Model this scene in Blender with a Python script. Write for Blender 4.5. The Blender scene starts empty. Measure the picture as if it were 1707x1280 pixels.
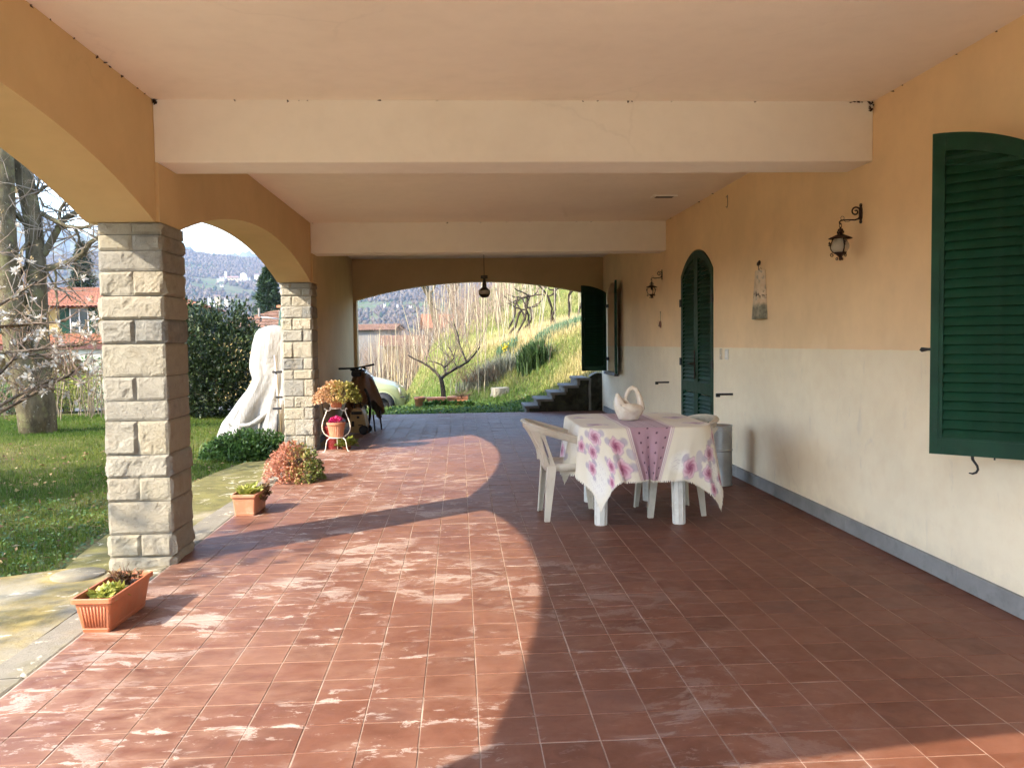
import bpy, math, random
import numpy as np
from mathutils import Matrix, Vector, noise as mnoise
PI = math.pi
rad = math.radians
random.seed(7)
RNG = np.random.default_rng(11)
scene = bpy.context.scene

# ------------------------------------------------------------------ camera
CAM_H = 1.38
CR = Vector((0.99800704, -0.0614906, -0.01417196))      # right
CU = Vector((0.01735604, 0.05156038, 0.99851905))       # up
CF = Vector((0.06066883, 0.99677502, -0.05252486))      # forward
cam_data = bpy.data.cameras.new('camera')
cam = bpy.data.objects.new('camera', cam_data)
scene.collection.objects.link(cam)
cam.matrix_world = Matrix(((CR.x, CU.x, -CF.x, 0), (CR.y, CU.y, -CF.y, 0), (CR.z, CU.z, -CF.z, CAM_H), (0, 0, 0, 1)))
cam_data.sensor_fit = 'HORIZONTAL'
cam_data.sensor_width = 36.0
cam_data.lens = 36.0 * 1423.6 / 1707.0
cam_data.clip_start = 0.05
cam_data.clip_end = 20000
scene.camera = cam

# ------------------------------------------------------------------ light
SUN_A, SUN_B = 1.10, 0.80            # horizontal travel of the light per metre of fall (x, y)
sun_vec = Vector((-SUN_A, -SUN_B, 1.0)).normalized()     # towards the sun
sun_el = math.asin(sun_vec.z)
world = bpy.data.worlds.new('World')
scene.world = world
world.use_nodes = True
wn = world.node_tree
sky = wn.nodes.new('ShaderNodeTexSky')
sky.sky_type = 'NISHITA'
sky.sun_disc = False
sky.sun_elevation = sun_el
sky.sun_rotation = math.atan2(sun_vec.x, sun_vec.y)
sky.altitude = 300
sky.air_density = 1.0
sky.dust_density = 1.0
sky.ozone_density = 1.0
bg = wn.nodes['Background']
bg.inputs['Strength'].default_value = 0.15
wn.links.new(sky.outputs[0], bg.inputs['Color'])
sun_data = bpy.data.lights.new('sun', 'SUN')
sun_data.energy = 2.1
sun_data.angle = rad(0.53)
sun_data.color = (1.0, 0.885, 0.73)
sun_obj = bpy.data.objects.new('sun', sun_data)
scene.collection.objects.link(sun_obj)
sun_obj.rotation_euler = sun_vec.to_track_quat('Z', 'Y').to_euler()
sun_obj.location = (-20, -15, 25)
scene.view_settings.view_transform = 'Standard'
scene.view_settings.look = 'None'
scene.view_settings.gamma = 1.0
scene.view_settings.use_curve_mapping = False
scene.view_settings.exposure = 2.72
scene.render.engine = 'CYCLES'
cy = scene.cycles
cy.use_denoising = True
cy.use_adaptive_sampling = True
cy.adaptive_threshold = 0.02
cy.adaptive_min_samples = 24
cy.max_bounces = 10
cy.diffuse_bounces = 6
cy.glossy_bounces = 4
cy.transmission_bounces = 6
cy.transparent_max_bounces = 8
cy.volume_bounces = 1
cy.caustics_reflective = False
cy.caustics_refractive = False
cy.sample_clamp_indirect = 8.0

# ------------------------------------------------------------------ helpers
def link(o, parent=None):
    scene.collection.objects.link(o)
    if parent is not None:
        o.parent = parent
    return o

def tag(o, label=None, cat=None, group=None, kind=None):
    if label: o['label'] = label
    if cat: o['category'] = cat
    if group: o['group'] = group
    if kind: o['kind'] = kind
    return o

def thing(name, label, cat, loc=(0, 0, 0), rz=0.0, group=None):
    o = bpy.data.objects.new(name, None)
    o.empty_display_size = 0.1
    link(o)
    o.location = loc
    o.rotation_euler = (0, 0, rz)
    return tag(o, label, cat, group)

def copy_tree(o, parent=None):
    c = o.copy()
    scene.collection.objects.link(c)
    c.parent = parent
    for ch in o.children:
        copy_tree(ch, c)
    return c

class MB:
    """collects geometry for one mesh"""
    def __init__(s):
        s.v = []; s.f = []; s.sm = []; s.mi = []; s.cm = 0
    def add(s, verts, faces, smooth=False):
        b = len(s.v)
        s.v.extend([tuple(q) for q in verts])
        for f in faces:
            s.f.append(tuple(b + i for i in f)); s.sm.append(smooth); s.mi.append(s.cm)
        return s
    def box(s, a, b, M=None):
        x0, y0, z0 = a; x1, y1, z1 = b
        v = [(x0,y0,z0),(x1,y0,z0),(x1,y1,z0),(x0,y1,z0),(x0,y0,z1),(x1,y0,z1),(x1,y1,z1),(x0,y1,z1)]
        if M is not None: v = [M @ Vector(q) for q in v]
        return s.add(v, [(3,2,1,0),(4,5,6,7),(0,1,5,4),(1,2,6,5),(2,3,7,6),(3,0,4,7)])
    def bbox(s, a, b, c=0.004, M=None):
        """box with chamfered edges"""
        x0, y0, z0 = a; x1, y1, z1 = b
        c = min(c, (x1-x0)*.45, (y1-y0)*.45, (z1-z0)*.45)
        vs = []; idx = {}
        for ix, X in ((0, (x0, x0+c)), (1, (x1, x1-c))):
            for iy, Y in ((0, (y0, y0+c)), (1, (y1, y1-c))):
                for iz, Z in ((0, (z0, z0+c)), (1, (z1, z1-c))):
                    for ax, p in ((0, (X[0], Y[1], Z[1])), (1, (X[1], Y[0], Z[1])), (2, (X[1], Y[1], Z[0]))):
                        idx[ix, iy, iz, ax] = len(vs); vs.append(p)
        F = []
        def k(*t): return idx[t]
        for i in (0, 1):
            q = [k(i,0,0,0), k(i,1,0,0), k(i,1,1,0), k(i,0,1,0)]; F.append(q if i else q[::-1])
            q = [k(0,i,0,1), k(0,i,1,1), k(1,i,1,1), k(1,i,0,1)]; F.append(q if i else q[::-1])
            q = [k(0,0,i,2), k(1,0,i,2), k(1,1,i,2), k(0,1,i,2)]; F.append(q if i else q[::-1])
        for a_ in (0, 1):
            for b_ in (0, 1):
                q = [k(a_,b_,0,0), k(a_,b_,1,0), k(a_,b_,1,1), k(a_,b_,0,1)]; F.append(q if (a_ ^ b_) else q[::-1])
                q = [k(a_,0,b_,0), k(a_,1,b_,0), k(a_,1,b_,2), k(a_,0,b_,2)]; F.append(q[::-1] if (a_ ^ b_) else q)
                q = [k(0,a_,b_,1), k(1,a_,b_,1), k(1,a_,b_,2), k(0,a_,b_,2)]; F.append(q if (a_ ^ b_) else q[::-1])
        for a_ in (0, 1):
            for b_ in (0, 1):
                for c_ in (0, 1):
                    q = [k(a_,b_,c_,0), k(a_,b_,c_,1), k(a_,b_,c_,2)]; F.append(q if (a_+b_+c_) % 2 else q[::-1])
        if M is not None: vs = [M @ Vector(q) for q in vs]
        return s.add(vs, F)
    def tube(s, pts, r, n=8, caps=True, smooth=True, closed=False):
        pts = [Vector(p) for p in pts]; m = len(pts)
        if not hasattr(r, '__len__'): r = [r] * m
        b = []; prev = None
        for i in range(m):
            if closed: t = pts[(i+1) % m] - pts[i-1]
            else: t = pts[min(i+1, m-1)] - pts[max(i-1, 0)]
            if t.length < 1e-9: t = Vector((0, 0, 1))
            t.normalize()
            if prev is None:
                u = t.cross(Vector((0, 0, 1)))
                if u.length < 0.1: u = t.cross(Vector((0, 1, 0)))
            else:
                u = prev - t * prev.dot(t)
                if u.length < 1e-6: u = t.cross(Vector((0, 1, 0)))
            u.normalize(); prev = u; w = t.cross(u)
            for k in range(n):
                a = 2*PI*k/n
                b.append(pts[i] + (u*math.cos(a) + w*math.sin(a)) * r[i])
        F = []
        for i in range(m if closed else m-1):
            for k in range(n):
                j = (i+1) % m
                F.append((i*n+k, i*n+(k+1) % n, j*n+(k+1) % n, j*n+k))
        if caps and not closed:
            F.append(tuple(range(n))[::-1]); F.append(tuple((m-1)*n+k for k in range(n)))
        return s.add(b, F, smooth)
    def lathe(s, prof, n=24, c=(0, 0, 0), smooth=True, M=None):
        """prof: list of (radius, z)"""
        v = []
        for r, z in prof:
            for k in range(n):
                a = 2*PI*k/n
                v.append(Vector((c[0]+r*math.cos(a), c[1]+r*math.sin(a), c[2]+z)))
        if M is not None: v = [M @ q for q in v]
        F = []
        for i in range(len(prof)-1):
            for k in range(n):
                F.append((i*n+k, i*n+(k+1) % n, (i+1)*n+(k+1) % n, (i+1)*n+k))
        return s.add(v, F, smooth)
    def prism(s, poly, h0, h1, axes='xyz', smooth=False):
        """poly in first two axes, extruded along the third"""
        n = len(poly); v = []
        pos = {'xyz': lambda a, b, c: (a, b, c), 'yzx': lambda a, b, c: (c, a, b), 'xzy': lambda a, b, c: (a, c, b)}[axes]
        for h in (h0, h1):
            for a, b in poly: v.append(pos(a, b, h))
        F = [tuple(range(n))[::-1], tuple(range(n, 2*n))]
        for i in range(n):
            j = (i+1) % n; F.append((i, j, n+j, n+i))
        return s.add(v, F, smooth)
    def grid(s, P, smooth=True, wrap=False):
        """P[i][j] points"""
        m = len(P); n = len(P[0]); v = [q for row in P for q in row]; F = []
        for i in range(m-1):
            for j in range(n if wrap else n-1):
                k = (j+1) % n
                F.append((i*n+j, i*n+k, (i+1)*n+k, (i+1)*n+j))
        return s.add(v, F, smooth)
    def mesh(s, name, mats):
        me = bpy.data.meshes.new(name)
        me.from_pydata(s.v, [], s.f)
        if not isinstance(mats, (list, tuple)): mats = [mats]
        for m in mats: me.materials.append(m)
        me.polygons.foreach_set('use_smooth', s.sm)
        me.polygons.foreach_set('material_index', s.mi)
        me.update()
        return me
    def build(s, name, mats, parent=None, loc=(0, 0, 0), rot=(0, 0, 0)):
        o = bpy.data.objects.new(name, s.mesh(name, mats))
        link(o, parent)
        o.location = loc; o.rotation_euler = rot
        return o

def np_mesh(name, V, F, mat, smooth=False, attr=None):
    """V (n,3), F (m,k) arrays -> mesh; attr: dict name -> (n,) float or (n,3) colour per vertex"""
    V = np.asarray(V, np.float32); F = np.asarray(F, np.int32)
    me = bpy.data.meshes.new(name)
    me.vertices.add(len(V)); me.vertices.foreach_set('co', V.ravel())
    k = F.shape[1]
    me.loops.add(F.size); me.loops.foreach_set('vertex_index', F.ravel())
    me.polygons.add(len(F))
    me.polygons.foreach_set('loop_start', np.arange(0, F.size, k, dtype=np.int32))
    me.polygons.foreach_set('use_smooth', np.full(len(F), smooth))
    me.update(calc_edges=True)
    for nm, a in (attr or {}).items():
        a = np.asarray(a, np.float32)
        if a.ndim == 1:
            at_ = me.attributes.new(nm, 'FLOAT', 'POINT'); at_.data.foreach_set('value', a)
        else:
            at_ = me.attributes.new(nm, 'FLOAT_COLOR', 'POINT')
            at_.data.foreach_set('color', np.c_[a, np.ones(len(a), np.float32)].ravel())
    if mat is not None: me.materials.append(mat)
    return me

def place(name, me, parent=None, loc=(0, 0, 0), rot=(0, 0, 0), scale=None):
    o = bpy.data.objects.new(name, me)
    link(o, parent); o.location = loc; o.rotation_euler = rot
    if scale is not None: o.scale = scale
    return o

# ------------------------------------------------------------------ node helpers
class NT:
    def __init__(s, name):
        s.m = bpy.data.materials.new(name); s.m.use_nodes = True
        s.t = s.m.node_tree; s.b = s.t.nodes['Principled BSDF']
    def n(s, typ, **kw):
        nd = s.t.nodes.new('ShaderNode' + typ)
        for k, v in kw.items():
            if k[0] == '_':
                s.put(nd.inputs[int(k[1:])], v)
            elif k in nd.inputs.keys() or k.replace('_', ' ') in nd.inputs.keys():
                s.put(nd.inputs[k if k in nd.inputs.keys() else k.replace('_', ' ')], v)
            else: setattr(nd, k, v)
        return nd
    def put(s, sock, v):
        if isinstance(v, bpy.types.NodeSocket): s.t.links.new(v, sock)
        elif isinstance(v, bpy.types.Node): s.t.links.new(v.outputs[0], sock)
        else:
            if sock.type == 'RGBA' and hasattr(v, '__len__') and len(v) == 3: v = (*v, 1)
            sock.default_value = v
    def noise(s, scale, detail=4, rough=.55, vec=None, dist=0.0, out='Fac'):
        nd = s.n('TexNoise', Scale=scale, Detail=detail, Roughness=rough, Distortion=dist)
        if vec is not None: s.put(nd.inputs['Vector'], vec)
        return nd.outputs[out]
    def ramp(s, fac, stops, interp='LINEAR'):
        nd = s.n('ValToRGB'); s.put(nd.inputs[0], fac); cr = nd.color_ramp; cr.interpolation = interp
        while len(cr.elements) < len(stops): cr.elements.new(0.5)
        for e, (p, c) in zip(cr.elements, stops):
            e.position = p; e.color = (c, c, c, 1) if not hasattr(c, '__len__') else (*c, 1)
        return nd.outputs[0]
    def mix(s, fac, a, b, mode='MIX'):
        nd = s.n('Mix', data_type='RGBA', blend_type=mode)
        s.put(nd.inputs[0], fac); s.put(nd.inputs[6], a); s.put(nd.inputs[7], b)
        return nd.outputs[2]
    def math(s, op, a, b=0.0, c=0.0, clamp=False):
        nd = s.n('Math', operation=op, use_clamp=clamp)
        s.put(nd.inputs[0], a); s.put(nd.inputs[1], b); s.put(nd.inputs[2], c)
        return nd.outputs[0]
    def pos(s): return s.n('NewGeometry').outputs['Position']
    def obj(s): return s.n('TexCoord').outputs['Object']
    def xyz(s, v):
        nd = s.n('SeparateXYZ'); s.put(nd.inputs[0], v); return nd.outputs
    def comb(s, x, y, z):
        nd = s.n('CombineXYZ'); s.put(nd.inputs[0], x); s.put(nd.inputs[1], y); s.put(nd.inputs[2], z); return nd.outputs[0]
    def vmul(s, v, k):
        nd = s.n('VectorMath', operation='MULTIPLY'); s.put(nd.inputs[0], v); nd.inputs[1].default_value = k; return nd.outputs[0]
    def bump(s, h, strength=.3, dist=.01, normal=None):
        nd = s.n('Bump', Strength=strength, Distance=dist); s.put(nd.inputs['Height'], h)
        if normal is not None: s.put(nd.inputs['Normal'], normal)
        return nd.outputs[0]
    def attr(s, name, out='Fac'):
        return s.n('Attribute', attribute_name=name).outputs[out]
    def rnd(s): return s.n('ObjectInfo').outputs['Random']
    def set(s, color=None, rough=None, normal=None, metal=None, spec=None, **kw):
        if color is not None: s.put(s.b.inputs['Base Color'], color)
        if rough is not None: s.put(s.b.inputs['Roughness'], rough)
        if normal is not None: s.put(s.b.inputs['Normal'], normal)
        if metal is not None: s.put(s.b.inputs['Metallic'], metal)
        if spec is not None: s.put(s.b.inputs['Specular IOR Level'], spec)
        for k, v in kw.items(): s.put(s.b.inputs[k.replace('_', ' ')], v)
        return s.m

def simple(name, col, rough=.6, var=.15, scale=6.0, bump=0.0, bscale=60.0, metal=0.0, spec=.5, dirt=None):
    t = NT(name)
    p = t.obj()
    n1 = t.noise(scale, 5, .6, p)
    c = t.mix(t.ramp(n1, [(.3, 0), (.7, 1)]), tuple(q*(1-var) for q in col), tuple(min(1, q*(1+var)) for q in col))
    if dirt is not None:
        n2 = t.noise(scale*2.3, 6, .65, p)
        c = t.mix(t.ramp(n2, [(.52, 0), (.72, .8)]), c, dirt)
    nm = t.bump(t.noise(bscale, 4, .6, p), bump, .01) if bump else None
    rr = t.math('MULTIPLY_ADD', t.noise(scale*3, 3, .5, p), .25, rough-.12)
    return t.set(c, rr, nm, metal, spec)

def leafmat(name, cols, rough=.5, trans=.35, spec=.4):
    """foliage: colour from a per-vertex 'rnd' attribute, some light passes through"""
    t = NT(name)
    st = [(i/(max(1, len(cols)-1)), c) for i, c in enumerate(cols)]
    c = t.ramp(t.attr('rnd'), st)
    t.set(c, rough, spec=spec)
    tr = t.n('BsdfTranslucent'); t.put(tr.inputs[0], c)
    ms = t.n('MixShader'); ms.inputs[0].default_value = trans
    t.t.links.new(t.b.outputs[0], ms.inputs[1]); t.t.links.new(tr.outputs[0], ms.inputs[2])
    t.t.links.new(ms.outputs[0], t.t.nodes['Material Output'].inputs[0])
    return t.m

def smoothstep(a, b, x):
    q = np.clip((x-a)/(b-a), 0, 1); return q*q*(3-2*q)

# ================================================================== materials for the building
WALL_X, ARC_X, ARC_O, CEIL = 2.69, -1.85, -2.26, 2.874
T = 0.2076; TX0 = 0.2528; TY0 = 3.0514

def plaster(name, col, var=.07, split=None, bump=.12):
    t = NT(name); p = t.pos()
    n1 = t.noise(1.3, 5, .6, p); n2 = t.noise(9, 5, .6, p)
    base = t.mix(t.ramp(n1, [(.35, 0), (.65, 1)]), tuple(q*(1-var) for q in col), tuple(q*(1+var*.6) for q in col))
    if split is not None:
        z0, low = split
        X, Y, Z = t.xyz(p)
        # lower band painted cream, patched and scuffed
        pn = t.noise(.75, 4, .55, t.vmul(p, (1, 1, 1.6)))
        lowc = t.mix(t.ramp(pn, [(.40, 0), (.62, 1)]), tuple(q*.90 for q in low), low)
        lowc = t.mix(t.ramp(t.noise(2.2, 6, .7, p), [(.60, 0), (.80, .35)]), lowc, (low[0]*.72, low[1]*.72, low[2]*.74))
        edge = t.math('ADD', Z, t.math('MULTIPLY_ADD', t.noise(14, 4, .6, p), .012, -.006))
        edge = t.math('ADD', edge, t.math('MULTIPLY', Y, .0048))
        up = t.math('MULTIPLY', t.math('SUBTRACT', edge, z0+.0005), 220, clamp=True)
        # a paler patch climbs past the line here and there
        pt = t.math('MULTIPLY', t.ramp(t.noise(1.9, 2, .4, p), [(.63, 0), (.66, 1)]), t.math('SUBTRACT', 1.0, t.math('MULTIPLY', t.math('SUBTRACT', edge, z0), 5.0, clamp=True)))
        base = t.mix(t.math('MULTIPLY', pt, .30), base, tuple(.5*a+.5*b for a, b in zip(col, low)))
        base = t.mix(up, lowc, base)
    base = t.mix(t.ramp(n2, [(.45, 0), (.85, .22)]), base, tuple(q*.78 for q in col))
    vz = t.n('TexVoronoi', feature='DISTANCE_TO_EDGE', Scale=.55); vv = t.n('VectorMath', operation='ADD'); t.put(vv.inputs[0], p); t.put(vv.inputs[1], t.vmul(t.noise(2.5, 5, .6, p, out='Color'), (.35, .35, .35))); t.put(vz.inputs['Vector'], vv.outputs[0])
    crk = t.math('MULTIPLY', t.ramp(vz.outputs['Distance'], [(0, 1), (.006, 0)]), t.ramp(t.noise(.8, 2, .5, p), [(.56, 0), (.64, .13)]))
    base = t.mix(crk, base, tuple(q*.55 for q in col))
    st_ = t.ramp(t.noise(.55, 6, .68, p, .4), [(.56, 0), (.70, .16)])
    base = t.mix(st_, base, tuple(q*k for q, k in zip(col, (.62, .58, .52))))
    if split is not None:
        spl = t.math('MULTIPLY', t.math('SUBTRACT', .34, t.math('ADD', Z, t.math('MULTIPLY', t.noise(6, 6, .7, p), .30))), 4.5, clamp=True)
        base = t.mix(t.math('MULTIPLY', spl, .55), base, (.42, .36, .28))
        scf = t.math('MULTIPLY', t.ramp(t.noise(5, 7, .72, t.vmul(p, (1, 1.8, .7)), .5), [(.60, 0), (.68, .30)]), t.math('SUBTRACT', 1.0, up))
        base = t.mix(scf, base, (.56, .50, .42))
    nm = t.bump(t.noise(70, 4, .65, p), bump, .006)
    nm = t.bump(t.noise(4, 3, .5, p), .10, .03, nm)
    return t.set(base, .88, nm, spec=.25)

M_wall = plaster('wall_paint', (.87, .64, .385), split=(1.30, (.90, .785, .575)))
M_ochre = plaster('ochre_paint', (.60, .43, .225))
M_ceil = plaster('ceiling_paint', (.90, .82, .715), .03, bump=.16)
M_beam = plaster('beam_paint', (.87, .825, .745), .03, bump=.16)
M_ext = plaster('outer_render', (.62, .42, .18))

def mk_tile():
    t = NT('terracotta_tile'); p = t.pos(); X, Y, Z = t.xyz(p)
    cx_ = t.math('FLOOR', t.math('DIVIDE', t.math('SUBTRACT', X, TX0), T))
    cy_ = t.math('FLOOR', t.math('DIVIDE', t.math('SUBTRACT', Y, TY0), T))
    wn_ = t.n('TexWhiteNoise', noise_dimensions='2D'); t.put(wn_.inputs['Vector'], t.comb(cx_, cy_, 0.0))
    r = wn_.outputs['Value']
    ofs = t.n('VectorMath', operation='MULTIPLY_ADD'); t.put(ofs.inputs[0], t.comb(r, t.math('FRACT', t.math('MULTIPLY', r, 7.31)), 0.0)); ofs.inputs[1].default_value = (30, 30, 0); t.put(ofs.inputs[2], p)
    pv = ofs.outputs[0]
    c = t.ramp(r, [(0, (.102, .038, .022)), (.3, (.122, .045, .025)), (.6, (.138, .053, .031)), (.85, (.155, .063, .037)), (1, (.128, .058, .040))])
    # brushed, cloudy firing marks
    cl = t.noise(7.5, 6, .62, pv, .6)
    c = t.mix(t.ramp(cl, [(.38, 0), (.68, .65)]), c, (.190, .080, .049))
    c = t.mix(t.ramp(t.noise(11, 5, .6, pv, 1.2), [(.52, 0), (.78, .55)]), c, (.105, .037, .020))
    # lime bloom: worn pale film and hard white crusts, mostly towards the open side
    side = t.math('MULTIPLY_ADD', X, -.30, .48, clamp=True)
    big = t.noise(.9, 4, .6, t.vmul(p, (1.0, .8, 1)))
    fil = t.noise(6.0, 8, .70, t.vmul(p, (.75, 1.9, 1)), .7)
    fy = t.math('FRACT', t.math('DIVIDE', t.math('SUBTRACT', Y, TY0), T)); fx = t.math('FRACT', t.math('DIVIDE', t.math('SUBTRACT', X, TX0), T))
    ed = t.math('MINIMUM', t.math('MINIMUM', fy, t.math('SUBTRACT', 1.0, fy)), t.math('MINIMUM', fx, t.math('SUBTRACT', 1.0, fx)))
    near_edge = t.math('MULTIPLY', t.math('SUBTRACT', .16, ed), .55, clamp=True)
    fil = t.math('ADD', fil, near_edge)
    film = t.math('MULTIPLY', t.ramp(fil, [(.38, .05), (.68, 1)]), t.math('MULTIPLY', t.ramp(big, [(.40, .18), (.54, 1)]), side))
    c = t.mix(t.math('MULTIPLY', film, .75), c, (.32, .19, .13))
    cr = t.math('ADD', t.noise(8.5, 9, .74, t.vmul(p, (.8, 1.8, 1)), .6), t.math('MULTIPLY', near_edge, .5))
    area = t.ramp(t.noise(1.25, 3, .5, p), [(.43, 0), (.56, 1)])
    crust = t.math('MULTIPLY', t.ramp(cr, [(.575, 0), (.61, .8), (.64, .5), (.70, 1)]), t.math('MULTIPLY', area, t.math('MULTIPLY', side, 1.5, clamp=True)))
    cr2 = t.noise(3.1, 11, .76, t.vmul(p, (.9, 1.5, 1)), .7)
    ar2 = t.ramp(t.noise(.75, 2, .5, t.comb(t.math('ADD', X, 3.7), t.math('ADD', Y, 1.3), 0.0)), [(.50, 0), (.58, 1)])
    crust = t.math('MAXIMUM', crust, t.math('MULTIPLY', t.ramp(cr2, [(.53, 0), (.57, .75), (.60, .35), (.66, .9)]), t.math('MULTIPLY', ar2, t.math('MULTIPLY', side, 1.4, clamp=True))))
    c = t.mix(t.math('MULTIPLY', crust, .80), c, (.56, .48, .41))
    ro = t.math('MULTIPLY_ADD', t.noise(13, 5, .6, pv), .26, .36)
    ro = t.math('ADD', ro, t.math('MULTIPLY', t.math('ADD', film, crust, clamp=True), .25))
    nm = t.bump(t.noise(55, 5, .65, pv), .12, .004)
    nm = t.bump(t.noise(9, 3, .5, pv), .10, .012, nm)
    return t.set(c, ro, nm, spec=.17)
M_tile = mk_tile()

def mk_grout():
    t = NT('grout'); p = t.pos()
    c = t.mix(t.ramp(t.noise(3.0, 5, .6, p), [(.40, 0), (.62, 1)]), (.24, .165, .12), (.44, .35, .28))
    return t.set(c, .9, t.bump(t.noise(120, 3, .6, p), .3, .004), spec=.2)
M_grout = mk_grout()

def mk_stone():
    t = NT('hewn_stone'); p = t.obj(); g = t.pos(); r = t.rnd()
    c = t.ramp(r, [(0, (.35, .31, .235)), (.25, (.46, .40, .285)), (.5, (.30, .285, .245)), (.7, (.42, .37, .26)), (.88, (.35, .325, .265)), (.94, (.20, .20, .185)), (1, (.22, .22, .205))])
    n1 = t.noise(10, 6, .65, g)
    c = t.mix(t.ramp(n1, [(.35, 0), (.7, .6)]), c, (.46, .42, .33))
    c = t.mix(t.ramp(t.noise(22, 6, .7, g), [(.55, 0), (.75, .55)]), c, (.19, .18, .16))
    c = t.mix(t.ramp(t.noise(3.5, 4, .6, g), [(.60, 0), (.74, .45)]), c, (.30, .215, .11))
    nm = t.bump(t.math('ABSOLUTE', t.math('SUBTRACT', t.noise(17, 8, .72, g, .6), .5)), 1.0, .05)
    nm = t.bump(t.noise(40, 8, .74, g, 1.0), .8, .016, nm)
    nm = t.bump(t.noise(150, 4, .6, g), .3, .003, nm)
    return t.set(c, .9, nm, spec=.2)
M_stone = mk_stone()
M_mortar = simple('mortar', (.20, .18, .15), .95, .2, 20, .3, 120, spec=.15)
M_skirt = simple('grey_skirting_stone', (.222, .220, .212), .68, .22, 3.5, .10, 50, spec=.4, dirt=(.15, .15, .145))
M_green = simple('dark_green_paint', (.006, .038, .018), .55, .30, 5, .08, 40, spec=.2, dirt=(.020, .050, .032))
M_iron = simple('rusty_iron', (.045, .022, .014), .65, .4, 30, .3, 120, metal=.5)
M_iron_dk = simple('black_iron', (.018, .017, .017), .55, .3, 30, .2, 120, metal=.4)
M_dark = simple('painted_dark', (.01, .01, .011), .9, .1)  # near-black painted for unlit depth in openings and recesses

# ================================================================== house shell
house = thing('house', 'ochre and cream house with arched porch, white ceiling and beams', 'house', (0, 0, 0))

def arched_wall(name, mat, a0, a1, f0, f1, z0, z1, openings, axis, parent, base=None, nseg=18):
    """wall along coordinate a, faces at f0/f1; openings (a, b, zb, spring, apex); base(a)->bottom z override list of (a,b,z)"""
    mb = MB()
    P = (lambda a, f, z: (f, a, z)) if axis == 'y' else (lambda a, f, z: (a, f, z))
    cuts = {a0, a1}
    for (a, b, zb, sp, ap) in openings:
        for i in range(nseg+1): cuts.add(a + (b-a)*i/nseg)
    for (a, b, z) in (base or []): cuts.add(a); cuts.add(b)
    cuts = sorted(cuts)
    def arch(o, a):
        s, e, zb, sp, ap = o
        if ap <= sp: return sp
        h = (e-s)/2; r = ap-sp; R = (h*h+r*r)/(2*r); d = min(abs(a-(s+e)/2), h)
        return ap - R + math.sqrt(max(0, R*R-d*d))
    def quad(p): mb.add(p, [(0, 1, 2, 3)])
    for a, b in zip(cuts[:-1], cuts[1:]):
        m = (a+b)/2
        op = next((o for o in openings if o[0] < m < o[1]), None)
        bz = z0
        for (s, e, z) in (base or []):
            if s < m < e: bz = z
        spans = []
        if op:
            spans.append((arch(op, a), arch(op, b), z1))
            if op[2] > z0: spans.append((z0, z0, op[2]))
        else: spans.append((bz, bz, z1))
        for (la, lb, t_) in spans:
            quad([P(a, f0, la), P(b, f0, lb), P(b, f0, t_), P(a, f0, t_)])
            quad([P(b, f1, lb), P(a, f1, la), P(a, f1, t_), P(b, f1, t_)])
            quad([P(a, f0, la), P(a, f1, la), P(b, f1, lb), P(b, f0, lb)])
            quad([P(a, f0, t_), P(b, f0, t_), P(b, f1, t_), P(a, f1, t_)])
    for (s, e, zb, sp, ap) in openings:
        for a in (s, e):
            if a in (a0, a1): continue
            lo = max(zb, z0)
            for (bs, be, z) in (base or []):
                if abs(bs-a) < 1e-6 or abs(be-a) < 1e-6: lo = z
            if sp - lo > 1e-4: quad([P(a, f0, lo), P(a, f1, lo), P(a, f1, sp), P(a, f0, sp)])
    for a in (a0, a1):
        lo = z0
        for (bs, be, z) in (base or []):
            if abs(bs-a) < 1e-6 or abs(be-a) < 1e-6: lo = z
        for o in openings:
            if abs(o[0]-a) < 1e-6 or abs(o[1]-a) < 1e-6: lo = max(lo, o[3])
        quad([P(a, f0, lo), P(a, f1, lo), P(a, f1, z1), P(a, f0, z1)])
    return mb.build(name, mat, parent)

WIN1 = (2.78, 3.74, .78, 2.16, 2.34)
DOOR = (8.92, 10.23, -.12, 2.10, 2.36)
WIN2 = (14.45, 15.40, .78, 2.17, 2.34)
wall = arched_wall('wall', M_wall, .78, 16.05, WALL_X, WALL_X+.38, -.12, CEIL, [WIN1, DOOR, WIN2], 'y', house)
# black slabs behind the openings, standing in for unlit rooms
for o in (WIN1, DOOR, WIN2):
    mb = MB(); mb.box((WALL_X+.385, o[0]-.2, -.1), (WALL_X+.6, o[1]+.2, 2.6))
    mb.build('dark_backing', M_dark, house)
ARC1 = (1.18, 5.40, -.3, 2.127, 2.465); ARC2 = (5.85, 10.90, -.3, 2.127, 2.465)
arcade = arched_wall('arcade', M_ochre, .78, 11.34, ARC_X, ARC_O, 2.127, CEIL, [ARC1, ARC2], 'y', house, nseg=28)
mb = MB(); mb.box((ARC_O, 11.342, -.12), (-1.93, 16.05, CEIL))
mb.build('side_wall', M_ochre, house)
mb = MB(); mb.box((-1.955, 11.345, 0.001), (-1.915, 15.82, .10)); mb.build('skirting', M_skirt, house)
far = arched_wall('end_wall', M_ochre, -1.928, WALL_X-.002, 15.83, 16.048, -.12, CEIL-.002, [(-1.87, WALL_X-.002, -.3, 2.127, 2.445)], 'x', house, nseg=28)
near = arched_wall('end_wall', M_ochre, ARC_O+.002, WALL_X-.002, .862, 1.10, -.12, CEIL-.002, [(-1.80, WALL_X-.002, -.3, 2.127, 2.465)], 'x', house, base=[(ARC_O+.002, -1.80, 2.3)], nseg=24)
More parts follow.
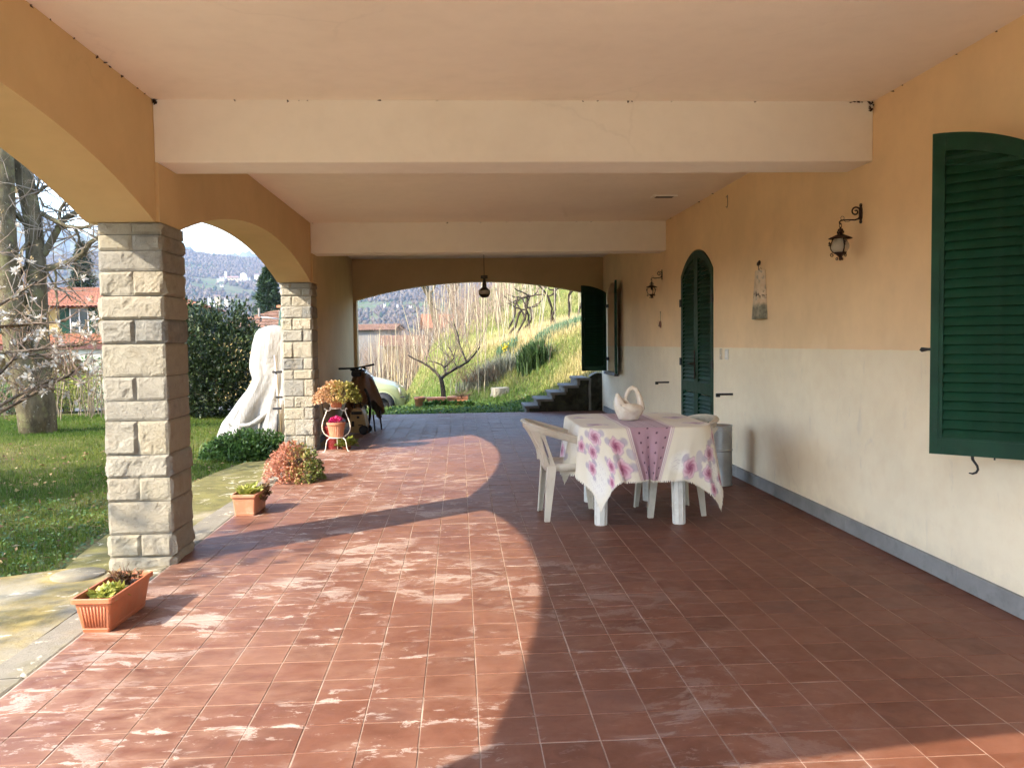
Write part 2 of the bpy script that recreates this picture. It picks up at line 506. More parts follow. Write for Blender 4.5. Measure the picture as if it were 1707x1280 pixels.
# ceiling slab and the roof over it
mb = MB(); mb.box((ARC_O-.02, .70, CEIL), (WALL_X+.38, 16.10, CEIL+.22)); mb.build('ceiling', M_ceil, house)
mb = MB(); mb.box((ARC_O-.22, .50, CEIL+.225), (WALL_X+6.0, 16.14, CEIL+.30)); mb.build('eaves', M_ext, house)
mb = MB(); mb.box((WALL_X+.7, .8, -.1), (WALL_X+5.8, 16.0, CEIL+.22)); mb.build('house_block', M_ext, house)
for y in (5.437, 10.974):
    mb = MB(); mb.bbox((ARC_X-.001, y, 2.493), (WALL_X+.001, y+.367, CEIL+.01), .006)
    mb.build('beam', M_beam, house)
# plaster pilaster strips under the beam ends on the arcade
for y in (5.437, 10.974):
    mb = MB(); mb.bbox((ARC_X-.05, y-.012, 2.128), (ARC_X+.022, y+.379, 2.492), .004)
    mb.build('beam_corbel', M_ochre, house)
# skirting stones along the wall
ys = [.8, 2.0, 3.25, 4.42, 5.75, 7.1, 8.45, 8.90]
segs = [(ys[i], ys[i+1]) for i in range(len(ys)-1)] + [(10.25, 11.6), (11.6, 13.0), (13.0, 14.4), (14.4, 15.82)]
for a, b in segs:
    mb = MB(); mb.bbox((WALL_X-.018, a+.001, 0.002), (WALL_X+.02, b-.001, .108), .003)
    mb.build('skirting', M_skirt, house)
# window sill stones
for o in (WIN1, WIN2):
    mb = MB(); mb.bbox((WALL_X-.07, o[0]-.08, .725), (WALL_X+.36, o[1]+.06, .778), .005)
    mb.build('window_sill', M_skirt, house)
# doorstep
mb = MB(); mb.bbox((WALL_X-.03, DOOR[0]+.005, .003), (WALL_X+.37, DOOR[1]-.005, .035), .004); mb.build('door_sill', M_skirt, house)

# cobweb lint and wasp dirt in the corners of the ceiling
mb = MB(); rr = random.Random(3)
def speck(c, r):
    v = [Vector(c) + Vector((rr.gauss(0, r), rr.gauss(0, r), rr.gauss(0, r*.8))) for _ in range(6)]
    mb.add(v, [(0,1,2),(0,2,3),(0,3,4),(1,4,5),(2,5,3),(0,1,5)])
for k in range(70):
    m = rr.random()
    if m < .3: speck((ARC_X+.006, 2.2+rr.random()*3.2, CEIL-.006), .004+rr.random()*.005)
    elif m < .5: speck((ARC_X+rr.random()**1.5*4.5, 5.432, CEIL-.005), .003+rr.random()*.005)
    elif m < .62: speck((WALL_X-.006-abs(rr.gauss(0, .12)), 5.432, CEIL-.005), .004+rr.random()*.005)
    elif m < .8: speck((WALL_X-.005, 2.3+rr.random()*3.0, CEIL-.006), .004+rr.random()*.005)
    elif m < .9: speck((ARC_X+rr.random()*4.5, 10.97, CEIL-.005), .004+rr.random()*.006)
    else: speck((WALL_X-.006, 6+rr.random()*5, CEIL-.006), .004+rr.random()*.006)
for q in range(14): speck((ARC_X+.01+rr.random()*.02, 5.43-rr.random()*.015, CEIL-.01-rr.random()*.015), .007)
for q in range(14): speck((WALL_X-.01-rr.random()*.02, 5.43-rr.random()*.01, CEIL-.008-rr.random()*.06), .006)
lint = mb.build('cobweb_lint', simple('cobweb_lint', (.05, .03, .02), .95), house); lint['kind'] = 'stuff'

# ceiling vent
v = thing('ceiling_vent', 'small dark rectangular vent in the white porch ceiling', 'vent', (2.2, 9.06, CEIL))
mb = MB(); mb.bbox((-.13, -.075, -.012), (.13, .075, .004), .003); mb.build('frame', M_beam, v)
mb = MB(); mb.box((-.095, -.045, -.0135), (.095, .045, -.0125)); mb.build('opening', M_dark, v)

# ================================================================== stone pillars
ROWS = [2.126, 2.052, 1.955, 1.828, 1.678, 1.532, 1.383, 1.179, 1.030, .905, .693, .551, .402, .195, .052, -.10]
def stone_mesh(sx, sy, sz, seed, proud=.021):
    """rock-faced block centred at the origin: flat joint margins, broken bulging faces"""
    rr_ = random.Random(seed); off = Vector((rr_.random()*90, rr_.random()*90, rr_.random()*90))
    mb_ = MB(); flat = rr_.random() < .30; tu = rr_.uniform(-.5, .5); tv = rr_.uniform(-.6, .3)
    def face(o, du, dv, n):
        nu = max(5, int(du.length/.015)); nv = max(5, int(dv.length/.015)); P = []
        for j in range(nv+1):
            row = []
            for i in range(nu+1):
                u, w = i/nu, j/nv
                p = o + du*u + dv*w
                e = min(u*du.length, (1-u)*du.length, w*dv.length, (1-w)*dv.length)
                m = min(1.0, e/.012); m = m*(2-m)
                q = (p + off)
                wq = q + Vector((mnoise.noise(q*16), mnoise.noise(q*16+Vector((9, 0, 0))), mnoise.noise(q*16+Vector((0, 9, 0)))))*.02
                big = mnoise.noise(wq*6)
                d = .58 + .40*max(-1, min(1, big*2.0)) + tu*(u-.5) + tv*(w-.5) + .13*mnoise.noise(wq*24) + .10*mnoise.noise(q*60)
                chip = mnoise.noise(wq*11+Vector((5, 5, 5)))
                if chip > .22: d -= min(.30, (chip-.22)*2.6)
                d = .55*d+.45*round(d*3.2)/3.2
                if flat: d = min(d, .46)
                row.append(p + n*(m*proud*max(.05, d)))
            P.append(row)
        mb_.grid(P, smooth=False)
    hx, hy, hz = sx/2, sy/2, sz/2
    face(Vector((-hx,-hy,-hz)), Vector((sx,0,0)), Vector((0,0,sz)), Vector((0,-1,0)))
    face(Vector((hx,hy,-hz)), Vector((-sx,0,0)), Vector((0,0,sz)), Vector((0,1,0)))
    face(Vector((hx,-hy,-hz)), Vector((0,sy,0)), Vector((0,0,sz)), Vector((1,0,0)))
    face(Vector((-hx,hy,-hz)), Vector((0,-sy,0)), Vector((0,0,sz)), Vector((-1,0,0)))
    mb_.add([(-hx,-hy,hz),(hx,-hy,hz),(hx,hy,hz),(-hx,hy,hz),(-hx,-hy,-hz),(hx,-hy,-hz),(hx,hy,-hz),(-hx,hy,-hz)], [(0,1,2,3),(7,6,5,4)])
    return mb_

def pillar(x0, x1, y0, y1, splits, seed):
    core = MB(); g = .012
    core.box((x0+g, y0+g, -.12), (x1-g, y1-g, 2.124))
    p = core.build('pillar', M_mortar, house)
    for k in range(len(ROWS)-1):
        z1, z0 = ROWS[k], ROWS[k+1]
        xs = [x0] + sorted(splits(k)) + [x1]
        for i in range(len(xs)-1):
            a, b = xs[i], xs[i+1]
            mb_ = stone_mesh(b-a-.005, y1-y0, z1-z0-.005, seed*1000+k*10+i)
            mb_.build('stone', M_stone, p, ((a+b)/2, (y0+y1)/2, (z0+z1)/2))
    return p
pillar(-2.20, -1.815, 5.415, 5.835, lambda k: [-1.995-.001*k] if (k < 2 or k % 2 == 1) else [], 1)
pillar(-2.225, -1.852, 10.915, 11.325, lambda k: [-2.09 if k % 2 == 0 else -1.965] if k != 0 else [-2.095], 2)
pillar(-2.20, -1.815, .785, 1.175, lambda k: [-2.0] if k % 2 else [], 3)

# ================================================================== floor
fl = MB(); fl.box((-1.83, .30, -.12), (WALL_X+.05, 16.06, -.0022))
floor = tag(fl.build('floor', M_grout), kind='structure')
G = .0022
def tile_mesh(w, d):
    mb_ = MB(); c = .0012; a, b = w/2-G, d/2-G; h = 0.0; lo = -.006
    v = [(-a,-b,lo),(a,-b,lo),(a,b,lo),(-a,b,lo),(-a,-b,h-c),(a,-b,h-c),(a,b,h-c),(-a,b,h-c),(-a+c,-b+c,h),(a-c,-b+c,h),(a-c,b-c,h),(-a+c,b-c,h)]
    mb_.add(v, [(8,9,10,11),(4,5,9,8),(5,6,10,9),(6,7,11,10),(7,4,8,11),(0,1,5,4),(1,2,6,5),(2,3,7,6),(3,0,4,7)])
    return mb_
full = tile_mesh(T, T).mesh('tile', M_tile)
cells = []
for i in range(-10, 12):
    for j in range(-13, 63):
        xa, xb = TX0+i*T, min(TX0+(i+1)*T, WALL_X-.001)
        ya, yb = TY0+j*T, min(TY0+(j+1)*T, 16.055)
        if ya < .30 or yb-ya < .03: continue
        cells.append((xa, xb, ya, yb))
def cell_area(c):
    xa, xb, ya, yb = c; q = []
    for X, Y in ((xa, ya), (xb, ya), (xb, yb), (xa, yb)):
        d = Vector((X, Y, -CAM_H)); z = d.dot(CF)
        if z < .3: return 0
        q.append((853.5+1423.6*d.dot(CR)/z, 640-1423.6*d.dot(CU)/z))
    mx = sum(a for a, b in q)/4; my = sum(b for a, b in q)/4
    if not (-20 < mx < 1727 and -20 < my < 1295): return 0
    return abs(sum(q[k][0]*q[(k+1) % 4][1]-q[(k+1) % 4][0]*q[k][1] for k in range(4)))/2
cells.sort(key=cell_area, reverse=True)
rt = random.Random(5); rest = MB(); half = {}
for n_, (xa, xb, ya, yb) in enumerate(cells):
    w, d = xb-xa, yb-ya
    loc = ((xa+xb)/2 + rt.gauss(0, .0006), (ya+yb)/2 + rt.gauss(0, .0006), rt.uniform(-.0007, .0007))
    rot = (rt.gauss(0, .0016), rt.gauss(0, .0016), rt.gauss(0, .0022))
    if n_ < 300:
        key = (round(w, 3), round(d, 3))
        if key not in half: half[key] = full if (abs(w-T) < 1e-3 and abs(d-T) < 1e-3) else tile_mesh(w, d).mesh('tile', M_tile)
        place('tile', half[key], floor, loc, rot)
    else:
        tm = tile_mesh(w, d); M_ = Matrix.Translation(loc) @ Matrix.Rotation(rot[2], 4, 'Z') @ Matrix.Rotation(rot[0], 4, 'X') @ Matrix.Rotation(rot[1], 4, 'Y')
        rest.add([M_ @ Vector(q) for q in tm.v], tm.f)
o = rest.build('tile_field', M_tile, floor); o['kind'] = 'stuff'

# ================================================================== shutters
rsl = random.Random(44)
def shutter_leaf(w, z0, z_h, z_f, loc, rz, pitch=.046, rails=(), flap=None, tilt=40, thick=.036, label=None, stile=.058):
    """louvred leaf: local x 0 (hinge) .. w (free edge); top follows the arch, highest at the free edge"""
    r = z_f - z_h; R = (w*w + r*r)/(2*r)
    ztop = lambda x: z_f - R + math.sqrt(R*R - (w-x)**2)
    ht = thick/2; rail = .085; mb = MB(); n = 12
    def strip(x0, x1, lo, hi):
        xs = [x0+(x1-x0)*i/n for i in range(n+1)]
        mb.prism([(x, lo(x)) for x in xs] + [(x, hi(x)) for x in xs[::-1]], -ht, ht, 'xzy')
    strip(0.0, stile, lambda x: z0, ztop)
    strip(w-stile, w, lambda x: z0, ztop)
    strip(stile+.0005, w-stile-.0005, lambda x: ztop(x)-rail, lambda x: ztop(x)-.0008)
    mb.box((stile+.0005, -ht, z0+.0005), (w-stile-.0005, ht, z0+rail))
    for rz0, rz1 in rails: mb.box((stile+.0005, -ht, rz0), (w-stile-.0005, ht, rz1))
    xs_ = [stile-.01+(w-2*stile+.02)*i/n for i in range(n+1)]
    mb.prism([(x, ztop(x)-rail-.07) for x in xs_] + [(x, ztop(x)-rail*.5) for x in xs_[::-1]], -.003, .003, 'xzy')
    o = mb.build('shutter', M_green, house, loc, (0, 0, rz))
    if label: o['label'] = label
    if flap:
        fm = MB(); a, b = flap; e = ht+.006
        for s in (-1, 1):
            y0, y1 = sorted((s*ht*1.01, s*e))
            fm.box((.014, y0, a), (.040, y1, b)); fm.box((w-.040, y0, a), (w-.014, y1, b))
            fm.box((.0405, y0, a), (w-.0405, y1, a+.03))
        fm.build('flap_frame', M_green, o)
        # flap catch and hanging hook
        hk = MB(); hk.tube([(w*.42, -ht-.004, a-.06), (w*.42, -ht-.014, a-.02), (w*.42, -ht-.012, a+.03)], .004, 6)
        hk.build('catch', M_iron_dk, o)
    spans = [(z0+rail, None)]
    zs = z0 + rail
    stops = [(p, q) for p, q in rails]
    meshes = {}
    z = zs + pitch*.45
    while True:
        inr = next((q for p, q in stops if p-pitch*.42 < z < q+pitch*.05), None)
        if inr is not None: z = inr + pitch*.45; continue
        # usable x range at this height
        xa = stile + .001
        while xa < w-stile-.03 and ztop(xa)-rail < z-pitch*.25: xa += .004
        xb = w-stile-.001
        if xb - xa < .045: break
        key = round(xb-xa, 3)
        if key not in meshes:
            sm_ = MB(); L = xb-xa; h = pitch*.98; tt = .0045
            M_ = Matrix.Rotation(rad(tilt), 4, 'X')
            sm_.box((0, -h*.62, -tt), (L, h*.62, tt), M_)
            meshes[key] = sm_.mesh('slat', M_green)
        place('slat', meshes[key], o, (xa, 0, z+rsl.gauss(0, .0006)), (rsl.gauss(0, .022), rsl.gauss(0, .0022), 0))
        z += pitch
    return o

lf = shutter_leaf(.485, .785, 2.20, 2.345, (WALL_X-.022, 3.744, 0), math.atan2(.346, -.340), .0455, flap=(.83, 1.78), tilt=-58)
mb = MB(); mb.tube([(.485, .0, 1.30), (.50, -.004, 1.30), (.53, -.006, 1.298), (.537, -.006, 1.302)], [.007, .007, .012, .009], 8); mb.build('latch', M_iron_dk, lf)
mb = MB()
mb.tube([(.30, -.02, .79), (.30, -.028, .765), (.292, -.03, .752), (.280, -.03, .735), (.276, -.03, .718), (.284, -.03, .702), (.300, -.03, .695), (.316, -.03, .697)], [.008, .007, .006, .006, .006, .006, .005, .003], 8)
mb.build('hook', M_iron_dk, lf)
shutter_leaf(.455, .785, 2.19, 2.325, (WALL_X-.03, 15.36, 0), PI, .046, tilt=55)
lf2 = shutter_leaf(.47, .785, 2.19, 2.325, (WALL_X-.035, 14.44, 0), math.atan2(-1, -.16), .046, tilt=55)
mb = MB(); mb.tube([(.25, .02, .82), (.25, .03, .80), (.25, .03, .74)], .006, 6); mb.build('hook', M_iron_dk, lf2)
dA = shutter_leaf(.652, .04, 2.10, 2.345, (WALL_X+.012, 10.222, 0), -PI/2, .046, rails=[(.74, .86)], tilt=55, thick=.04, stile=.085)
dB = shutter_leaf(.652, .04, 2.10, 2.345, (WALL_X+.012, 8.928, 0), PI/2, .046, rails=[(.74, .86)], tilt=-55, thick=.04, stile=.085)
# hinges and handle of the door
for leaf, s in ((dA, -1), (dB, 1)):
    for z in (1.78, 1.08):
        mb = MB(); mb.bbox((-.03, s*.020 if s > 0 else -.034, z-.045), (.035, .034 if s > 0 else -.020, z+.045), .003); mb.build('hinge', M_iron_dk, leaf)
hd = MB(); hd.bbox((.604, -.033, .90), (.628, -.021, 1.22), .003)
hd.tube([(.616, -.03, 1.07), (.616, -.065, 1.07), (.60, -.07, 1.072), (.50, -.068, 1.066)], .008, 8)
hd.build('door_handle', M_iron, dA)
mb = MB(); mb.bbox((.600, -.030, .97), (.612, -.021, 1.06), .002); mb.build('lock_plate', M_iron_dk, dA)
# iron shutter stays sticking out of the wall
for (y, z, L) in ((10.86, .795, .175), (8.28, .805, .165)):
    mb = MB(); mb.bbox((WALL_X-L, y-.010, z-.010), (WALL_X+.01, y+.010, z+.010), .002)
    mb.bbox((WALL_X-L-.004, y-.013, z-.026), (WALL_X-L+.035, y+.013, z+.0105), .003)
    mb.build('shutter_stay', M_iron_dk, house)
for (y, z) in ((15.36, 1.95), (15.36, 1.0)):
    mb = MB(); mb.bbox((WALL_X-.05, y-.03, z-.03), (WALL_X+.01, y+.02, z+.03), .004); mb.build('hinge', M_iron_dk, house)

# ================================================================== wall lanterns
M_globe = simple('frosted_glass', (.52, .47, .38), .35, .15, 14, spec=.5)
M_globe.node_tree.nodes['Principled BSDF'].inputs['Transmission Weight'].default_value = .35
def spiral(c, r0, r1, turns, a0, plane, n=18):
    out = []
    for i in range(n+1):
        t_ = i/n; a = a0 + turns*2*PI*t_; r = r0 + (r1-r0)*t_
        u, w = r*math.cos(a), r*math.sin(a)
        out.append((c[0]+plane[0][0]*u+plane[1][0]*w, c[1]+plane[0][1]*u+plane[1][1]*w, c[2]+plane[0][2]*u+plane[1][2]*w))
    return out
def lantern(loc, label, globe, spin):
    t = thing('wall_lantern', label, 'lantern', loc, 0, 'wrought iron lanterns on the porch wall')
    # wall plate (x = distance out of the wall is negative x)
    mb = MB(); prof = [(-.066, .004), (-.055, .013), (-.045, .007), (-.03, .016), (0, .020), (.03, .016), (.045, .007), (.055, .013), (.066, .003)]
    poly = [(w, z) for z, w in prof] + [(-w, z) for z, w in prof[::-1]]
    mb.prism(poly, -.010, .002, 'yzx'); mb.build('wall_plate', M_iron, t)
    P = ((1, 0, 0), (0, 0, 1))
    mb = MB()
    mb.tube([(-.008, 0, .0), (-.010, 0, -.02), (-.022, 0, -.036), (-.045, 0, -.043), (-.12, 0, -.043), (-.140, 0, -.046), (-.150, 0, -.056), (-.148, 0, -.066), (-.140, 0, -.068)], [.006, .006, .006, .0055, .005, .005, .005, .006, .006], 8)
    mb.tube(spiral((-.040, 0, .012), .034, .006, 1.35, 0.0, P, 26), [.0055]*18+[.005]*8+[.007], 8)
    mb.build('bracket', M_iron, t)
    mb = MB(); mb.tube(spiral((-.130, 0, -.030), .012, .012, 1.0, -1.2, P, 12), .0016, 5)
    mb.tube([(-.12, .002, -.045), (-.105, .003, -.056), (-.085, .003, -.054), (-.07, .002, -.046)], .0016, 5); mb.build('wire', M_iron_dk, t)
    c = (-.143, 0, 0)
    mb = MB(); mb.tube([(c[0]+.008*math.cos(a), 0, -.079+.013*math.sin(a)) for a in [k*PI/6 for k in range(12)]], .0025, 6, closed=True)
    mb.build('chain_link', M_iron, t)
    mb = MB(); mb.tube([(c[0], 0, -.088), (c[0], 0, -.14)], .007, 8); mb.build('stem', M_iron, t)
    ca, sa = math.cos(spin), math.sin(spin)
    for k in range(4):
        a = spin + k*PI/2; d = (math.cos(a), math.sin(a), 0)
        mb = MB(); mb.tube(spiral((c[0]+d[0]*.016, d[1]*.016, -.125), .013, .004, -1.1, PI*.9, (d, (0, 0, 1)), 14), .003, 6)
        mb.tube(spiral((c[0]+d[0]*.012, d[1]*.012, -.108), .008, .003, 1.0, -PI*.5, (d, (0, 0, 1)), 12), .0025, 6)
        mb.build('scroll', M_iron, t)
    mb = MB(); mb.lathe([(.004, -.134), (.02, -.138), (.045, -.149), (.072, -.161), (.0765, -.166), (.072, -.166), (.042, -.157), (.004, -.150)], 22, c); mb.build('cap', M_iron, t)
    for k in range(3):
        a = spin + k*2*PI/3; d = Vector((math.cos(a), math.sin(a), 0)); C_ = Vector(c)
        mb = MB()
        mb.tube([C_+d*r+Vector((0, 0, z)) for r, z in ((.048, -.160), (.050, -.175), (.058, -.195), (.063, -.215), (.060, -.235), (.048, -.252), (.032, -.264), (.014, -.268))], .0042, 6)
        mb.tube(spiral(C_+d*.052+Vector((0, 0, -.272)), .013, .004, -1.2, PI*.6, (d, (0, 0, 1)), 14), .003, 6)
        mb.tube(spiral(C_+d*.020+Vector((0, 0, -.300)), .010, .003, -1.2, PI*.7, (d, (0, 0, 1)), 12), .003, 6)
        for (rr_, zz, s_) in ((.066, -.200, 1), (.068, -.213, .8)):
            q = C_+d*rr_+Vector((0, 0, zz)); sd = Vector((-d.y, d.x, 0))
            mb.add([q+sd*.010*s_, q+d*.013*s_+Vector((0, 0, .006)), q-sd*.010*s_, q+Vector((0, 0, .02*s_)), q-d*.006], [(0,1,3),(1,2,3),(0,3,4),(2,4,3),(0,4,1),(1,4,2)])
        mb.build('side_bracket', M_iron, t)
    mb = MB(); mb.lathe([(.001, -.312), (.008, -.308), (.010, -.298), (.008, -.292), (.014, -.284), (.028, -.270), (.040, -.260), (.042, -.256), (.036, -.255), (.002, -.262)], 18, c); mb.build('bottom_cup', M_iron, t)
    if globe:
        mb = MB(); mb.lathe([(.036, -.256), (.050, -.243), (.057, -.225), (.057, -.208), (.050, -.190), (.042, -.178), (.039, -.166)], 24, c); mb.build('globe', M_globe, t)
    else:
        mb = MB(); mb.lathe([(.001, -.200), (.012, -.198), (.013, -.165), (.013, -.155)], 12, c); mb.build('bulb_holder', M_iron_dk, t)
    return t
lantern((WALL_X, 5.59, 2.182), 'wrought iron wall lantern with frosted globe, beside the large green shutter', True, .5)
lantern((WALL_X, 11.195, 2.200), 'wrought iron wall lantern missing its globe, farther from the camera beyond the door', False, 1.1)

# ================================================================== pendant lamp
t = thing('pendant_lamp', 'dark hanging lamp with pale band under the ceiling at the far arch', 'lamp', (.392, 13.0, CEIL))
M_bronze = simple('aged_bronze', (.055, .040, .025), .5, .3, 12, metal=.4)
M_milk = simple('milky_glass', (.42, .37, .28), .4, .1, 10)
mb = MB(); mb.tube([(0, 0, 0), (0, 0, -.53)], .004, 6); mb.build('cord', M_iron_dk, t)
mb = MB(); mb.lathe([(.001, 0), (.05, 0), (.045, -.02), (.001, -.03)], 14); mb.build('ceiling_rose', M_iron_dk, t)
mb = MB(); mb.bbox((-.052, -.02, -.575), (.052, .02, -.528), .004); mb.tube([(0, 0, -.575), (0, 0, -.60)], .018, 10); mb.build('collar', M_bronze, t)
mb = MB(); mb.lathe([(.012, -.595), (.022, -.60), (.030, -.66), (.032, -.70), (.055, -.725), (.084, -.750), (.086, -.755)], 10, smooth=False); mb.build('upper_shade', M_bronze, t)
mb = MB(); mb.lathe([(.0862, -.755), (.0868, -.760), (.0868, -.805), (.0855, -.81)], 10, smooth=False); mb.build('glass_band', M_milk, t)
mb = MB(); mb.lathe([(.086, -.81), (.082, -.82), (.052, -.856), (.030, -.862), (.001, -.862)], 10, smooth=False); mb.build('lower_shade', M_bronze, t)

# ================================================================== small things on the wall
def mk_rooftile():
    t = NT('painted_roof_tile'); p = t.obj(); X, Y, Z = t.xyz(p)
    c = t.mix(t.ramp(t.noise(9, 5, .6, p), [(.4, 0), (.65, 1)]), (.62, .46, .30), (.72, .60, .44))
    c = t.mix(t.ramp(t.noise(16, 4, .6, p), [(.56, 0), (.62, .7)]), c, (.30, .30, .25))
    lowm = t.math('MULTIPLY', t.math('SUBTRACT', .215, t.math('ADD', Z, t.math('MULTIPLY', t.noise(9, 5, .6, p), .16))), 25, clamp=True)
    c = t.mix(lowm, c, t.mix(t.ramp(t.noise(22, 4, .6, p), [(.4, 0), (.7, 1)]), (.14, .14, .10), (.36, .33, .25)))
    band = t.math('MULTIPLY', t.ramp(t.noise(26, 5, .6, p), [(.50, 0), (.53, 1)]), t.math('SUBTRACT', 1.0, t.math('MULTIPLY', t.math('ABSOLUTE', t.math('SUBTRACT', Z, .215)), 22, clamp=True)))
    c = t.mix(band, c, (.035, .02, .015))
    return t.set(c, .75, t.bump(t.noise(40, 4, .6, p), .3, .006))
t = thing('roof_tile_ornament', 'painted curved roof tile hung on the wall right of the door', 'ornament', (WALL_X, 7.47, 1.525))
def coppo(r_off):
    P = []
    for i in range(9):
        s_ = i/8; w = .145 - .055*s_; row = []
        for k in range(11):
            a = PI*k/10
            row.append((-(w*.42+r_off)*math.sin(a)-.004, (w+r_off)*math.cos(a), .43*s_))
        P.append(row)
    return P
mb = MB(); A, B = coppo(.008), coppo(0)
mb.grid(A); mb.grid([r_[::-1] for r_ in B])
for i in (0, 8): mb.grid([A[i], B[i]], smooth=False)
for k in (0, 10): mb.grid([[A[i][k] for i in range(9)], [B[i][k] for i in range(9)]], smooth=False)
mb.build('curved_tile', mk_rooftile(), t)
M_bird = simple('dark_bird_paint', (.035, .025, .02), .6, .3, 30)
mb = MB()
mb.tube([(-.03, .035, .478), (-.03, .02, .480), (-.03, .0, .490), (-.03, -.018, .500), (-.03, -.024, .507)], [.003, .010, .017, .014, .010], 8)
mb.tube([(-.03, -.02, .509), (-.03, -.034, .508)], [.010, .002], 8)
mb.tube([(-.03, .004, .478), (-.03, .004, .43)], .0018, 5); mb.tube([(-.03, -.008, .478), (-.03, -.008, .43)], .0018, 5)
mb.build('bird_figure', M_bird, t)
mb = MB(); mb.tube([(-.002, .0, .44), (-.01, .0, .455), (-.03, 0, .43)], .002, 5); mb.build('hanging_wire', M_iron_dk, t)

t = thing('hanging_ornament', 'small rusty metal ornament hanging on a string left of the door', 'ornament', (WALL_X-.012, 11.27, 1.50))
mb = MB(); mb.tube([(0, -.04, .20), (0, -.01, .215), (0, -.01, .08)], .0022, 5); mb.tube([(.002, -.02, .215), (.002, .03, .212)], .002, 5); mb.build('string', M_iron_dk, t)
mb = MB(); mb.prism([(-.012, .085), (.02, .088), (.045, .07), (.075, .035), (.09, .02), (.06, .024), (.035, .03), (.02, .012), (-.01, .0), (-.022, .01), (-.03, .04), (-.022, .07)], -.006, .006, 'yzx'); mb.build('rusty_shape', simple('rust', (.16, .06, .03), .8, .4, 40, .3), t)

t = thing('wall_bracket', 'thin bent wire bracket high on the ochre wall', 'bracket', (WALL_X-.006, 8.45, 2.66))
mb = MB(); mb.tube([(0, .02, .10), (0, -.03, .115), (0, -.035, .02), (0, -.01, -.005), (0, .025, .01)], .003, 6); mb.build('wire', simple('grey_wire', (.12, .10, .08), .6), t)

M_plastic_w = simple('white_plastic', (.66, .63, .56), .45, .06, 8)
t = thing('light_switch', 'white light switch on the wall just right of the door', 'switch', (WALL_X, 8.455, 1.195))
mb = MB(); mb.bbox((-.010, -.052, -.052), (.002, .052, .052), .003); mb.build('frame', M_plastic_w, t)
mb = MB(); mb.bbox((-.014, -.026, -.034), (-.008, .026, .034), .002); mb.build('rocker', simple('switch_white', (.80, .78, .72), .35, .04), t)
t = thing('bell_plate', 'narrow cream plate on the wall between door and light switch', 'plate', (WALL_X, 8.65, 1.195))
mb = MB(); mb.bbox((-.008, -.034, -.056), (.002, .034, .056), .003); mb.build('plate', simple('cream_plate', (.50, .42, .29), .5, .06), t)
mb = MB(); mb.tube([(-.007, 0, -.012), (-.012, 0, -.012)], .009, 12); mb.build('button', M_plastic_w, t)

# ================================================================== table, cloth, chairs
M_chair = simple('old_white_plastic', (.54, .485, .385), .42, .10, 5, .03, 80, dirt=(.42, .36, .27))
M_tleg = simple('white_table_plastic', (.66, .64, .57), .40, .06, 6, dirt=(.50, .46, .38))
TC = Vector((1.37, 6.70)); TH = (.485, .60); TR = .20; TZ = .722
table = thing('plastic_table', 'white plastic garden table under the floral cloth', 'table', (TC.x, TC.y, 0))
def rrect(hx, hy, r, n=7):
    out = []
    for cx_, cy_, a0 in ((hx-r, hy-r, 0), (-hx+r, hy-r, PI/2), (-hx+r, -hy+r, PI), (hx-r, -hy+r, 1.5*PI)):
        for k in range(n+1):
            a = a0 + PI/2*k/n; out.append((cx_+r*math.cos(a), cy_+r*math.sin(a)))
    return out
mb = MB(); mb.prism(rrect(TH[0]-.005, TH[1]-.005, TR), TZ-.03, TZ-.003); mb.prism(rrect(TH[0]-.035, TH[1]-.035, TR-.02), TZ-.08, TZ-.0305); mb.build('table_top', M_tleg, table)
for lx, ly in ((1.022, 6.205), (1.60, 6.175), (1.075, 7.10), (1.575, 7.09)):
    mb = MB(); P = []
    for z, w, inn in ((0, .041, 0), (.012, .043, 0), (.35, .046, .25), (TZ-.08, .050, .5)):
        cx_ = (lx-TC.x) - .02*inn*np.sign(lx-TC.x); cy_ = (ly-TC.y) - .02*inn*np.sign(ly-TC.y)
        P.append([(cx_+w*1.06*math.cos(a), cy_+w*1.06*math.sin(a), z) for a in [PI/12+k*PI/4.5 for k in range(9)]])
    mb.grid(P, smooth=False, wrap=True)
    for k in range(9):     # small ribs where the facets meet
        a = PI/12+k*PI/4.5
        mb.tube([(P[i][k][0], P[i][k][1], P[i][k][2]) for i in range(4)], .0025, 5)
    mb.build('leg', M_tleg, table)

# cloth -------------------------------------------------------------
CLX, CLY = .875, .99
NU, NV = 250, 282
U = np.linspace(-CLX, CLX, NU); V_ = np.linspace(-CLY, CLY, NV)
UU, VV = np.meshgrid(U, V_)
hx, hy = TH
qx, qy = np.abs(UU)-(hx-TR), np.abs(VV)-(hy-TR)
ox, oy = np.maximum(qx, 0), np.maximum(qy, 0)
L = np.hypot(ox, oy)
sd = L + np.minimum(np.maximum(qx, qy), 0) - TR          # distance outside the top
Ls = np.where(L < 1e-6, 1, L)
nx, ny = np.sign(UU)*ox/Ls, np.sign(VV)*oy/Ls
d = np.maximum(sd, 0)
bx, by = UU-nx*d, VV-ny*d                                # where the cloth leaves the edge
ang = np.arctan2(by/hy, bx/hx)
bend = .018
flare = bend*(1-np.exp(-d/.02)) + .10*d
amp_ = .7+.5*np.sin(ang*2.3+1.1)*np.sin(ang*3.7)
fold = amp_*(.040*(1-2*np.abs(np.sin(ang*4.5+.35)))+.024*np.sin(ang*13+2.1+.8*np.sin(ang*5))+.014*(1-2*np.abs(np.sin(ang*11.5+.4)))+.006*np.sin(ang*43+6*VV))*np.clip(d/.34, 0, 1.15)
cornerness = np.clip(np.minimum(ox, oy)/.06, 0, 1)
out = flare + fold + .045*cornerness*d
X_ = bx + nx*out; Y_ = by + ny*out
drop = np.where(d < .02, d*d/.04, d-.01)
Z_ = TZ + .004 - drop*(1-.04*cornerness)
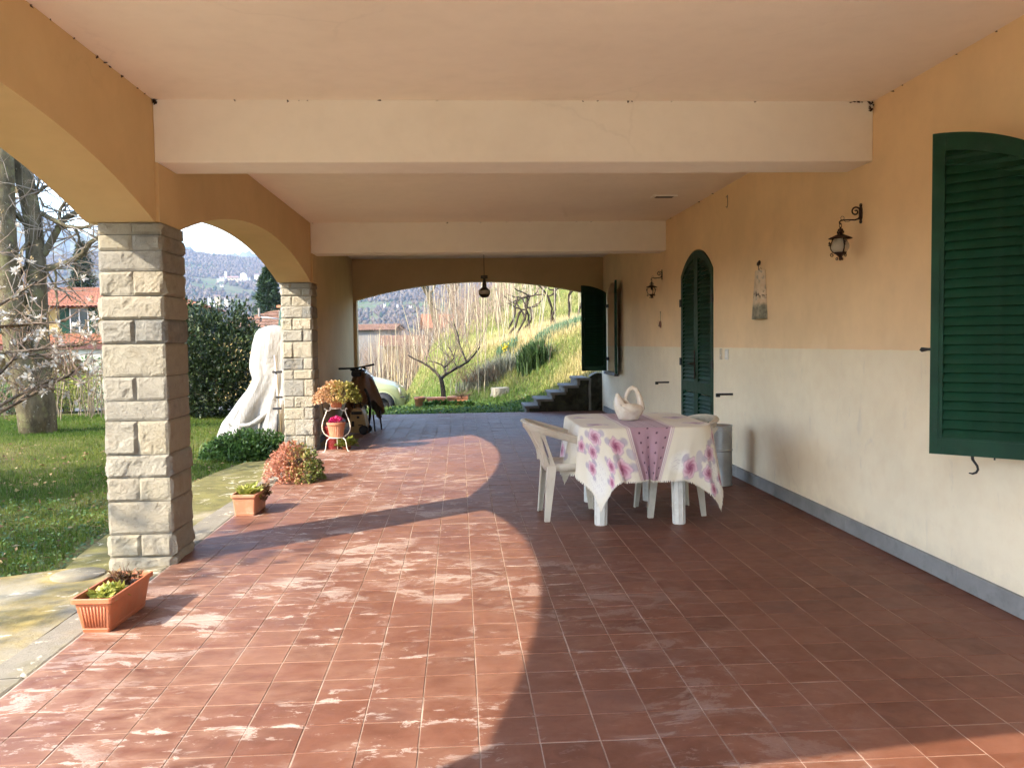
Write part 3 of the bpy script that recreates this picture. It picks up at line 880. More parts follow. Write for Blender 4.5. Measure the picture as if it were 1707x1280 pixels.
# the deep pleat in the middle of the front drop
fr = np.clip(-ny, 0, 1)*np.clip(d/.36, 0, 1.1)
k_ = np.exp(-((bx-.01)/.30)**2)
X_ = X_ - fr*k_*.80*(bx-.0)
Y_ = Y_ + fr*.085*np.exp(-((bx-.0)/.05)**2)*1.0
# right front corner trails outwards and lower, left front one swings in
cr_ = np.clip(nx, 0, 1)*np.clip(-ny, 0, 1)*2*np.clip(d/.5, 0, 1)
X_ += .05*cr_; Z_ -= .015*cr_
cl_ = np.clip(-nx, 0, 1)*np.clip(-ny, 0, 1)*2*np.clip(d/.5, 0, 1)
X_ += .09*cl_; Y_ -= .02*cl_
Z_ += .003*np.sin(UU*17+1)*np.sin(VV*13)*(sd < -.05)
# print ---------------------------------------------------------------
col = np.empty(UU.shape+(3,)); col[:] = (.70, .635, .50)
wash = (np.sin(UU*9+2*np.sin(VV*5))*np.sin(VV*7.3+1.5*np.sin(UU*6)))[..., None]
col *= 1 + .03*wash
def blend(mask, c):
    global col
    col = col*(1-mask[..., None]) + np.array(c)*mask[..., None]
rp = np.random.default_rng(4)
# pale patches with faint handwriting
for cx_, cy_, r_ in [(-.72, -.80, .16), (.70, -.82, .14), (-.74, .2, .15), (.76, .3, .15), (-.7, .8, .15), (.3, -.86, .08), (-.62, -.35, .13), (.66, -.25, .12)]:
    m = np.clip(1.3-np.hypot(UU-cx_, (VV-cy_)*1.15)/r_, 0, 1)**.7
    blend(np.clip(m*1.4, 0, 1)*.85, (.76, .725, .65))
    wr = (np.abs(np.mod(VV-cy_+.004*np.sin(UU*160)+.003*np.sin(UU*410+cx_*50), .021)-.0105) < .0021)*(np.sin(UU*95+np.floor(VV/.021)*2.7) > -.55)
    blend(wr*np.clip(m*2-.5, 0, 1)*.5, (.42, .36, .38))
def rose(cx_, cy_, R_, ph, tone):
    dx, dy = UU-cx_, VV-cy_; r_ = np.hypot(dx, dy); th = np.arctan2(dy, dx)
    edge = R_*(1+.10*np.sin(5*th+ph)+.06*np.sin(9*th+2*ph))
    m = np.clip((edge-r_)/.006, 0, 1)
    t_ = r_/R_
    pet = .5+.5*np.sin(5*th+ph+6.5*t_*2)+.25*np.sin(8*th-ph*2+9*t_)
    dark = np.array((.22, .04, .10)); mid = np.array((.46, .17, .25)); pale = np.array((.68, .46, .50))
    a = np.clip(t_*1.15+.25*(pet-.5), 0, 1)[..., None]
    c = np.where(a < .5, dark+(mid-dark)*a*2, mid+(pale-mid)*(a-.5)*2)
    c = c*(1-tone) + c.mean(-1, keepdims=True)*np.array((1.08, .95, 1.0))*tone
    lv = np.clip((R_*1.35*(1+.3*np.sin(3*th+ph))-r_)/.01, 0, 1)*np.clip(np.sin(3*th+ph)-.2, 0, 1)*1.6
    global col
    blend(np.clip(lv, 0, 1)*.8, (.40, .34, .40))
    ol = np.clip((edge+.005-r_)/.003, 0, 1); blend(ol*.6, (.36, .22, .34))
    col = col*(1-m[..., None]) + c*m[..., None]
for cx_, cy_, r_, ph, to in [(-.30, -.74, .052, .3, 0), (-.30, -.905, .060, 1.2, 0), (-.46, -.86, .045, 2.2, .1), (-.56, -.95, .040, .4, 0), (-.58, -.66, .045, 3.1, .15), (-.62, -.52, .04, .9, .1), (-.71, -.70, .045, 2.5, .1), (-.46, -.62, .05, 1.8, .25),
        (.40, -.90, .062, .5, .1), (.55, -.72, .05, 1.6, .3), (.60, -.86, .05, 2.9, .2), (.70, -.93, .042, .2, .1), (.72, -.6, .05, .8, .2), (.55, -.55, .045, 1.1, .3), (.78, -.75, .04, 2.0, 0),
        (-.72, -.1, .055, 1.1, .1), (-.76, .25, .05, .3, .1), (.72, -.1, .055, 2.1, .2), (.74, .3, .05, 1.4, .1), (-.62, .72, .055, .2, .1), (.6, .75, .06, 1.9, .1), (-.36, .8, .05, 2.4, .2), (.36, .85, .05, .4, .2), (-.36, -.35, .05, 1.9, .5), (.36, .1, .055, .7, .5), (-.38, .25, .05, 2.7, .5), (.40, -.36, .05, .1, .5)]:
    rose(cx_, cy_, r_*1.22, ph, to)
for cx_, cy_, r_ in [(-.20, -.80, .035), (.46, -.80, .04), (.30, .6, .04), (-.3, .55, .04)]:
    blend(np.clip((r_-np.hypot(UU-cx_, (VV-cy_)*.8+.3*(UU-cx_)))/.004, 0, 1)*.8, (.45, .40, .43))
band = np.abs(UU)
blend((band < .152)*1.0, (.40, .245, .285))
blend(((band >= .152) & (band < .160))*1.0, (.82, .76, .68)); blend(((band >= .163) & (band < .170))*1.0, (.48, .31, .38)); blend(((band >= .178) & (band < .182))*1.0, (.52, .37, .42))
gx = np.mod(UU+.2, .072)-.036
row_ = np.floor((UU+.2)/.072); gy = np.mod(VV+.036*np.mod(row_, 2), .072)-.036
blend(np.clip((.0088-np.hypot(gx, gy))/.002, 0, 1)*(band < .148), (.045, .012, .03))
idx = np.arange(NU*NV).reshape(NV, NU)
F = np.stack([idx[:-1, :-1], idx[:-1, 1:], idx[1:, 1:], idx[1:, :-1]], -1).reshape(-1, 4)
t = NT('printed_cloth'); c = t.attr('col', 'Color'); p = t.obj()
wv = t.noise(420, 2, .5, p)
M_cloth = t.set(c, .72, t.bump(wv, .15, .002), spec=.25, Sheen_Weight=.15)
me = np_mesh('tablecloth', np.c_[X_.ravel(), Y_.ravel(), Z_.ravel()], F, M_cloth, True, {'col': col.reshape(-1, 3)})
cloth = thing('tablecloth', 'floral cream tablecloth with lilac dotted band draped over the table', 'tablecloth', (TC.x, TC.y, 0))
place('cloth', me, cloth)
# lace fringe along the hem
ring = [(0, i) for i in range(NU)] + [(j, NU-1) for j in range(NV)] + [(NV-1, i) for i in range(NU)][::-1] + [(j, 0) for j in range(NV)][::-1]
mb = MB(); rf = random.Random(9)
for n_ in range(0, len(ring)-2, 2):
    a = ring[n_]; b = ring[n_+2]
    A = Vector((X_[a], Y_[a], Z_[a])); B = Vector((X_[b], Y_[b], Z_[b])); m_ = (A+B)/2
    o_ = Vector((m_.x, m_.y, 0)).normalized()
    tip = m_ + Vector((rf.gauss(0, .002), rf.gauss(0, .002), -.013-.006*rf.random())) + o_*.004
    mb.add([A, B, tip+(B-A)*.22, tip-(B-A)*.22], [(0, 1, 2, 3)])
o = mb.build('lace_fringe', simple('lace', (.70, .64, .52), .8, .1), cloth)

def monobloc(name, label, loc, rz, group):
    """low backed plastic armchair, faces +x"""
    t = thing(name, label, 'chair', loc, rz, group)
    # seat: dished sheet with a turned-down apron
    P = []; n = 14
    for i in range(n+1):
        u = -.205 + .405*i/n; row = []
        hw = .205 - .03*((.2-u)/.405)
        for j in range(n+1):
            w = -1+2*j/n
            z = .432 - .022*(1-w*w)*(1-((u-.0)/.25)**2*.6) - (.03*max(0, (u-.14)/.06)**2)
            row.append((u, hw*w, z))
        P.append(row)
    edge = [P[0][j] for j in range(n+1)] + [P[i][n] for i in range(1, n+1)] + [P[n][j] for j in range(n-1, -1, -1)] + [P[i][0] for i in range(n-1, 0, -1)]
    mb = MB(); mb.grid(P); mb.grid([[(x, y, z-.008) for x, y, z in r_[::-1]] for r_ in P])
    mb.grid([edge, [(x*1.02, y*1.03, z-.012) for x, y, z in edge], [(x*1.025, y*1.035, z-.055) for x, y, z in edge], [(x*1.0, y*1.01, z-.055) for x, y, z in edge]], wrap=True)
    mb.build('seat', M_chair, t)
    # rim that forms arms and top of the back
    path = []
    for k in range(33):
        a = -1+2*k/32; s_ = abs(a)
        if s_ > .45:
            q = (s_-.45)/.55; x = -.245+.355*q; y = math.copysign(.262-.006*q, a); z = .715-.105*q**1.0
        else:
            ph = a/.45*PI/2; x = -.245-.118*math.cos(ph); y = .262*math.sin(ph); z = .715+.035*math.cos(ph)
        path.append(Vector((x, y, z)))
    prof = [(-.022, .004), (0, .010), (.022, .004), (.026, -.004), (.019, -.006), (.010, -.02), (.006, -.052), (-.002, -.052), (-.006, -.018), (-.020, -.004)]
    rows = []
    for k, c in enumerate(path):
        tg = (path[min(k+1, 32)]-path[max(k-1, 0)]); tg.z = 0; tg.normalize(); o_ = Vector((tg.y, -tg.x, 0))
        ctr = Vector((-.06, 0, 0)); 
        if (c-ctr).dot(o_) < 0: o_ = -o_
        wfac = 1.0 + .5*max(0, (abs(-1+2*k/32)-.6)/.4)*1.0
        rows.append([c+o_*(a*wfac)+Vector((0, 0, b)) for a, b in prof])
    mb = MB(); mb.grid(rows, wrap=True)
    mb.add(rows[0], [tuple(range(len(prof)))]); mb.add(rows[-1], [tuple(range(len(prof)))[::-1]])
    mb.build('arm_rim', M_chair, t)
    # back panel slats rising from the seat to the rim
    for k in range(7):
        a = (-.78+1.56*k/6); ph = a*PI/2; w = .026
        P = []
        for i in range(7):
            q = i/6; row = []
            for s_ in (-1, 1):
                pp = ph + s_*w/.25*1.15
                xt, yt = -.245-.112*math.cos(pp), .258*math.sin(pp)
                xb, yb = -.205-.02*math.cos(pp), .195*math.sin(pp)
                row.append((xb+(xt-xb)*(q*.6+q*q*.4), yb+(yt-yb)*q, .425+(.672+.03*math.cos(pp)-.425)*q))
            P.append(row)
        mb = MB(); mb.grid(P); mb.grid([[(x-.008, y, z) for x, y, z in r_[::-1]] for r_ in P])
        for e in (0, 1): mb.grid([[P[i][e] for i in range(7)], [(P[i][e][0]-.008, P[i][e][1], P[i][e][2]) for i in range(7)]])
        mb.build('back_slat', M_chair, t)
    for s_ in (-1, 1):
        # front arm post
        mb = MB(); rows = []
        for q in range(8):
            u = q/7; x = .125-.03*math.sin(u*PI)*.6-.02*u; z = .40+.165*u; y = s_*(.214+.040*u); w = .036+.012*abs(u-.5)*2
            rows.append([(x-w, y-.006*s_, z), (x+w, y-.006*s_, z), (x+w, y+.008*s_, z), (x-w, y+.008*s_, z)])
        mb.grid(rows, smooth=False, wrap=True); mb.build('arm_post', M_chair, t)
        # rear side post, broad with a slot
        for off in (-.022, .022):
            mb = MB(); rows = []
            for q in range(8):
                u = q/7; x = -.195-.085*u**1.3+off*(1.0-.1*u); y = s_*(.200+.055*u); z = .42+.265*u; w = .011+.012*(abs(u-.5)*2)**3
                rows.append([(x-w, y-.006*s_, z), (x+w, y-.006*s_, z), (x+w, y+.007*s_, z), (x-w, y+.007*s_, z)])
            mb.grid(rows, smooth=False, wrap=True); mb.build('back_post', M_chair, t)
        # legs: angle section, tapering
        for xb, xt, sg in ((-.225, -.185, -1), (.205, .165, 1)):
            mb = MB(); rows = []
            for q in range(9):
                u = q/8; z = .425*(1-u); w = .050-.022*u; x = xt+(xb-xt)*u; y = s_*(.196+.020*u); th = .009
                e = x+sg*w*.5; i_ = x-sg*w*.9
                rows.append([(e, y+th*s_, z), (i_, y+th*s_, z), (i_, y, z), (e-sg*th, y, z), (e-sg*th, y-w*s_, z), (e, y-w*s_, z)])
            mb.grid(rows, smooth=False, wrap=True); mb.add(rows[-1], [tuple(range(6))])
            mb.build('leg', M_chair, t)
    return t
monobloc('plastic_chair', 'white plastic armchair on the left side of the table, its back in full view', (.850, 6.575, 0), rad(2), 'white plastic chairs at the table')
monobloc('plastic_chair', 'white plastic armchair tucked in right of the table, beside the metal drum', (1.625, 6.62, 0), PI+rad(3), 'white plastic chairs at the table')

# ================================================================== swan jug
def mk_glaze():
    t = NT('ivory_glaze'); p = t.obj()
    c = t.mix(t.ramp(t.noise(25, 4, .6, p), [(.4, 0), (.7, 1)]), (.68, .58, .47), (.76, .69, .58))
    return t.set(c, .22, t.bump(t.noise(60, 3, .6, p), .35, .004), spec=.6)
M_glaze = mk_glaze()
t = thing('swan_jug', 'glazed ivory swan-shaped ceramic jug standing on the tablecloth', 'jug', (1.325, 6.66, TZ+.006), rad(-4))
P = []
prof = [(.0, .0), (.062, .0), (.074, .006), (.080, .02), (.098, .05), (.110, .08), (.110, .105), (.098, .130), (.080, .146), (.066, .150)]
for r_, z in prof:
    row = []
    for k in range(32):
        a = 2*PI*k/32; ca, sa = math.cos(a), math.sin(a)
        lobes = 1 + (.07*math.sin(a*2+.6)*math.sin(a*3+1) if .03 < z < .14 else 0)
        lift = .066*max(0, -ca)**3*(z/.15)**2.5 - .022*(z/.15)**4*(1-max(0, -ca)**2)
        row.append((ca*r_*1.05*lobes + (-.018*max(0, -ca)**6*(z/.15)**3), sa*r_*.82*lobes, z+lift))
    P.append(row)
inner = [[(x*.88, y*.86, z-.004) for x, y, z in P[-1]], [(x*.8, y*.8, .09) for x, y, z in P[-1]], [(0, 0, .07)]*32]
mb = MB(); mb.grid(P+inner, wrap=True); mb.build('body', M_glaze, t)
mb = MB()
mb.tube([(.095, 0, .08), (.092, 0, .13), (.084, 0, .175), (.071, 0, .215), (.054, 0, .245), (.030, 0, .256), (.006, 0, .242), (-.012, 0, .215), (-.022, 0, .185), (-.026, 0, .165)], [.036, .029, .024, .0205, .0185, .0175, .0165, .016, .015, .014], 12)
mb.build('neck', M_glaze, t)
mb = MB(); mb.tube([(-.024, 0, .182), (-.028, 0, .168), (-.024, 0, .154), (-.012, 0, .143), (.004, 0, .132), (.012, 0, .127)], [.012, .0195, .0195, .013, .008, .003], 12); mb.build('head', M_glaze, t)
for s_ in (-1, 1):
    mb = MB(); P = []
    for i in range(9):
        u = i/8; row = []
        for j in range(9):
            w = -1+2*j/8
            x = .07-.165*u; hgt = .05*math.sin(PI*min(1, u*1.05+.08)); z = .085+.012*u+hgt*w*.8+.04*u*u
            y = s_*(.094*math.sqrt(max(.05, 1-(x/.125)**2))*(1-.18*w*w)+.010)
            row.append((x, y, z))
        P.append(row)
    mb.grid(P); mb.build('wing', M_glaze, t)

# ================================================================== metal drum
def mk_galv():
    t = NT('galvanised_metal'); p = t.obj()
    c = t.mix(t.ramp(t.noise(6, 6, .65, p), [(.35, 0), (.7, 1)]), (.36, .37, .37), (.50, .51, .50))
    c = t.mix(t.ramp(t.noise(14, 6, .7, p), [(.60, 0), (.8, .5)]), c, (.24, .22, .19))
    return t.set(c, t.math('MULTIPLY_ADD', t.noise(9, 4, .6, p), .25, .33), t.bump(t.noise(7, 3, .5, p), .12, .02), metal=.75)
t = thing('metal_drum', 'dull grey metal drum with lid standing against the wall by the table', 'drum', (2.392, 7.76, 0), .4)
M_galv = mk_galv(); R_ = .1185
mb = MB(); mb.lathe([(.001, .003), (R_-.004, .003), (R_+.001, .001), (R_+.001, .008), (R_-.002, .012), (R_-.001, .15), (R_-.002, .318)], 40); mb.build('lower_body', M_galv, t)
mb = MB(); mb.lathe([(R_-.002, .318), (R_+.004, .322), (R_+.005, .328), (R_+.004, .334), (R_-.002, .338)], 40); mb.build('hoop', M_galv, t)
mb = MB(); mb.lathe([(R_-.002, .338), (R_-.0005, .45), (R_-.002, .505)], 40); mb.build('upper_body', M_galv, t)
mb = MB(); mb.lathe([(R_-.002, .505), (R_+.002, .507), (R_+.002, .512), (R_, .514), (R_+.0005, .545), (R_+.004, .552), (R_, .558), (R_-.006, .556), (R_-.010, .540), (.05, .536), (.001, .537)], 40); mb.build('lid', M_galv, t)

# ================================================================== foliage helper
def leaf_cloud(pts, dirs, size, asp=.45, jit=.35, seed=0, fold=.25, tone=None):
    """one folded leaf (2 quads) at each point; returns V, F(quads), rnd"""
    r = np.random.default_rng(seed); n = len(pts)
    pts = np.asarray(pts, float); d = np.asarray(dirs, float) + r.normal(0, jit, (n, 3))
    d /= np.linalg.norm(d, axis=1, keepdims=True)+1e-9
    up = np.tile([0, 0, 1.0], (n, 1)) + r.normal(0, .5, (n, 3))
    s = np.cross(d, up); s /= np.linalg.norm(s, axis=1, keepdims=True)+1e-9
    nn = np.cross(s, d)
    sz = (size*(.65+.7*r.random(n)))[:, None]; w = sz*asp*.5
    base = pts; mid = pts + d*sz*.5; tip = pts + d*sz
    a = mid + s*w + nn*w*fold; b = mid - s*w + nn*w*fold
    V = np.stack([base, a, tip, b, mid*0+pts+d*sz*.5], 1).reshape(-1, 3)
    k = np.arange(n)[:, None]*5
    F = np.concatenate([k+[0, 1, 2, 4], k+[0, 4, 2, 3]], 0)
    rv = (r.random(n) if tone is None else np.clip(np.asarray(tone)+r.normal(0, .12, n), 0, 1))
    return V, F, np.repeat(rv, 5)
def leaves_obj(name, mat, parent, parts, loc=(0, 0, 0)):
    Vs, Fs, Rs = [], [], []; b = 0
    for V, F, R in parts:
        Vs.append(V); Fs.append(F+b); Rs.append(R); b += len(V)
    me = np_mesh(name, np.concatenate(Vs), np.concatenate(Fs), mat, True, {'rnd': np.concatenate(Rs)})
    return place(name, me, parent, loc)

# ================================================================== pots on the floor
M_terra = simple('terracotta_plastic', (.44, .135, .055), .48, .10, 5, .03, 60, dirt=(.36, .16, .09))
M_terra2 = simple('weathered_terracotta', (.46, .185, .095), .62, .14, 7, .08, 60, dirt=(.50, .30, .20))
M_soil = simple('potting_soil', (.035, .024, .016), .95, .4, 40, .6, 60)
M_twig = simple('dry_twig', (.16, .10, .06), .85, .3, 20)
ML_lime = leafmat('lime_leaves', [(.13, .16, .025), (.22, .26, .04), (.36, .37, .07), (.46, .43, .11)], .45, .35)
ML_dead = leafmat('withered_leaves', [(.10, .05, .025), (.19, .10, .05), (.30, .20, .09), (.34, .27, .12)], .7, .2)
ML_sedum = leafmat('sedum_leaves', [(.13, .17, .035), (.30, .30, .08), (.46, .22, .11), (.50, .18, .11), (.56, .30, .20)], .5, .25)
ML_sedum2 = leafmat('sedum_leaves_sun_painted', [(.15, .16, .03), (.34, .31, .07), (.50, .38, .13), (.52, .28, .13), (.58, .36, .2)], .5, .25)  # lighter, yellower sedum copy with sunlight put into the leaf colours
ML_pink = leafmat('magenta_petals', [(.35, .01, .07), (.55, .02, .14), (.68, .06, .24)], .5, .25)
ML_green = leafmat('green_leaves', [(.02, .055, .012), (.045, .11, .02), (.09, .17, .035), (.16, .23, .05)], .5, .3)

def trough(name, label, loc, rz, w0, l0, w1, l1, h, mat, ribs):
    """tapered window box; w across x, l along y"""
    t = thing(name, label, 'planter', loc, rz, 'terracotta planters along the porch edge')
    def rr_(w, l, r, z): return [(x, y, z) for x, y in rrect(w/2, l/2, r, 4)]
    f = lambda q: (w0+(w1-.02-w0)*q, l0+(l1-.02-l0)*q)
    rows = []
    for q in (0, .10, .12, .82): w, l = f(q); o_ = .004 if q == .10 else 0; rows.append(rr_(w+o_, l+o_, .012, q*h))
    wl = f(.82)
    rows += [rr_(wl[0]+.004, wl[1]+.004, .014, .825*h), rr_(w1-.012, l1-.012, .016, .86*h), rr_(w1, l1, .018, .87*h), rr_(w1, l1, .018, h-.003), rr_(w1-.005, l1-.005, .016, h),
             rr_(w1-.022, l1-.022, .012, h), rr_(w1-.026, l1-.026, .012, h-.004), rr_(w1-.05, l1-.05, .012, h*.70)]
    mb = MB(); mb.grid(rows, smooth=False, wrap=True); mb.add(rr_(w0, l0, .012, .001), [tuple(range(20))])
    mb.build('box', mat, t)
    if ribs:
        n = ribs
        for k in range(n):
            for s_ in (-1, 1):
                rows = []; x = (-.5+(k+.5)/n)*.78
                for q in (.16, .45, .76):
                    w, l = f(q); rows.append((x*w, s_*(l/2+.0005), q*h))
                mb = MB(); mb.tube(rows, .0045, 6); mb.build('rib', mat, t)
    rows = [rr_(w1-.05, l1-.05, .012, h*.80)]
    mb = MB(); mb.add(rows[0], [tuple(range(20))])
    s_o = mb.build('soil', M_soil, t)
    return t
rp_ = np.random.default_rng(21)
def rosettes(centres, n, r, size, mat, name, parent, tone, seed, asp=.55, up=.6):
    parts = []
    for k, (cx_, cy_, cz_) in enumerate(centres):
        a = rp_.random(n)*2*PI; el = rp_.random(n)
        dirs = np.c_[np.cos(a)*(1-el*.5), np.sin(a)*(1-el*.5), up*el+.15]
        pts = np.c_[cx_+np.cos(a)*r*rp_.random(n)*.5, cy_+np.sin(a)*r*rp_.random(n)*.5, cz_+rp_.random(n)*r*.5]
        parts.append(leaf_cloud(pts, dirs, size, asp, .25, seed+k, .3, tone+rp_.random(n)*.5))
    return leaves_obj(name, mat, parent, parts)
def twigs(parent, centre, n, h, spread, r, mat, name, seed):
    mb = MB(); q = random.Random(seed)
    for k in range(n):
        p = Vector(centre)+Vector((q.gauss(0, .015), q.gauss(0, .015), 0)); dv = Vector((q.gauss(0, spread), q.gauss(0, spread), 1)).normalized(); pts = [p.copy()]
        for s_ in range(4):
            dv = (dv+Vector((q.gauss(0, .3), q.gauss(0, .3), q.gauss(0, .1)))).normalized(); p = p+dv*h/4*q.uniform(.7, 1.2); pts.append(p.copy())
        mb.tube(pts, [r, r*.85, r*.7, r*.5, r*.3], 5)
    o_ = mb.build(name, mat, parent); o_['kind'] = 'stuff'; return o_
p1 = trough('planter_box', 'bright terracotta planter box with ribbed end, nearest the camera by the pillar', (-1.757, 4.36, 0), rad(-3.0), .128, .41, .198, .50, .176, M_terra, 8)
rosettes([(-.035, -.10, .135), (.02, -.14, .14), (.035, -.05, .14), (-.01, -.02, .135), (.045, -.19, .135)], 60, .05, .045, ML_lime, 'lettuce_leaves', p1, .35, 5)
twigs(p1, (.0, .13, .135), 14, .12, .7, .003, M_twig, 'dead_stems', 3)
rosettes([(0, .13, .15), (.03, .16, .16), (-.03, .10, .17)], 60, .06, .028, ML_dead, 'withered_leaves', p1, .2, 15)
p2 = trough('planter_box', 'pale terracotta planter box with yellow-green plants in front of the second arch', (-1.733, 7.06, 0), rad(-2), .155, .34, .205, .40, .172, M_terra2, 0)
rosettes([(-.03, -.08, .15), (.02, -.10, .15), (.05, -.03, .15), (-.04, .0, .15), (.01, .03, .16)], 60, .06, .055, ML_lime, 'yellow_green_leaves', p2, .45, 35)
twigs(p2, (.05, .10, .14), 10, .10, .9, .003, M_twig, 'dead_stems', 8)
rosettes([(.07, .10, .16), (.11, .08, .15), (.13, .03, .12), (.10, .12, .17), (.115, -.03, .09)], 50, .05, .03, ML_dead, 'withered_leaves', p2, .1, 45)

def sedum(parent, centre, rx, ry, rz_, n, mat, name, seed, size, lean=None, hang=0.0):
    r = np.random.default_rng(seed)
    # stems ending in small leaf rosettes over a dome
    u = r.random(n)*2*PI; v = np.arccos(1-r.random(n)*1.35)
    c = np.c_[np.sin(v)*np.cos(u)*rx, np.sin(v)*np.sin(u)*ry, np.cos(v)*rz_]*(0.55+.5*r.random((n, 1))**.6)
    c[:, 2] -= hang*(np.hypot(c[:, 0]/rx, c[:, 1]/ry)**2)*rz_
    parts = []; k = 9
    cc = np.repeat(c, k, 0); dirs = np.repeat(c/np.linalg.norm(c, axis=1, keepdims=True), k, 0) + r.normal(0, .75, (n*k, 3))
    tone = np.clip(.55 - .75*np.repeat(c[:, 0]/rx, k) + r.normal(0, .15, n*k), 0, 1)
    parts.append(leaf_cloud(cc+r.normal(0, size*.35, cc.shape)+np.array(centre), dirs, size, .62, .2, seed+1, .3, tone))
    return leaves_obj(name, mat, parent, parts)

p3 = thing('sedum_pot', 'bushy red and green succulent spilling over its terracotta pot on the floor', 'potted plant', (-1.67, 8.60, 0))
mb = MB(); mb.lathe([(.001, .002), (.075, .002), (.095, .13), (.108, .132), (.110, .155), (.100, .157), (.094, .135), (.001, .13)], 26); mb.build('pot', M_terra, p3)
sedum(p3, (0, 0, .14), .285, .25, .235, 620, ML_sedum, 'succulent_leaves', 50, .026, hang=.35)
twigs(p3, (0, 0, .13), 60, .22, .95, .0045, M_twig, 'stems', 12)

# ================================================================== lyre plant stand with pots
M_stand = simple('white_painted_iron', (.68, .62, .50), .5, .1, 20, .1, 100, dirt=(.40, .27, .16))
st = thing('plant_stand', 'white wrought iron lyre-shaped plant stand at the second pillar', 'plant stand', (-1.565, 10.82, 0))
for k in range(3):
    a = rad(200+120*k) + .25; dx, dy = math.cos(a), math.sin(a)
    mb = MB(); mb.tube([(dx*r_, dy*r_, z) for r_, z in ((.188, .005), (.165, .012), (.150, .05), (.142, .105), (.132, .145), (.105, .168), (.070, .174))], .006, 8)
    mb.build('leg', M_stand, st)
mb = MB(); mb.tube([(.088*math.cos(a), .088*math.sin(a), .176) for a in [k*PI/12 for k in range(24)]], .006, 8, closed=True); mb.build('lower_ring', M_stand, st)
mb = MB(); mb.lathe([(.001, .176), (.088, .176), (.088, .180), (.001, .180)], 20); mb.build('lower_plate', M_stand, st)
for s_ in (-1, 1):
    mb = MB()
    mb.tube([(s_*r_, 0, z) for r_, z in ((.075, .178), (.115, .195), (.150, .225), (.172, .270), (.176, .320), (.165, .375), (.145, .430), (.125, .475), (.117, .505), (.120, .527), (.128, .540), (.136, .538), (.139, .528))], .0068, 8)
    mb.tube([(s_*r_, 0, z) for r_, z in ((.117, .505), (.100, .515), (.080, .515), (.062, .528), (.057, .548), (.062, .575), (.074, .60), (.084, .64), (.088, .68))], .006, 8)
    mb.build('lyre_arm', M_stand, st)
mb = MB(); mb.tube([(-.06, 0, .542), (-.03, 0, .538), (0, 0, .536), (.03, 0, .538), (.06, 0, .542)], .006, 8); mb.tube([(.075*math.cos(a), .075*math.sin(a), .545) for a in [k*PI/10 for k in range(20)]], .005, 6, closed=True); mb.build('upper_ring', M_stand, st)
def round_pot(name, label, loc, r0, r1, h, mat, ribs, group=None):
    t = thing(name, label, 'flower pot', loc, 0, group)
    n = 48; rows = []
    for q, rim in ((0, 0), (.03, 0), (.76, 0), (.78, .3), (.82, 1), (.90, 1.3), (.97, 1.1), (1, .6)):
        row = []
        for k in range(n):
            a = 2*PI*k/n; r_ = r0+(r1-r0)*q + rim*.008
            if ribs and .02 < q < .78: r_ += .0035*(1 if k % 2 else -.2)
            row.append((r_*math.cos(a), r_*math.sin(a), q*h))
        rows.append(row)
    rows.append([(x*.90, y*.90, h-.002) for x, y, z in rows[-1]]); rows.append([(x*.86, y*.86, h*.80) for x, y, z in rows[-1]]); 
    mb = MB(); mb.grid(rows, smooth=False, wrap=True); mb.add(rows[0], [tuple(range(n))[::-1]]); mb.build('pot', mat, t)
    mb = MB(); mb.add([(x*.99, y*.99, h*.84) for x, y, z in rows[-1]], [tuple(range(n))]); mb.build('soil', M_soil, t)
    return t
lp = round_pot('flower_pot', 'ribbed terracotta pot with magenta flowers on the lower shelf of the stand', (-1.565, 10.82, .182), .080, .112, .185, M_terra2, True)
rosettes([(-.03, -.03, .18), (.02, -.05, .19), (.04, 0, .20), (-.01, .02, .20), (-.05, .01, .185), (.0, -.02, .215)], 42, .06, .032, ML_pink, 'petals', lp, .3, 70, asp=.8, up=.9)
twigs(lp, (.0, .0, .15), 8, .12, .5, .003, M_twig, 'stems', 31)
up_ = round_pot('flower_pot', 'red-leaved succulent in a terracotta pot on top of the white stand', (-1.555, 10.82, .552), .060, .088, .125, M_terra, True)
sedum(up_, (.02, 0, .185), .285, .20, .135, 560, ML_sedum2, 'succulent_leaves', 90, .028, hang=.55)
twigs(up_, (0, 0, .10), 46, .22, 1.3, .0045, M_twig, 'stems', 41)
# pot and low plant on the floor behind the stand
bp = round_pot('flower_pot', 'dark red pot on the floor behind the white stand', (-1.64, 11.10, 0), .085, .12, .30, simple('oxblood_pot', (.16, .012, .01), .45, .2), False)
fp = thing('low_potted_plant', 'small green plant on the floor behind the stand feet', 'plant', (-1.47, 11.02, 0))
rosettes([(-.06, 0, .03), (.02, -.03, .04), (.07, .01, .04), (.0, .03, .06)], 40, .07, .085, ML_lime, 'leaves', fp, .2, 120)
mb = MB(); mb.lathe([(.001, .001), (.05, .001), (.06, .03), (.062, .035), (.055, .036), (.001, .03)], 18); mb.build('saucer', M_terra, fp)

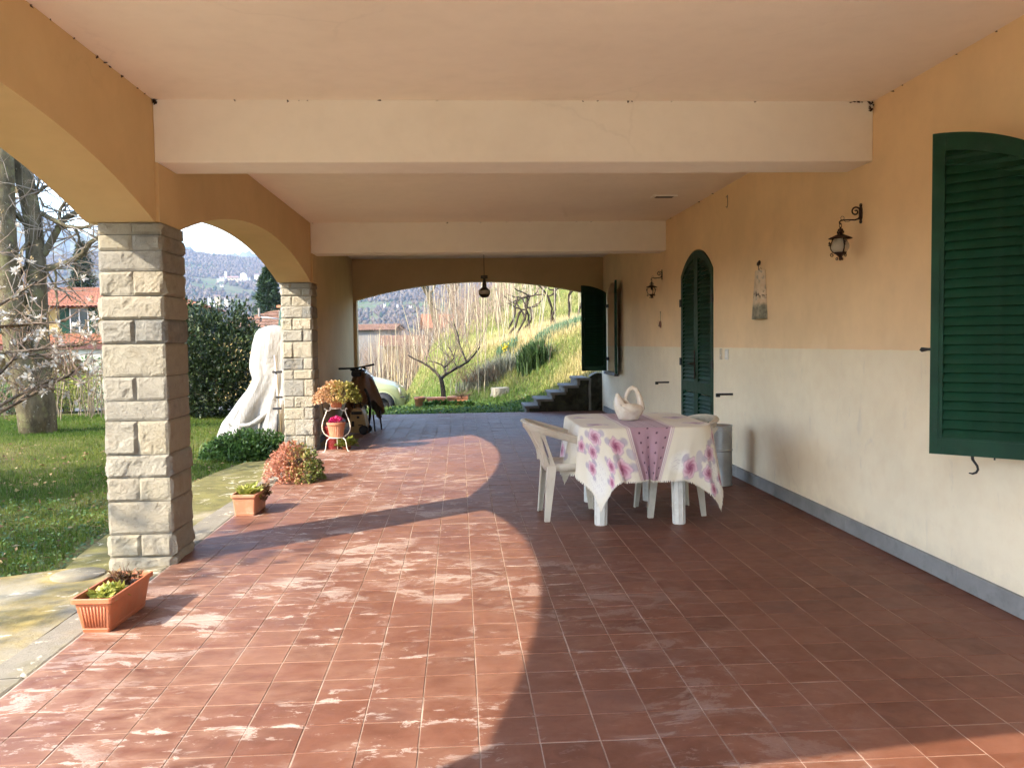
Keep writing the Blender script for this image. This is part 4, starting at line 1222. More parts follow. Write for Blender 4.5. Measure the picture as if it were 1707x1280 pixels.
# ================================================================== covered bicycle corner
M_black = simple('black_rubber', (.012, .012, .013), .7, .3, 30, .1)
M_chrome = simple('dull_steel', (.42, .42, .42), .35, .15, 12, metal=.9)
bk = thing('bicycle', 'bicycle with black handlebar parked under a brown cover by the far arch', 'bicycle', (-1.60, 14.0, 0), 0)
def ringpts(c, r, ax, n=36):
    ax = Vector(ax).normalized(); u = ax.cross(Vector((0, 0, 1))).normalized(); w = ax.cross(u)
    return [Vector(c)+u*(r*math.cos(2*PI*k/n))+w*(r*math.sin(2*PI*k/n)) for k in range(n)]
for c, ax in (((.09, -.62, .335), (.90, .42, 0)), ((-.05, .42, .335), (1, 0, 0))):
    w = bpy.data.objects.new('wheel', MB().tube(ringpts(c, .315, ax), .021, 8, closed=True).mesh('tyre', M_black)); link(w, bk)
    mb = MB(); mb.tube(ringpts(c, .290, ax), .010, 6, closed=True); mb.build('rim', M_chrome, w)
    mb = MB(); mb.tube([Vector(c)-Vector(ax).normalized()*.04, Vector(c)+Vector(ax).normalized()*.04], .016, 8)
    rp2 = ringpts(c, .288, ax, 24)
    for k, q in enumerate(rp2): mb.tube([Vector(c)+Vector(ax).normalized()*(.03 if k % 2 else -.03), q], .0012, 3, caps=False)
    sp = mb.build('spokes', M_chrome, w); sp['kind'] = 'stuff'
mb = MB()
for a, b, r_ in (((0, -.42, .80), (-.02, -.05, .30), .017), ((0, -.42, .80), (-.03, .12, .78), .015), ((-.02, -.05, .30), (-.03, .14, .86), .015), ((-.02, -.05, .30), (-.05, .42, .335), .010), ((-.03, .12, .76), (-.05, .42, .335), .009), ((0, -.42, .88), (0, -.44, .70), .02)):
    mb.tube([a, b], r_, 8)
for s_ in (-1, 1): mb.tube([(s_*.05, -.46, .68), (.09+s_*.045, -.60, .335)], .013, 8)
mb.build('frame', simple('dark_bike_paint', (.02, .02, .025), .35, .2), bk)
mb = MB(); mb.tube([(0, -.44, .87), (0, -.47, .93), (-.01, -.53, .955)], .018, 8); mb.build('stem', M_black, bk)
mb = MB(); mb.tube([(-.29, -.50, .952), (-.15, -.53, .957), (-.02, -.535, .960), (.12, -.52, .985), (.26, -.48, 1.012)], [.016, .014, .015, .014, .016], 8)
mb.tube([(-.10, -.55, .945), (0, -.57, .91), (.08, -.55, .94)], .022, 8); mb.tube([(.10, -.53, .97), (.13, -.56, .945)], .018, 8)
mb.build('handlebar', M_black, bk)
mb = MB(); mb.bbox((-.09, -.60, .83), (.06, -.52, .92), .02); mb.build('front_basket_bracket', M_black, bk)
mb = MB(); mb.tube([(.06, -.55, .95), (.14, -.6, .99), (.2, -.55, .98), (.16, -.52, .9), (.1, -.5, .86)], .003, 5); mb.tube([(-.05, -.56, .95), (-.02, -.63, .97), (.05, -.6, .9)], .003, 5); mb.build('brake_cable', M_black, bk)
mb = MB(); mb.bbox((-.11, .10, .86), (.05, .34, .91), .03); mb.build('saddle', M_black, bk)
for x, y in ((.29, -.88), (.37, -.66)):
    mb = MB(); mb.tube([(x, y, .0), (x-.03, y+.03, .30)], .012, 8); mb.build('stand_leg', M_iron, bk)
# the brown cover thrown over it
def mk_tarp(name, col, rough=.75):
    t = NT(name); p = t.obj()
    c = t.mix(t.ramp(t.noise(5, 5, .6, p), [(.35, 0), (.65, 1)]), tuple(q*.8 for q in col), col)
    nm = t.bump(t.math('ABSOLUTE', t.math('SUBTRACT', t.noise(5.0, 3, .5, t.vmul(p, (1.5, 1.5, .45)), .8), .5)), .6, .08)
    nm = t.bump(t.math('ABSOLUTE', t.math('SUBTRACT', t.noise(14, 3, .5, p, .8), .5)), .35, .02, nm)
    return t.set(c, rough, nm, spec=.3)
P = []; n, m = 40, 22
for i in range(m):
    v = i/(m-1); row = []
    for k in range(n):
        a = 2*PI*k/n; ca, sa = math.cos(a), math.sin(a)
        r_ = .06+.34*v**.75
        f_ = 1+.12*math.sin(a*5+v*3)*v+.09*math.sin(a*9+1.3-v*4)*v+.05*math.sin(a*17+v*7)*v
        x = .05+r_*.70*f_*ca + .04*v*max(0, ca)**2; y = -.38+r_*1.05*f_*sa
        z = .885-.13*v-.62*v**2.2*(.75+.25*math.sin(a*2+.4)) + .03*math.sin(a*6+v*6)*v
        row.append((x, y, max(.06, z)))
    P.append(row)
cv = thing('bicycle_cover', 'crumpled brown cloth cover hanging over the parked bicycle', 'cover', (-1.60, 14.0, 0))
mb = MB(); mb.grid(P, wrap=True); mb.add([(.10, -.38, .905)]+P[0], [(0, 1+(k+1) % n, 1+k) for k in range(n)], True)
mb.build('cloth', mk_tarp('brown_cover', (.20, .115, .058)), cv)
# pressure washer like machine
pw = thing('wheeled_machine', 'dusty tan wheeled cleaning machine standing beside the plant stand', 'machine', (-1.50, 12.78, 0), rad(-8))
M_tan = simple('dusty_tan_plastic', (.36, .24, .085), .55, .2, 9, dirt=(.22, .15, .07))
mb = MB(); mb.prism([(-.12, .03), (.10, .02), (.115, .14), (.09, .30), (.05, .385), (-.07, .39), (-.115, .32), (-.13, .16)], -.09, .09, 'xzy'); mb.build('body', M_tan, pw)
mb = MB(); mb.bbox((-.10, -.096, .30), (.06, -.088, .345), .003); mb.bbox((-.02, -.096, .24), (.02, -.088, .275), .003); mb.bbox((-.10, -.0955, .12), (-.06, -.088, .20), .003); mb.bbox((.0, -.0955, .135), (.07, -.088, .15), .002); mb.build('vents', M_black, pw)
for s_ in (-1, 1):
    w = bpy.data.objects.new('wheel', MB().lathe([(.001, -.015), (.045, -.018), (.068, -.015), (.070, 0), (.068, .015), (.045, .018), (.001, .015)], 22, M=Matrix.Translation((.085, s_*.108, .071)) @ Matrix.Rotation(PI/2, 4, 'X')).mesh('wheel', M_black)); link(w, pw)
mb = MB(); mb.tube([(-.06, -.07, .38), (-.05, -.07, .46), (.03, -.07, .47), (.05, -.07, .39)], .014, 8); mb.build('carry_handle', M_black, pw)
mb = MB(); mb.tube([(-.1, .05, .36), (-.16, .1, .44), (-.05, .12, .5), (.05, .08, .43), (.1, .1, .3)], .008, 7); mb.build('hose', M_black, pw)
# cane against the side wall
cn = thing('garden_cane', 'thin dark cane leaning in the corner behind the plant stand', 'cane', (-1.80, 11.55, 0))
mb = MB(); mb.tube([(.0, .15, .002), (-.045, 0, .5), (-.085, -.12, .97)], .006, 7); mb.build('cane', M_twig, cn)

# ================================================================== the ground around the house
def PX(x, y, Y):
    """point of the photograph's pixel (1707 wide) at depth Y: used once, to measure where things stand"""
    d = CF + CR*((x-853.5)/1423.6) - CU*((y-640)/1423.6)
    return Vector((0, 0, CAM_H)) + d*(Y/d.y)

def fnoise(x, y, s, seed=0.0):
    x = np.asarray(x, float)*s+seed*7.1; y = np.asarray(y, float)*s+seed*3.7
    return (np.sin(x*1.0+1.7*np.sin(y*.8+seed))+np.sin(y*1.3+1.3*np.sin(x*1.1+2*seed))+.6*np.sin(2.3*x-1.9*y+seed)+.4*np.sin(4.1*x+3.3*y+1.1*np.sin(x*3)))/3.0

def ground_z(x, y):
    x = np.asarray(x, float); y = np.asarray(y, float)
    left = -.085 + .02*fnoise(x, y, .8) + .10*smoothstep(-3.2, -7.0, x)*smoothstep(6, 13, y) - .055*np.maximum(y-17.5, 0) - .02*np.maximum(-x-12, 0)
    # bank and vineyard terrace beyond the far arch
    foot = .58*(x-1.25) + .30*(y-18.9)
    top = np.clip(1.12+.21*x, .55, 2.2)
    k = .18
    hgt = -k*np.log(np.exp(-np.minimum(foot, 6)/k)+np.exp(-top/k)) if True else 0
    hgt = k*np.log(np.exp(hgt/k)+np.exp(-.06/k)*1.0) - .02
    sl = np.clip(.062+.020*x, -.02, .15)
    hgt = hgt + np.maximum(y-25, 0)*sl*smoothstep(24, 32, y)
    hgt = hgt + .05*fnoise(x, y, 1.3, 2)*smoothstep(17.2, 19, y)
    dip = -.10-.72*smoothstep(17.5, 24, y)
    w = smoothstep(-1.7, -.2, x+.06*(y-18)*(y<27)+.54*(y>=27))
    far_ = dip*(1-w)+hgt*w
    wl = smoothstep(15.7, 17.0, y)*smoothstep(-4.5, -2.6, x)
    z = left*(1-wl)+far_*wl
    # keep it below the terrace, the porch and right behind the house
    inside = (x > -2.30) & (y > .0) & (y < 16.12)
    z = np.where(inside, -.16, z)
    z = np.where((y < .0) & (x > -9) & (x < 9) & (y > -8), -.17, z)
    rr_ = np.hypot(x, y)
    return z*(1-smoothstep(55, 85, rr_)) + (-4.5)*smoothstep(55, 85, rr_)

def mk_soil():
    t = NT('meadow_ground'); p = t.pos()
    n1 = t.noise(.9, 5, .6, p); n2 = t.noise(14, 6, .7, p)
    c = t.mix(t.ramp(n1, [(.38, 0), (.62, 1)]), (.075, .095, .022), (.165, .150, .060))
    c = t.mix(t.ramp(n2, [(.45, 0), (.7, .8)]), c, (.105, .075, .040))
    return t.set(c, .95, t.bump(n2, .8, .05), spec=.1)
M_meadow = mk_soil()
gx_ = np.r_[np.arange(-40, -10, 1.0), np.arange(-10, 8, .22), np.arange(8, 41, 1.0)]
gy_ = np.r_[np.arange(-30, 4, 1.0), np.arange(4, 34, .22), np.arange(34, 81, 1.0)]
GX, GY = np.meshgrid(gx_, gy_)
GZ = ground_z(GX, GY)
idx = np.arange(GX.size).reshape(GX.shape)
F = np.stack([idx[:-1, :-1], idx[:-1, 1:], idx[1:, 1:], idx[1:, :-1]], -1).reshape(-1, 4)
tag(place('ground', np_mesh('ground', np.c_[GX.ravel(), GY.ravel(), GZ.ravel()], F, M_meadow, True)), kind='structure')

# porch kerb, apron and terrace
def mk_concrete(name, col, moss, amt):
    t = NT(name); p = t.pos()
    c = t.mix(t.ramp(t.noise(2.2, 6, .65, p), [(.35, 0), (.65, 1)]), tuple(q*.78 for q in col), col)
    c = t.mix(t.ramp(t.noise(18, 5, .7, p), [(.5, 0), (.8, .5)]), c, tuple(q*.55 for q in col))
    m1 = t.noise(1.15, 5, .62, p)
    c = t.mix(t.ramp(m1, [(.5-amt*.35, 0), (.62-amt*.30, .85)]), c, t.mix(t.ramp(t.noise(7, 5, .65, p), [(.4, 0), (.65, 1)]), moss, tuple(q*1.8 for q in moss)))
    c = t.mix(t.ramp(t.noise(5.5, 6, .7, p, .8), [(.60, 0), (.66, .8)]), c, (.62, .56, .42))
    return t.set(c, .93, t.bump(t.noise(45, 5, .7, p), .5, .012), spec=.15)
M_apron = mk_concrete('mossy_concrete', (.31, .265, .17), (.10, .090, .022), .55)
M_terr = mk_concrete('stained_concrete', (.30, .265, .185), (.20, .150, .045), .18)
M_kerb = mk_concrete('worn_kerb_stone', (.235, .21, .16), (.16, .135, .075), -.02)
def slab(name, poly, z0, z1, mat):
    mb = MB(); mb.prism(poly, z0, z1); return tag(mb.build(name, mat), kind='structure')
# kerb with a broken edge against the tiles, in lengths
rk = random.Random(17)
kerb = bpy.data.objects.new('kerb', None); link(kerb); kerb['kind'] = 'structure'
cuts = [.3, 1.9, 3.62, 4.9, 6.1, 7.35, 8.3, 9.4, 10.6]
for a, b in zip(cuts[:-1], cuts[1:]):
    n = max(4, int((b-a)/.05)); inner, outer = [], []
    for i in range(n+1):
        y = a+.003+(b-a-.006)*i/n
        broken = .028*max(0, math.sin(y*2.3+.4))*abs(mnoise.noise(Vector((y*7, 0, 0)))) if y < 5 else .006*abs(mnoise.noise(Vector((y*7, 0, 0))))
        inner.append((-1.8335-broken-.004*mnoise.noise(Vector((y*15, 3, 0))), y)); outer.append((-2.045+.02*math.sin(y*1.7)+.008*mnoise.noise(Vector((y*6, 9, 0))), y))
    mb = MB(); P = []
    for (xi, y), (xo, _) in zip(inner, outer):
        P.append([(xo-.004, y, -.14), (xo, y, -.018), (xo+.010, y, -.010), (xi-.012, y, -.002), (xi, y, -.007), (xi+.001, y, -.12)])
    mb.grid(P, smooth=False); mb.build('kerb_stone', M_kerb, kerb)
slab('pavement', [(-2.053, -6), (-2.053, 5.36), (-2.30, 5.47), (-2.52, 5.50), (-2.78, 5.36), (-3.3, 5.15), (-4.2, 5.05), (-7.5, 4.9), (-7.5, -6)], -.15, -.030, M_terr)
slab('apron', [(-2.055, 5.37), (-2.06, 10.35), (-2.30, 10.4), (-2.58, 10.3), (-2.70, 9.6), (-2.78, 8.6), (-2.74, 7.4), (-2.66, 6.5), (-2.60, 5.9), (-2.53, 5.515), (-2.30, 5.482)], -.15, -.042, M_apron)
slab('forecourt', [(-2.05, -6), (8, -6), (8, .295), (-2.05, .295)], -.15, -.012, mk_concrete('forecourt_bounce_concrete', (.60, .54, .44), (.44, .38, .24), -.1))  # unseen ground, colour lightened to bounce light up to the ceiling
mh = thing('drain_cover', 'round concrete drain cover in the pavement behind the nearest planter', 'drain cover', (-2.36, 5.33, -.030))
mb = MB(); mb.lathe([(.155, -.03), (.155, .006), (.150, .012), (.001, .013)], 36); mb.build('lid', M_kerb, mh)
slab('far_kerb', [(-1.95, 16.062), (1.20, 16.062), (1.22, 16.20), (-1.95, 16.24)], -.15, -.012, M_kerb)

# ================================================================== concrete steps up the bank
M_conc = simple('grey_concrete', (.19, .175, .15), .9, .25, 5, .35, 60, spec=.15, dirt=(.13, .125, .10))
M_moss = simple('shaded_mossy_wall', (.040, .038, .026), .95, .5, 6, .6, 40, spec=.15, dirt=(.075, .075, .028))  # moss colour with the unlit step flank's shade painted in
sp_ = thing('concrete_steps', 'narrow concrete steps with mossy flank darkened for shade outside the far arch', 'steps', (0, 16.10, 0))
sx = [(1.243, .112), (1.466, .237), (1.736, .360), (1.979, .485), (2.218, .627)]
for k, (x, z) in enumerate(sx):
    x1 = sx[k+1][0] if k < 4 else 2.42
    mb = MB(); mb.bbox((x-.028, -.012, z-.05), (x1+.03, .95, z), .008); mb.build('tread', M_conc, sp_)
    mb = MB(); mb.bbox((x, .0, (sx[k-1][1] if k else -.14)+.001), (x+.06, .93, z-.051), .004); mb.build('riser', M_conc, sp_)
poly = [(1.30, -.14)] + [q for k, (x, z) in enumerate(sx) for q in ((x+.055, z-.052), ((sx[k+1][0] if k < 4 else 2.40)+.054, z-.052))] + [(2.454, -.14)]
mb = MB(); mb.prism(poly, .010, .90, 'xzy'); mb.build('flank', M_moss, sp_)
rw = thing('retaining_wall', 'dark mossy stone retaining wall between steps and house corner', 'wall', (0, 16.10, 0))
mb = MB(); P = []
for i in range(17):
    q = i/16; row = []
    for j in range(13):
        s_ = j/12; x = 2.46+.60*s_; top = .64+.20*s_+.03*math.sin(s_*9)
        z = -.14+(top+.14)*q; b = .030*mnoise.noise(Vector((x*9, z*9, 2)))+.02*mnoise.noise(Vector((x*22, z*22, 2)))
        row.append((x, -.02+b, z))
    P.append(row)
mb.grid(P, smooth=False); mb.build('stone_face', M_moss, rw)
mb = MB(); mb.grid([[(x, y-.01, z+.004) for x, y, z in P[-1]], [(x, y+.22, z+.012) for x, y, z in P[-1]]], smooth=False); mb.build('capping', M_conc, rw)
mb = MB(); mb.tube([(2.455, -.02, -.05), (2.46, -.03, .2), (2.452, -.02, .42), (2.47, -.02, .62)], [.03, .022, .026, .018], 6); mb.build('mortar_seam', M_conc, rw)

# ================================================================== far terrain, hills and mountain
def az_px(px): return math.atan2(*(PX(px, 570, 1.0).xy))
def far_z(r, az):
    px = 766 + np.tan(np.clip(az, -1.3, 1.3))*1424
    wob = .5*np.sin(az*9+1)+.35*np.sin(az*23+2.2)+.2*np.sin(az*61+.5)+.12*np.sin(az*140)
    ridge = .101+.006*wob - .012*smoothstep(250, 0, px) + .012*smoothstep(560, 760, px)
    base = np.interp(r, [0, 60, 120, 350, 600, 800, 1000, 1150, 1300, 1500], [-5, -4.5, -6, -6, 13, 34, 64, 87, 112, 1.0])
    prof = np.interp(r, [0, 350, 600, 800, 1000, 1150, 1300, 1450, 1600, 1900], [0, 0, .09, .225, .43, .575, .75, .97, 1.0, .9])
    hill = -6+prof*(ridge*1450+6) + prof*4*np.sin(r*.013+az*17)*np.sin(az*31+r*.004)
    mt_el = np.interp(px, [-900, -300, 0, 60, 100, 140, 170, 230, 290, 306, 322, 345, 380, 415, 440, 470, 900], [.12, .13, .142, .146, .138, .122, .118, .130, .128, .120, .108, .098, .096, .1035, .101, .09, .08])
    mt_el = mt_el + .0018*np.sin(px*.21)+.0012*np.sin(px*.53+1)
    mprof = np.interp(r, [0, 1750, 2100, 2450, 2700, 2900], [0, 0, .45, .85, 1.0, .96])
    mount = mprof*mt_el*2700*(1+.02*np.sin(r*.01+az*40))
    z = np.where(r < 1900, hill, np.maximum(hill*.8, mount))
    z = np.where(r < 1700, hill, np.maximum(z, mount))
    return np.where(r < 90, np.minimum(z, -4.8), z)
azs = np.unique(np.r_[np.arange(-180, 180, 3.0), np.arange(-40, 12, .22)])*PI/180
rs = np.unique(np.r_[np.geomspace(50, 400, 16), np.arange(400, 1700, 14), np.arange(1700, 2920, 50)])
AZ, RS = np.meshgrid(np.r_[azs, azs[:1]+2*PI], rs)
HZ = far_z(RS, np.where(AZ > PI, AZ-2*PI, AZ))
behind = np.abs(np.where(AZ > PI, AZ-2*PI, AZ)) > 1.25
HZ = np.where(behind, np.minimum(HZ, 40)-2, HZ)
idx = np.arange(AZ.size).reshape(AZ.shape)
F = np.stack([idx[:-1, :-1], idx[:-1, 1:], idx[1:, 1:], idx[1:, :-1]], -1).reshape(-1, 4)
def mk_hill():
    t = NT('hill_fields_and_woods'); p = t.pos()
    n1 = t.noise(.0085, 6, .62, p); n2 = t.noise(.05, 6, .7, p)
    c = t.mix(t.ramp(n1, [(.40, 0), (.47, 1)]), (.060, .052, .045), (.115, .120, .060))
    c = t.mix(t.ramp(t.noise(.015, 4, .6, p), [(.56, 0), (.60, .9)]), c, (.075, .11, .038))
    c = t.mix(t.ramp(n2, [(.42, 0), (.7, .75)]), c, (.050, .040, .036))
    return t.set(c, 1.0, t.bump(n2, 1.0, 6.0), spec=0)
tag(place('hills', np_mesh('hills', np.c_[(RS*np.sin(AZ)).ravel(), (RS*np.cos(AZ)).ravel(), HZ.ravel()], F, mk_hill(), True)), kind='structure')

# bare woods on the hillside: small spindly crowns
rw_ = np.random.default_rng(77)
n = 42000
a = rw_.uniform(az_px(-60), az_px(900), n); r = 430+1120*np.sqrt(rw_.random(n))
dens = .5+.5*np.sin(r*.016+a*21)+.5*np.sin(a*57+r*.006+1)+.4*np.sin(r*.045+a*13)
keep = (dens+rw_.normal(0, .35, n) > .42) | (r > 1330)
pxk = 766+np.tan(a)*1424
vill = (np.abs(r-1150) < 32) & (pxk > 345) & (pxk < 440) | (np.abs(r-845) < 30) & (pxk > 335) & (pxk < 400)
keep &= ~vill
a, r = a[keep], r[keep]; n = len(a)
bx_, by_ = r*np.sin(a), r*np.cos(a); bz_ = far_z(r, a)
hgt = rw_.uniform(3, 7, n)*(.6+.4*r/1100); wd = hgt*rw_.uniform(.26, .46, n)
lev = np.array([[.0, .12], [.55, .25], [1.0, .52], [.72, .78], [.22, 1.0]])
K = 6; th = np.arange(K)*2*PI/K
V = np.empty((n, 5, K, 3)); jit = rw_.normal(1, .16, (n, 5, K))
for i, (w_, h_) in enumerate(lev):
    V[:, i, :, 0] = bx_[:, None]+(wd*w_)[:, None]*np.cos(th+i*.5)*jit[:, i]
    V[:, i, :, 1] = by_[:, None]+(wd*w_)[:, None]*np.sin(th+i*.5)*jit[:, i]
    V[:, i, :, 2] = bz_[:, None]+(hgt*h_)[:, None]*(.94+.06*jit[:, i])-.5
F = []
for i in range(4):
    for k in range(K): F.append([i*K+k, i*K+(k+1) % K, (i+1)*K+(k+1) % K, (i+1)*K+k])
F = (np.arange(n)[:, None, None]*(5*K)+np.array(F)[None]).reshape(-1, 4)
tone = np.clip(rw_.beta(1.5, 2.2, n), 0, .86); ev = rw_.random(n) < .06; tone[ev] = .97
t = NT('far_tree_crowns'); c = t.ramp(t.attr('rnd'), [(0, (.050, .040, .036)), (.45, (.085, .066, .055)), (.85, (.125, .100, .075)), (.93, (.022, .040, .020)), (1, (.018, .034, .018))])
M_fartree = t.set(c, 1.0, spec=0)
tag(place('hillside_wood', np_mesh('hillside_wood', V.reshape(-1, 3), F, M_fartree, True, {'rnd': np.repeat(tone, 5*K)})), 'bare brown woods covering the distant hillside', 'wood', kind='stuff')

# village on the hill -------------------------------------------------
M_vw = [simple('far_wall_a', (.46, .39, .28), .9, .08), simple('far_wall_b', (.50, .47, .41), .9, .08), simple('far_wall_c', (.43, .32, .18), .9, .08)]
M_vr = simple('far_roof', (.22, .12, .085), .9, .2)
def at_r(px, py, r):
    d = PX(px, py, 1.0) - Vector((0, 0, CAM_H)); k = r/math.hypot(d.x, d.y); return Vector((0, 0, CAM_H)) + d*k
def far_house(px, py, wpx, hpx, r, label, wall=0, deep=9.0, roof=.35, name='village_house', rot=0.0, dome=False, tower=False, cat='house', group='houses of the hill village'):
    m_px = r/1423.6; w = wpx*m_px; h = hpx*m_px
    b = at_r(px, py, r)
    gz = float(far_z(np.array([r]), np.array([math.atan2(b.x, b.y)]))[0])
    b.z = max(b.z, gz-2) if abs(b.z-gz) < 25 else b.z
    t = thing(name, label, cat, b, -math.atan2(b.x, b.y)+rot, group)
    foot = min(-3, gz-b.z-2)
    mb = MB(); mb.box((-w/2, -deep/2, foot), (w/2, deep/2, h)); mb.build('wall', M_vw[wall], t)
    if dome:
        mb = MB(); mb.lathe([(w*.42, h), (w*.42, h*1.28), (w*.40, h*1.34), (w*.30, h*1.55), (w*.12, h*1.68), (w*.05, h*1.72), (w*.05, h*1.85), (.01, h*1.9)], 14); mb.build('dome', M_vw[wall], t)
    elif tower:
        mb = MB(); mb.box((-w*.56, -w*.56, h), (w*.56, w*.56, h*1.03)); mb.build('cornice', M_vw[1], t)
        mb = MB(); mb.lathe([(w*.62, h*1.03), (.02, h*1.16)], 4, smooth=False); mb.build('spire', M_vr, t)
        mb = MB(); mb.box((-w*.18, -deep/2-.05, h*.78), (w*.18, -deep/2+.2, h*.92)); mb.build('belfry_opening', M_dark, t)
    else:
        e = .6; rh = w*roof*.5 if w < 14 else deep*roof
        mb = MB(); mb.add([(-w/2-e, -deep/2-e, h), (w/2+e, -deep/2-e, h), (w/2+e, deep/2+e, h), (-w/2-e, deep/2+e, h), (-w/2-e, 0, h+rh), (w/2+e, 0, h+rh)], [(0, 1, 5, 4), (2, 3, 4, 5), (0, 4, 3), (1, 2, 5), (0, 3, 2, 1)])
        mb.build('roof', M_vr, t)
    if not dome and not tower and wpx > 3:
        for k in range(max(1, int(w/4))):
            mb = MB(); x = -w/2+(k+.5)*w/max(1, int(w/4)); mb.box((x-.45, -deep/2-.04, h*.45), (x+.45, -deep/2+.1, h*.45+1.4)); mb.build('window', M_dark, t)
    return t
R1 = 1150
far_house(376.4, 467, 3.0, 12.5, R1, 'church bell tower rising over the village on the hill', 1, 4.0, tower=True, name='bell_tower', cat='tower', group=None)
far_house(406, 464.5, 11, 5.2, R1, 'domed village church on the hill', 1, 10, dome=True, name='domed_church', cat='church', group=None)
far_house(388, 468, 16, 4.5, R1, 'long ochre building between the bell tower and domed church', 2, 9, name='village_house', group='houses of the hill village')
far_house(370, 467, 7, 4.2, R1, 'low pale house left of the bell tower', 1, 8)
far_house(363.5, 470, 3.6, 5.2, R1-15, 'white house standing alone left of the village', 1, 6)
far_house(399.5, 466.5, 5.5, 3.6, R1, 'small house squeezed left of the domed church', 0, 8)
far_house(414, 467, 6, 4.0, R1, 'small house just right of the domed church', 1, 8)
far_house(428.2, 464.5, 7.5, 6.2, R1, 'square cream house right of the village', 0, 9)
far_house(437, 468, 5, 3.2, R1, 'pale house at the right end of the village, next to the conifer', 1, 7)
far_house(369.5, 478.5, 5.5, 3.0, 1050, 'white farmhouse below the village', 1, 7)
R2 = 845
far_house(349, 499, 5.0, 3.6, R2, 'white house at the left of the lower hamlet', 1, 7)
far_house(362, 498.5, 8.5, 4.6, R2, 'larger ochre house in the middle of the lower hamlet', 2, 8)
far_house(377, 501, 6, 4.0, R2, 'cream house at the right of the lower hamlet', 0, 7)
far_house(386, 499.5, 6, 3.0, R2+8, 'ochre house at the far right of the lower hamlet', 2, 7)
far_house(357, 504, 4, 1.8, R2-25, 'low white shed below the lower hamlet', 1, 6)
far_house(361.5, 438.5, 3.2, 2.6, 1440, 'white house in the trees near the ridge', 1, 7)
far_house(641, 509, 3.5, 3.0, 760, 'white house on the hill at the left of the far arch', 1, 7)
far_house(684, 512, 5, 2.6, 760, 'pair of white houses low on the hill beyond the vineyard', 1, 8)
far_house(662.5, 509.5, 3, 2.4, 760, 'small white house on the hill between two others', 1, 7)
far_house(770, 476.5, 4, 2.6, 1050, 'white house on the hill behind the hanging lamp', 1, 7)

# ================================================================== haze
hz = MB(); hz.box((-3100, -3100, -12), (3100, 3100, 415))
t = bpy.data.materials.new('haze_air'); t.use_nodes = True; nt = t.node_tree
for nd in list(nt.nodes):
    if nd.type != 'OUTPUT_MATERIAL': nt.nodes.remove(nd)
pv = nt.nodes.new('ShaderNodeVolumePrincipled')
pv.inputs['Color'].default_value = (.62, .76, 1.0, 1)
pv.inputs['Density'].default_value = .00018
pv.inputs['Density Attribute'].default_value = ''
nt.links.new(pv.outputs[0], nt.nodes['Material Output'].inputs['Volume'])
haze = tag(hz.build('haze', t), kind='stuff')

# ================================================================== bark and woody plants
def mk_bark(name, c0, c1, lich, sc=9.0):
    t = NT(name); p = t.pos(); q = t.vmul(p, (1, 1, .45))
    c = t.mix(t.ramp(t.noise(sc, 6, .65, q), [(.35, 0), (.65, 1)]), c0, c1)
    c = t.mix(t.ramp(t.noise(sc*.6, 5, .6, p), [(.52, 0), (.60, .75)]), c, lich)
    c = t.mix(t.ramp(t.noise(sc*3, 4, .6, p), [(.62, 0), (.7, .7)]), c, (.30, .29, .22))
    return t.set(c, .92, t.bump(t.noise(sc*4, 5, .65, q), .6, .02), spec=.15)
M_bark = mk_bark('lichened_bark', (.062, .050, .029), (.135, .112, .066), (.135, .130, .060))
M_bark2 = mk_bark('brown_bark', (.10, .075, .055), (.20, .155, .11), (.19, .17, .10), 18)
M_bark3 = mk_bark('dark_vine_bark', (.028, .020, .015), (.062, .046, .034), (.085, .072, .048), 22)
M_twigs = simple('grey_brown_twigs', (.20, .165, .125), .9, .25, 4)
M_twigs_r = simple('reddish_twigs', (.25, .175, .12), .9, .25, 4)

class Tubes:
    """fast low-poly tubes collected in numpy"""
    def __init__(s): s.v = []; s.f = []; s.n = 0
    def add(s, pts, rad_, k=4):
        pts = np.asarray([tuple(p) for p in pts], float); m = len(pts)
        rad_ = np.broadcast_to(np.asarray(rad_, float), (m,)) if np.ndim(rad_) == 0 else np.asarray(rad_, float)
        t = np.gradient(pts, axis=0); t /= np.linalg.norm(t, axis=1, keepdims=True)+1e-9
        ref = np.where(np.abs(t[:, 2:3]) < .9, [[0, 0, 1.0]], [[1.0, 0, 0]])
        if m > 1: ref = np.repeat(ref[:1], m, 0)
        u = np.cross(t, ref); u /= np.linalg.norm(u, axis=1, keepdims=True)+1e-9
        w = np.cross(t, u); a = np.arange(k)*2*PI/k
        V = pts[:, None, :] + rad_[:, None, None]*(u[:, None, :]*np.cos(a)[None, :, None]+w[:, None, :]*np.sin(a)[None, :, None])
        s.v.append(V.reshape(-1, 3))
        i = np.arange(m-1)[:, None]*k; j = np.arange(k)[None]
        s.f.append((np.stack([i+j, i+(j+1) % k, i+k+(j+1) % k, i+k+j], -1).reshape(-1, 4))+s.n)
        s.n += m*k
    def obj(s, name, mat, parent=None, loc=(0, 0, 0)):
        return place(name, np_mesh(name, np.concatenate(s.v), np.concatenate(s.f), mat, True), parent, loc)

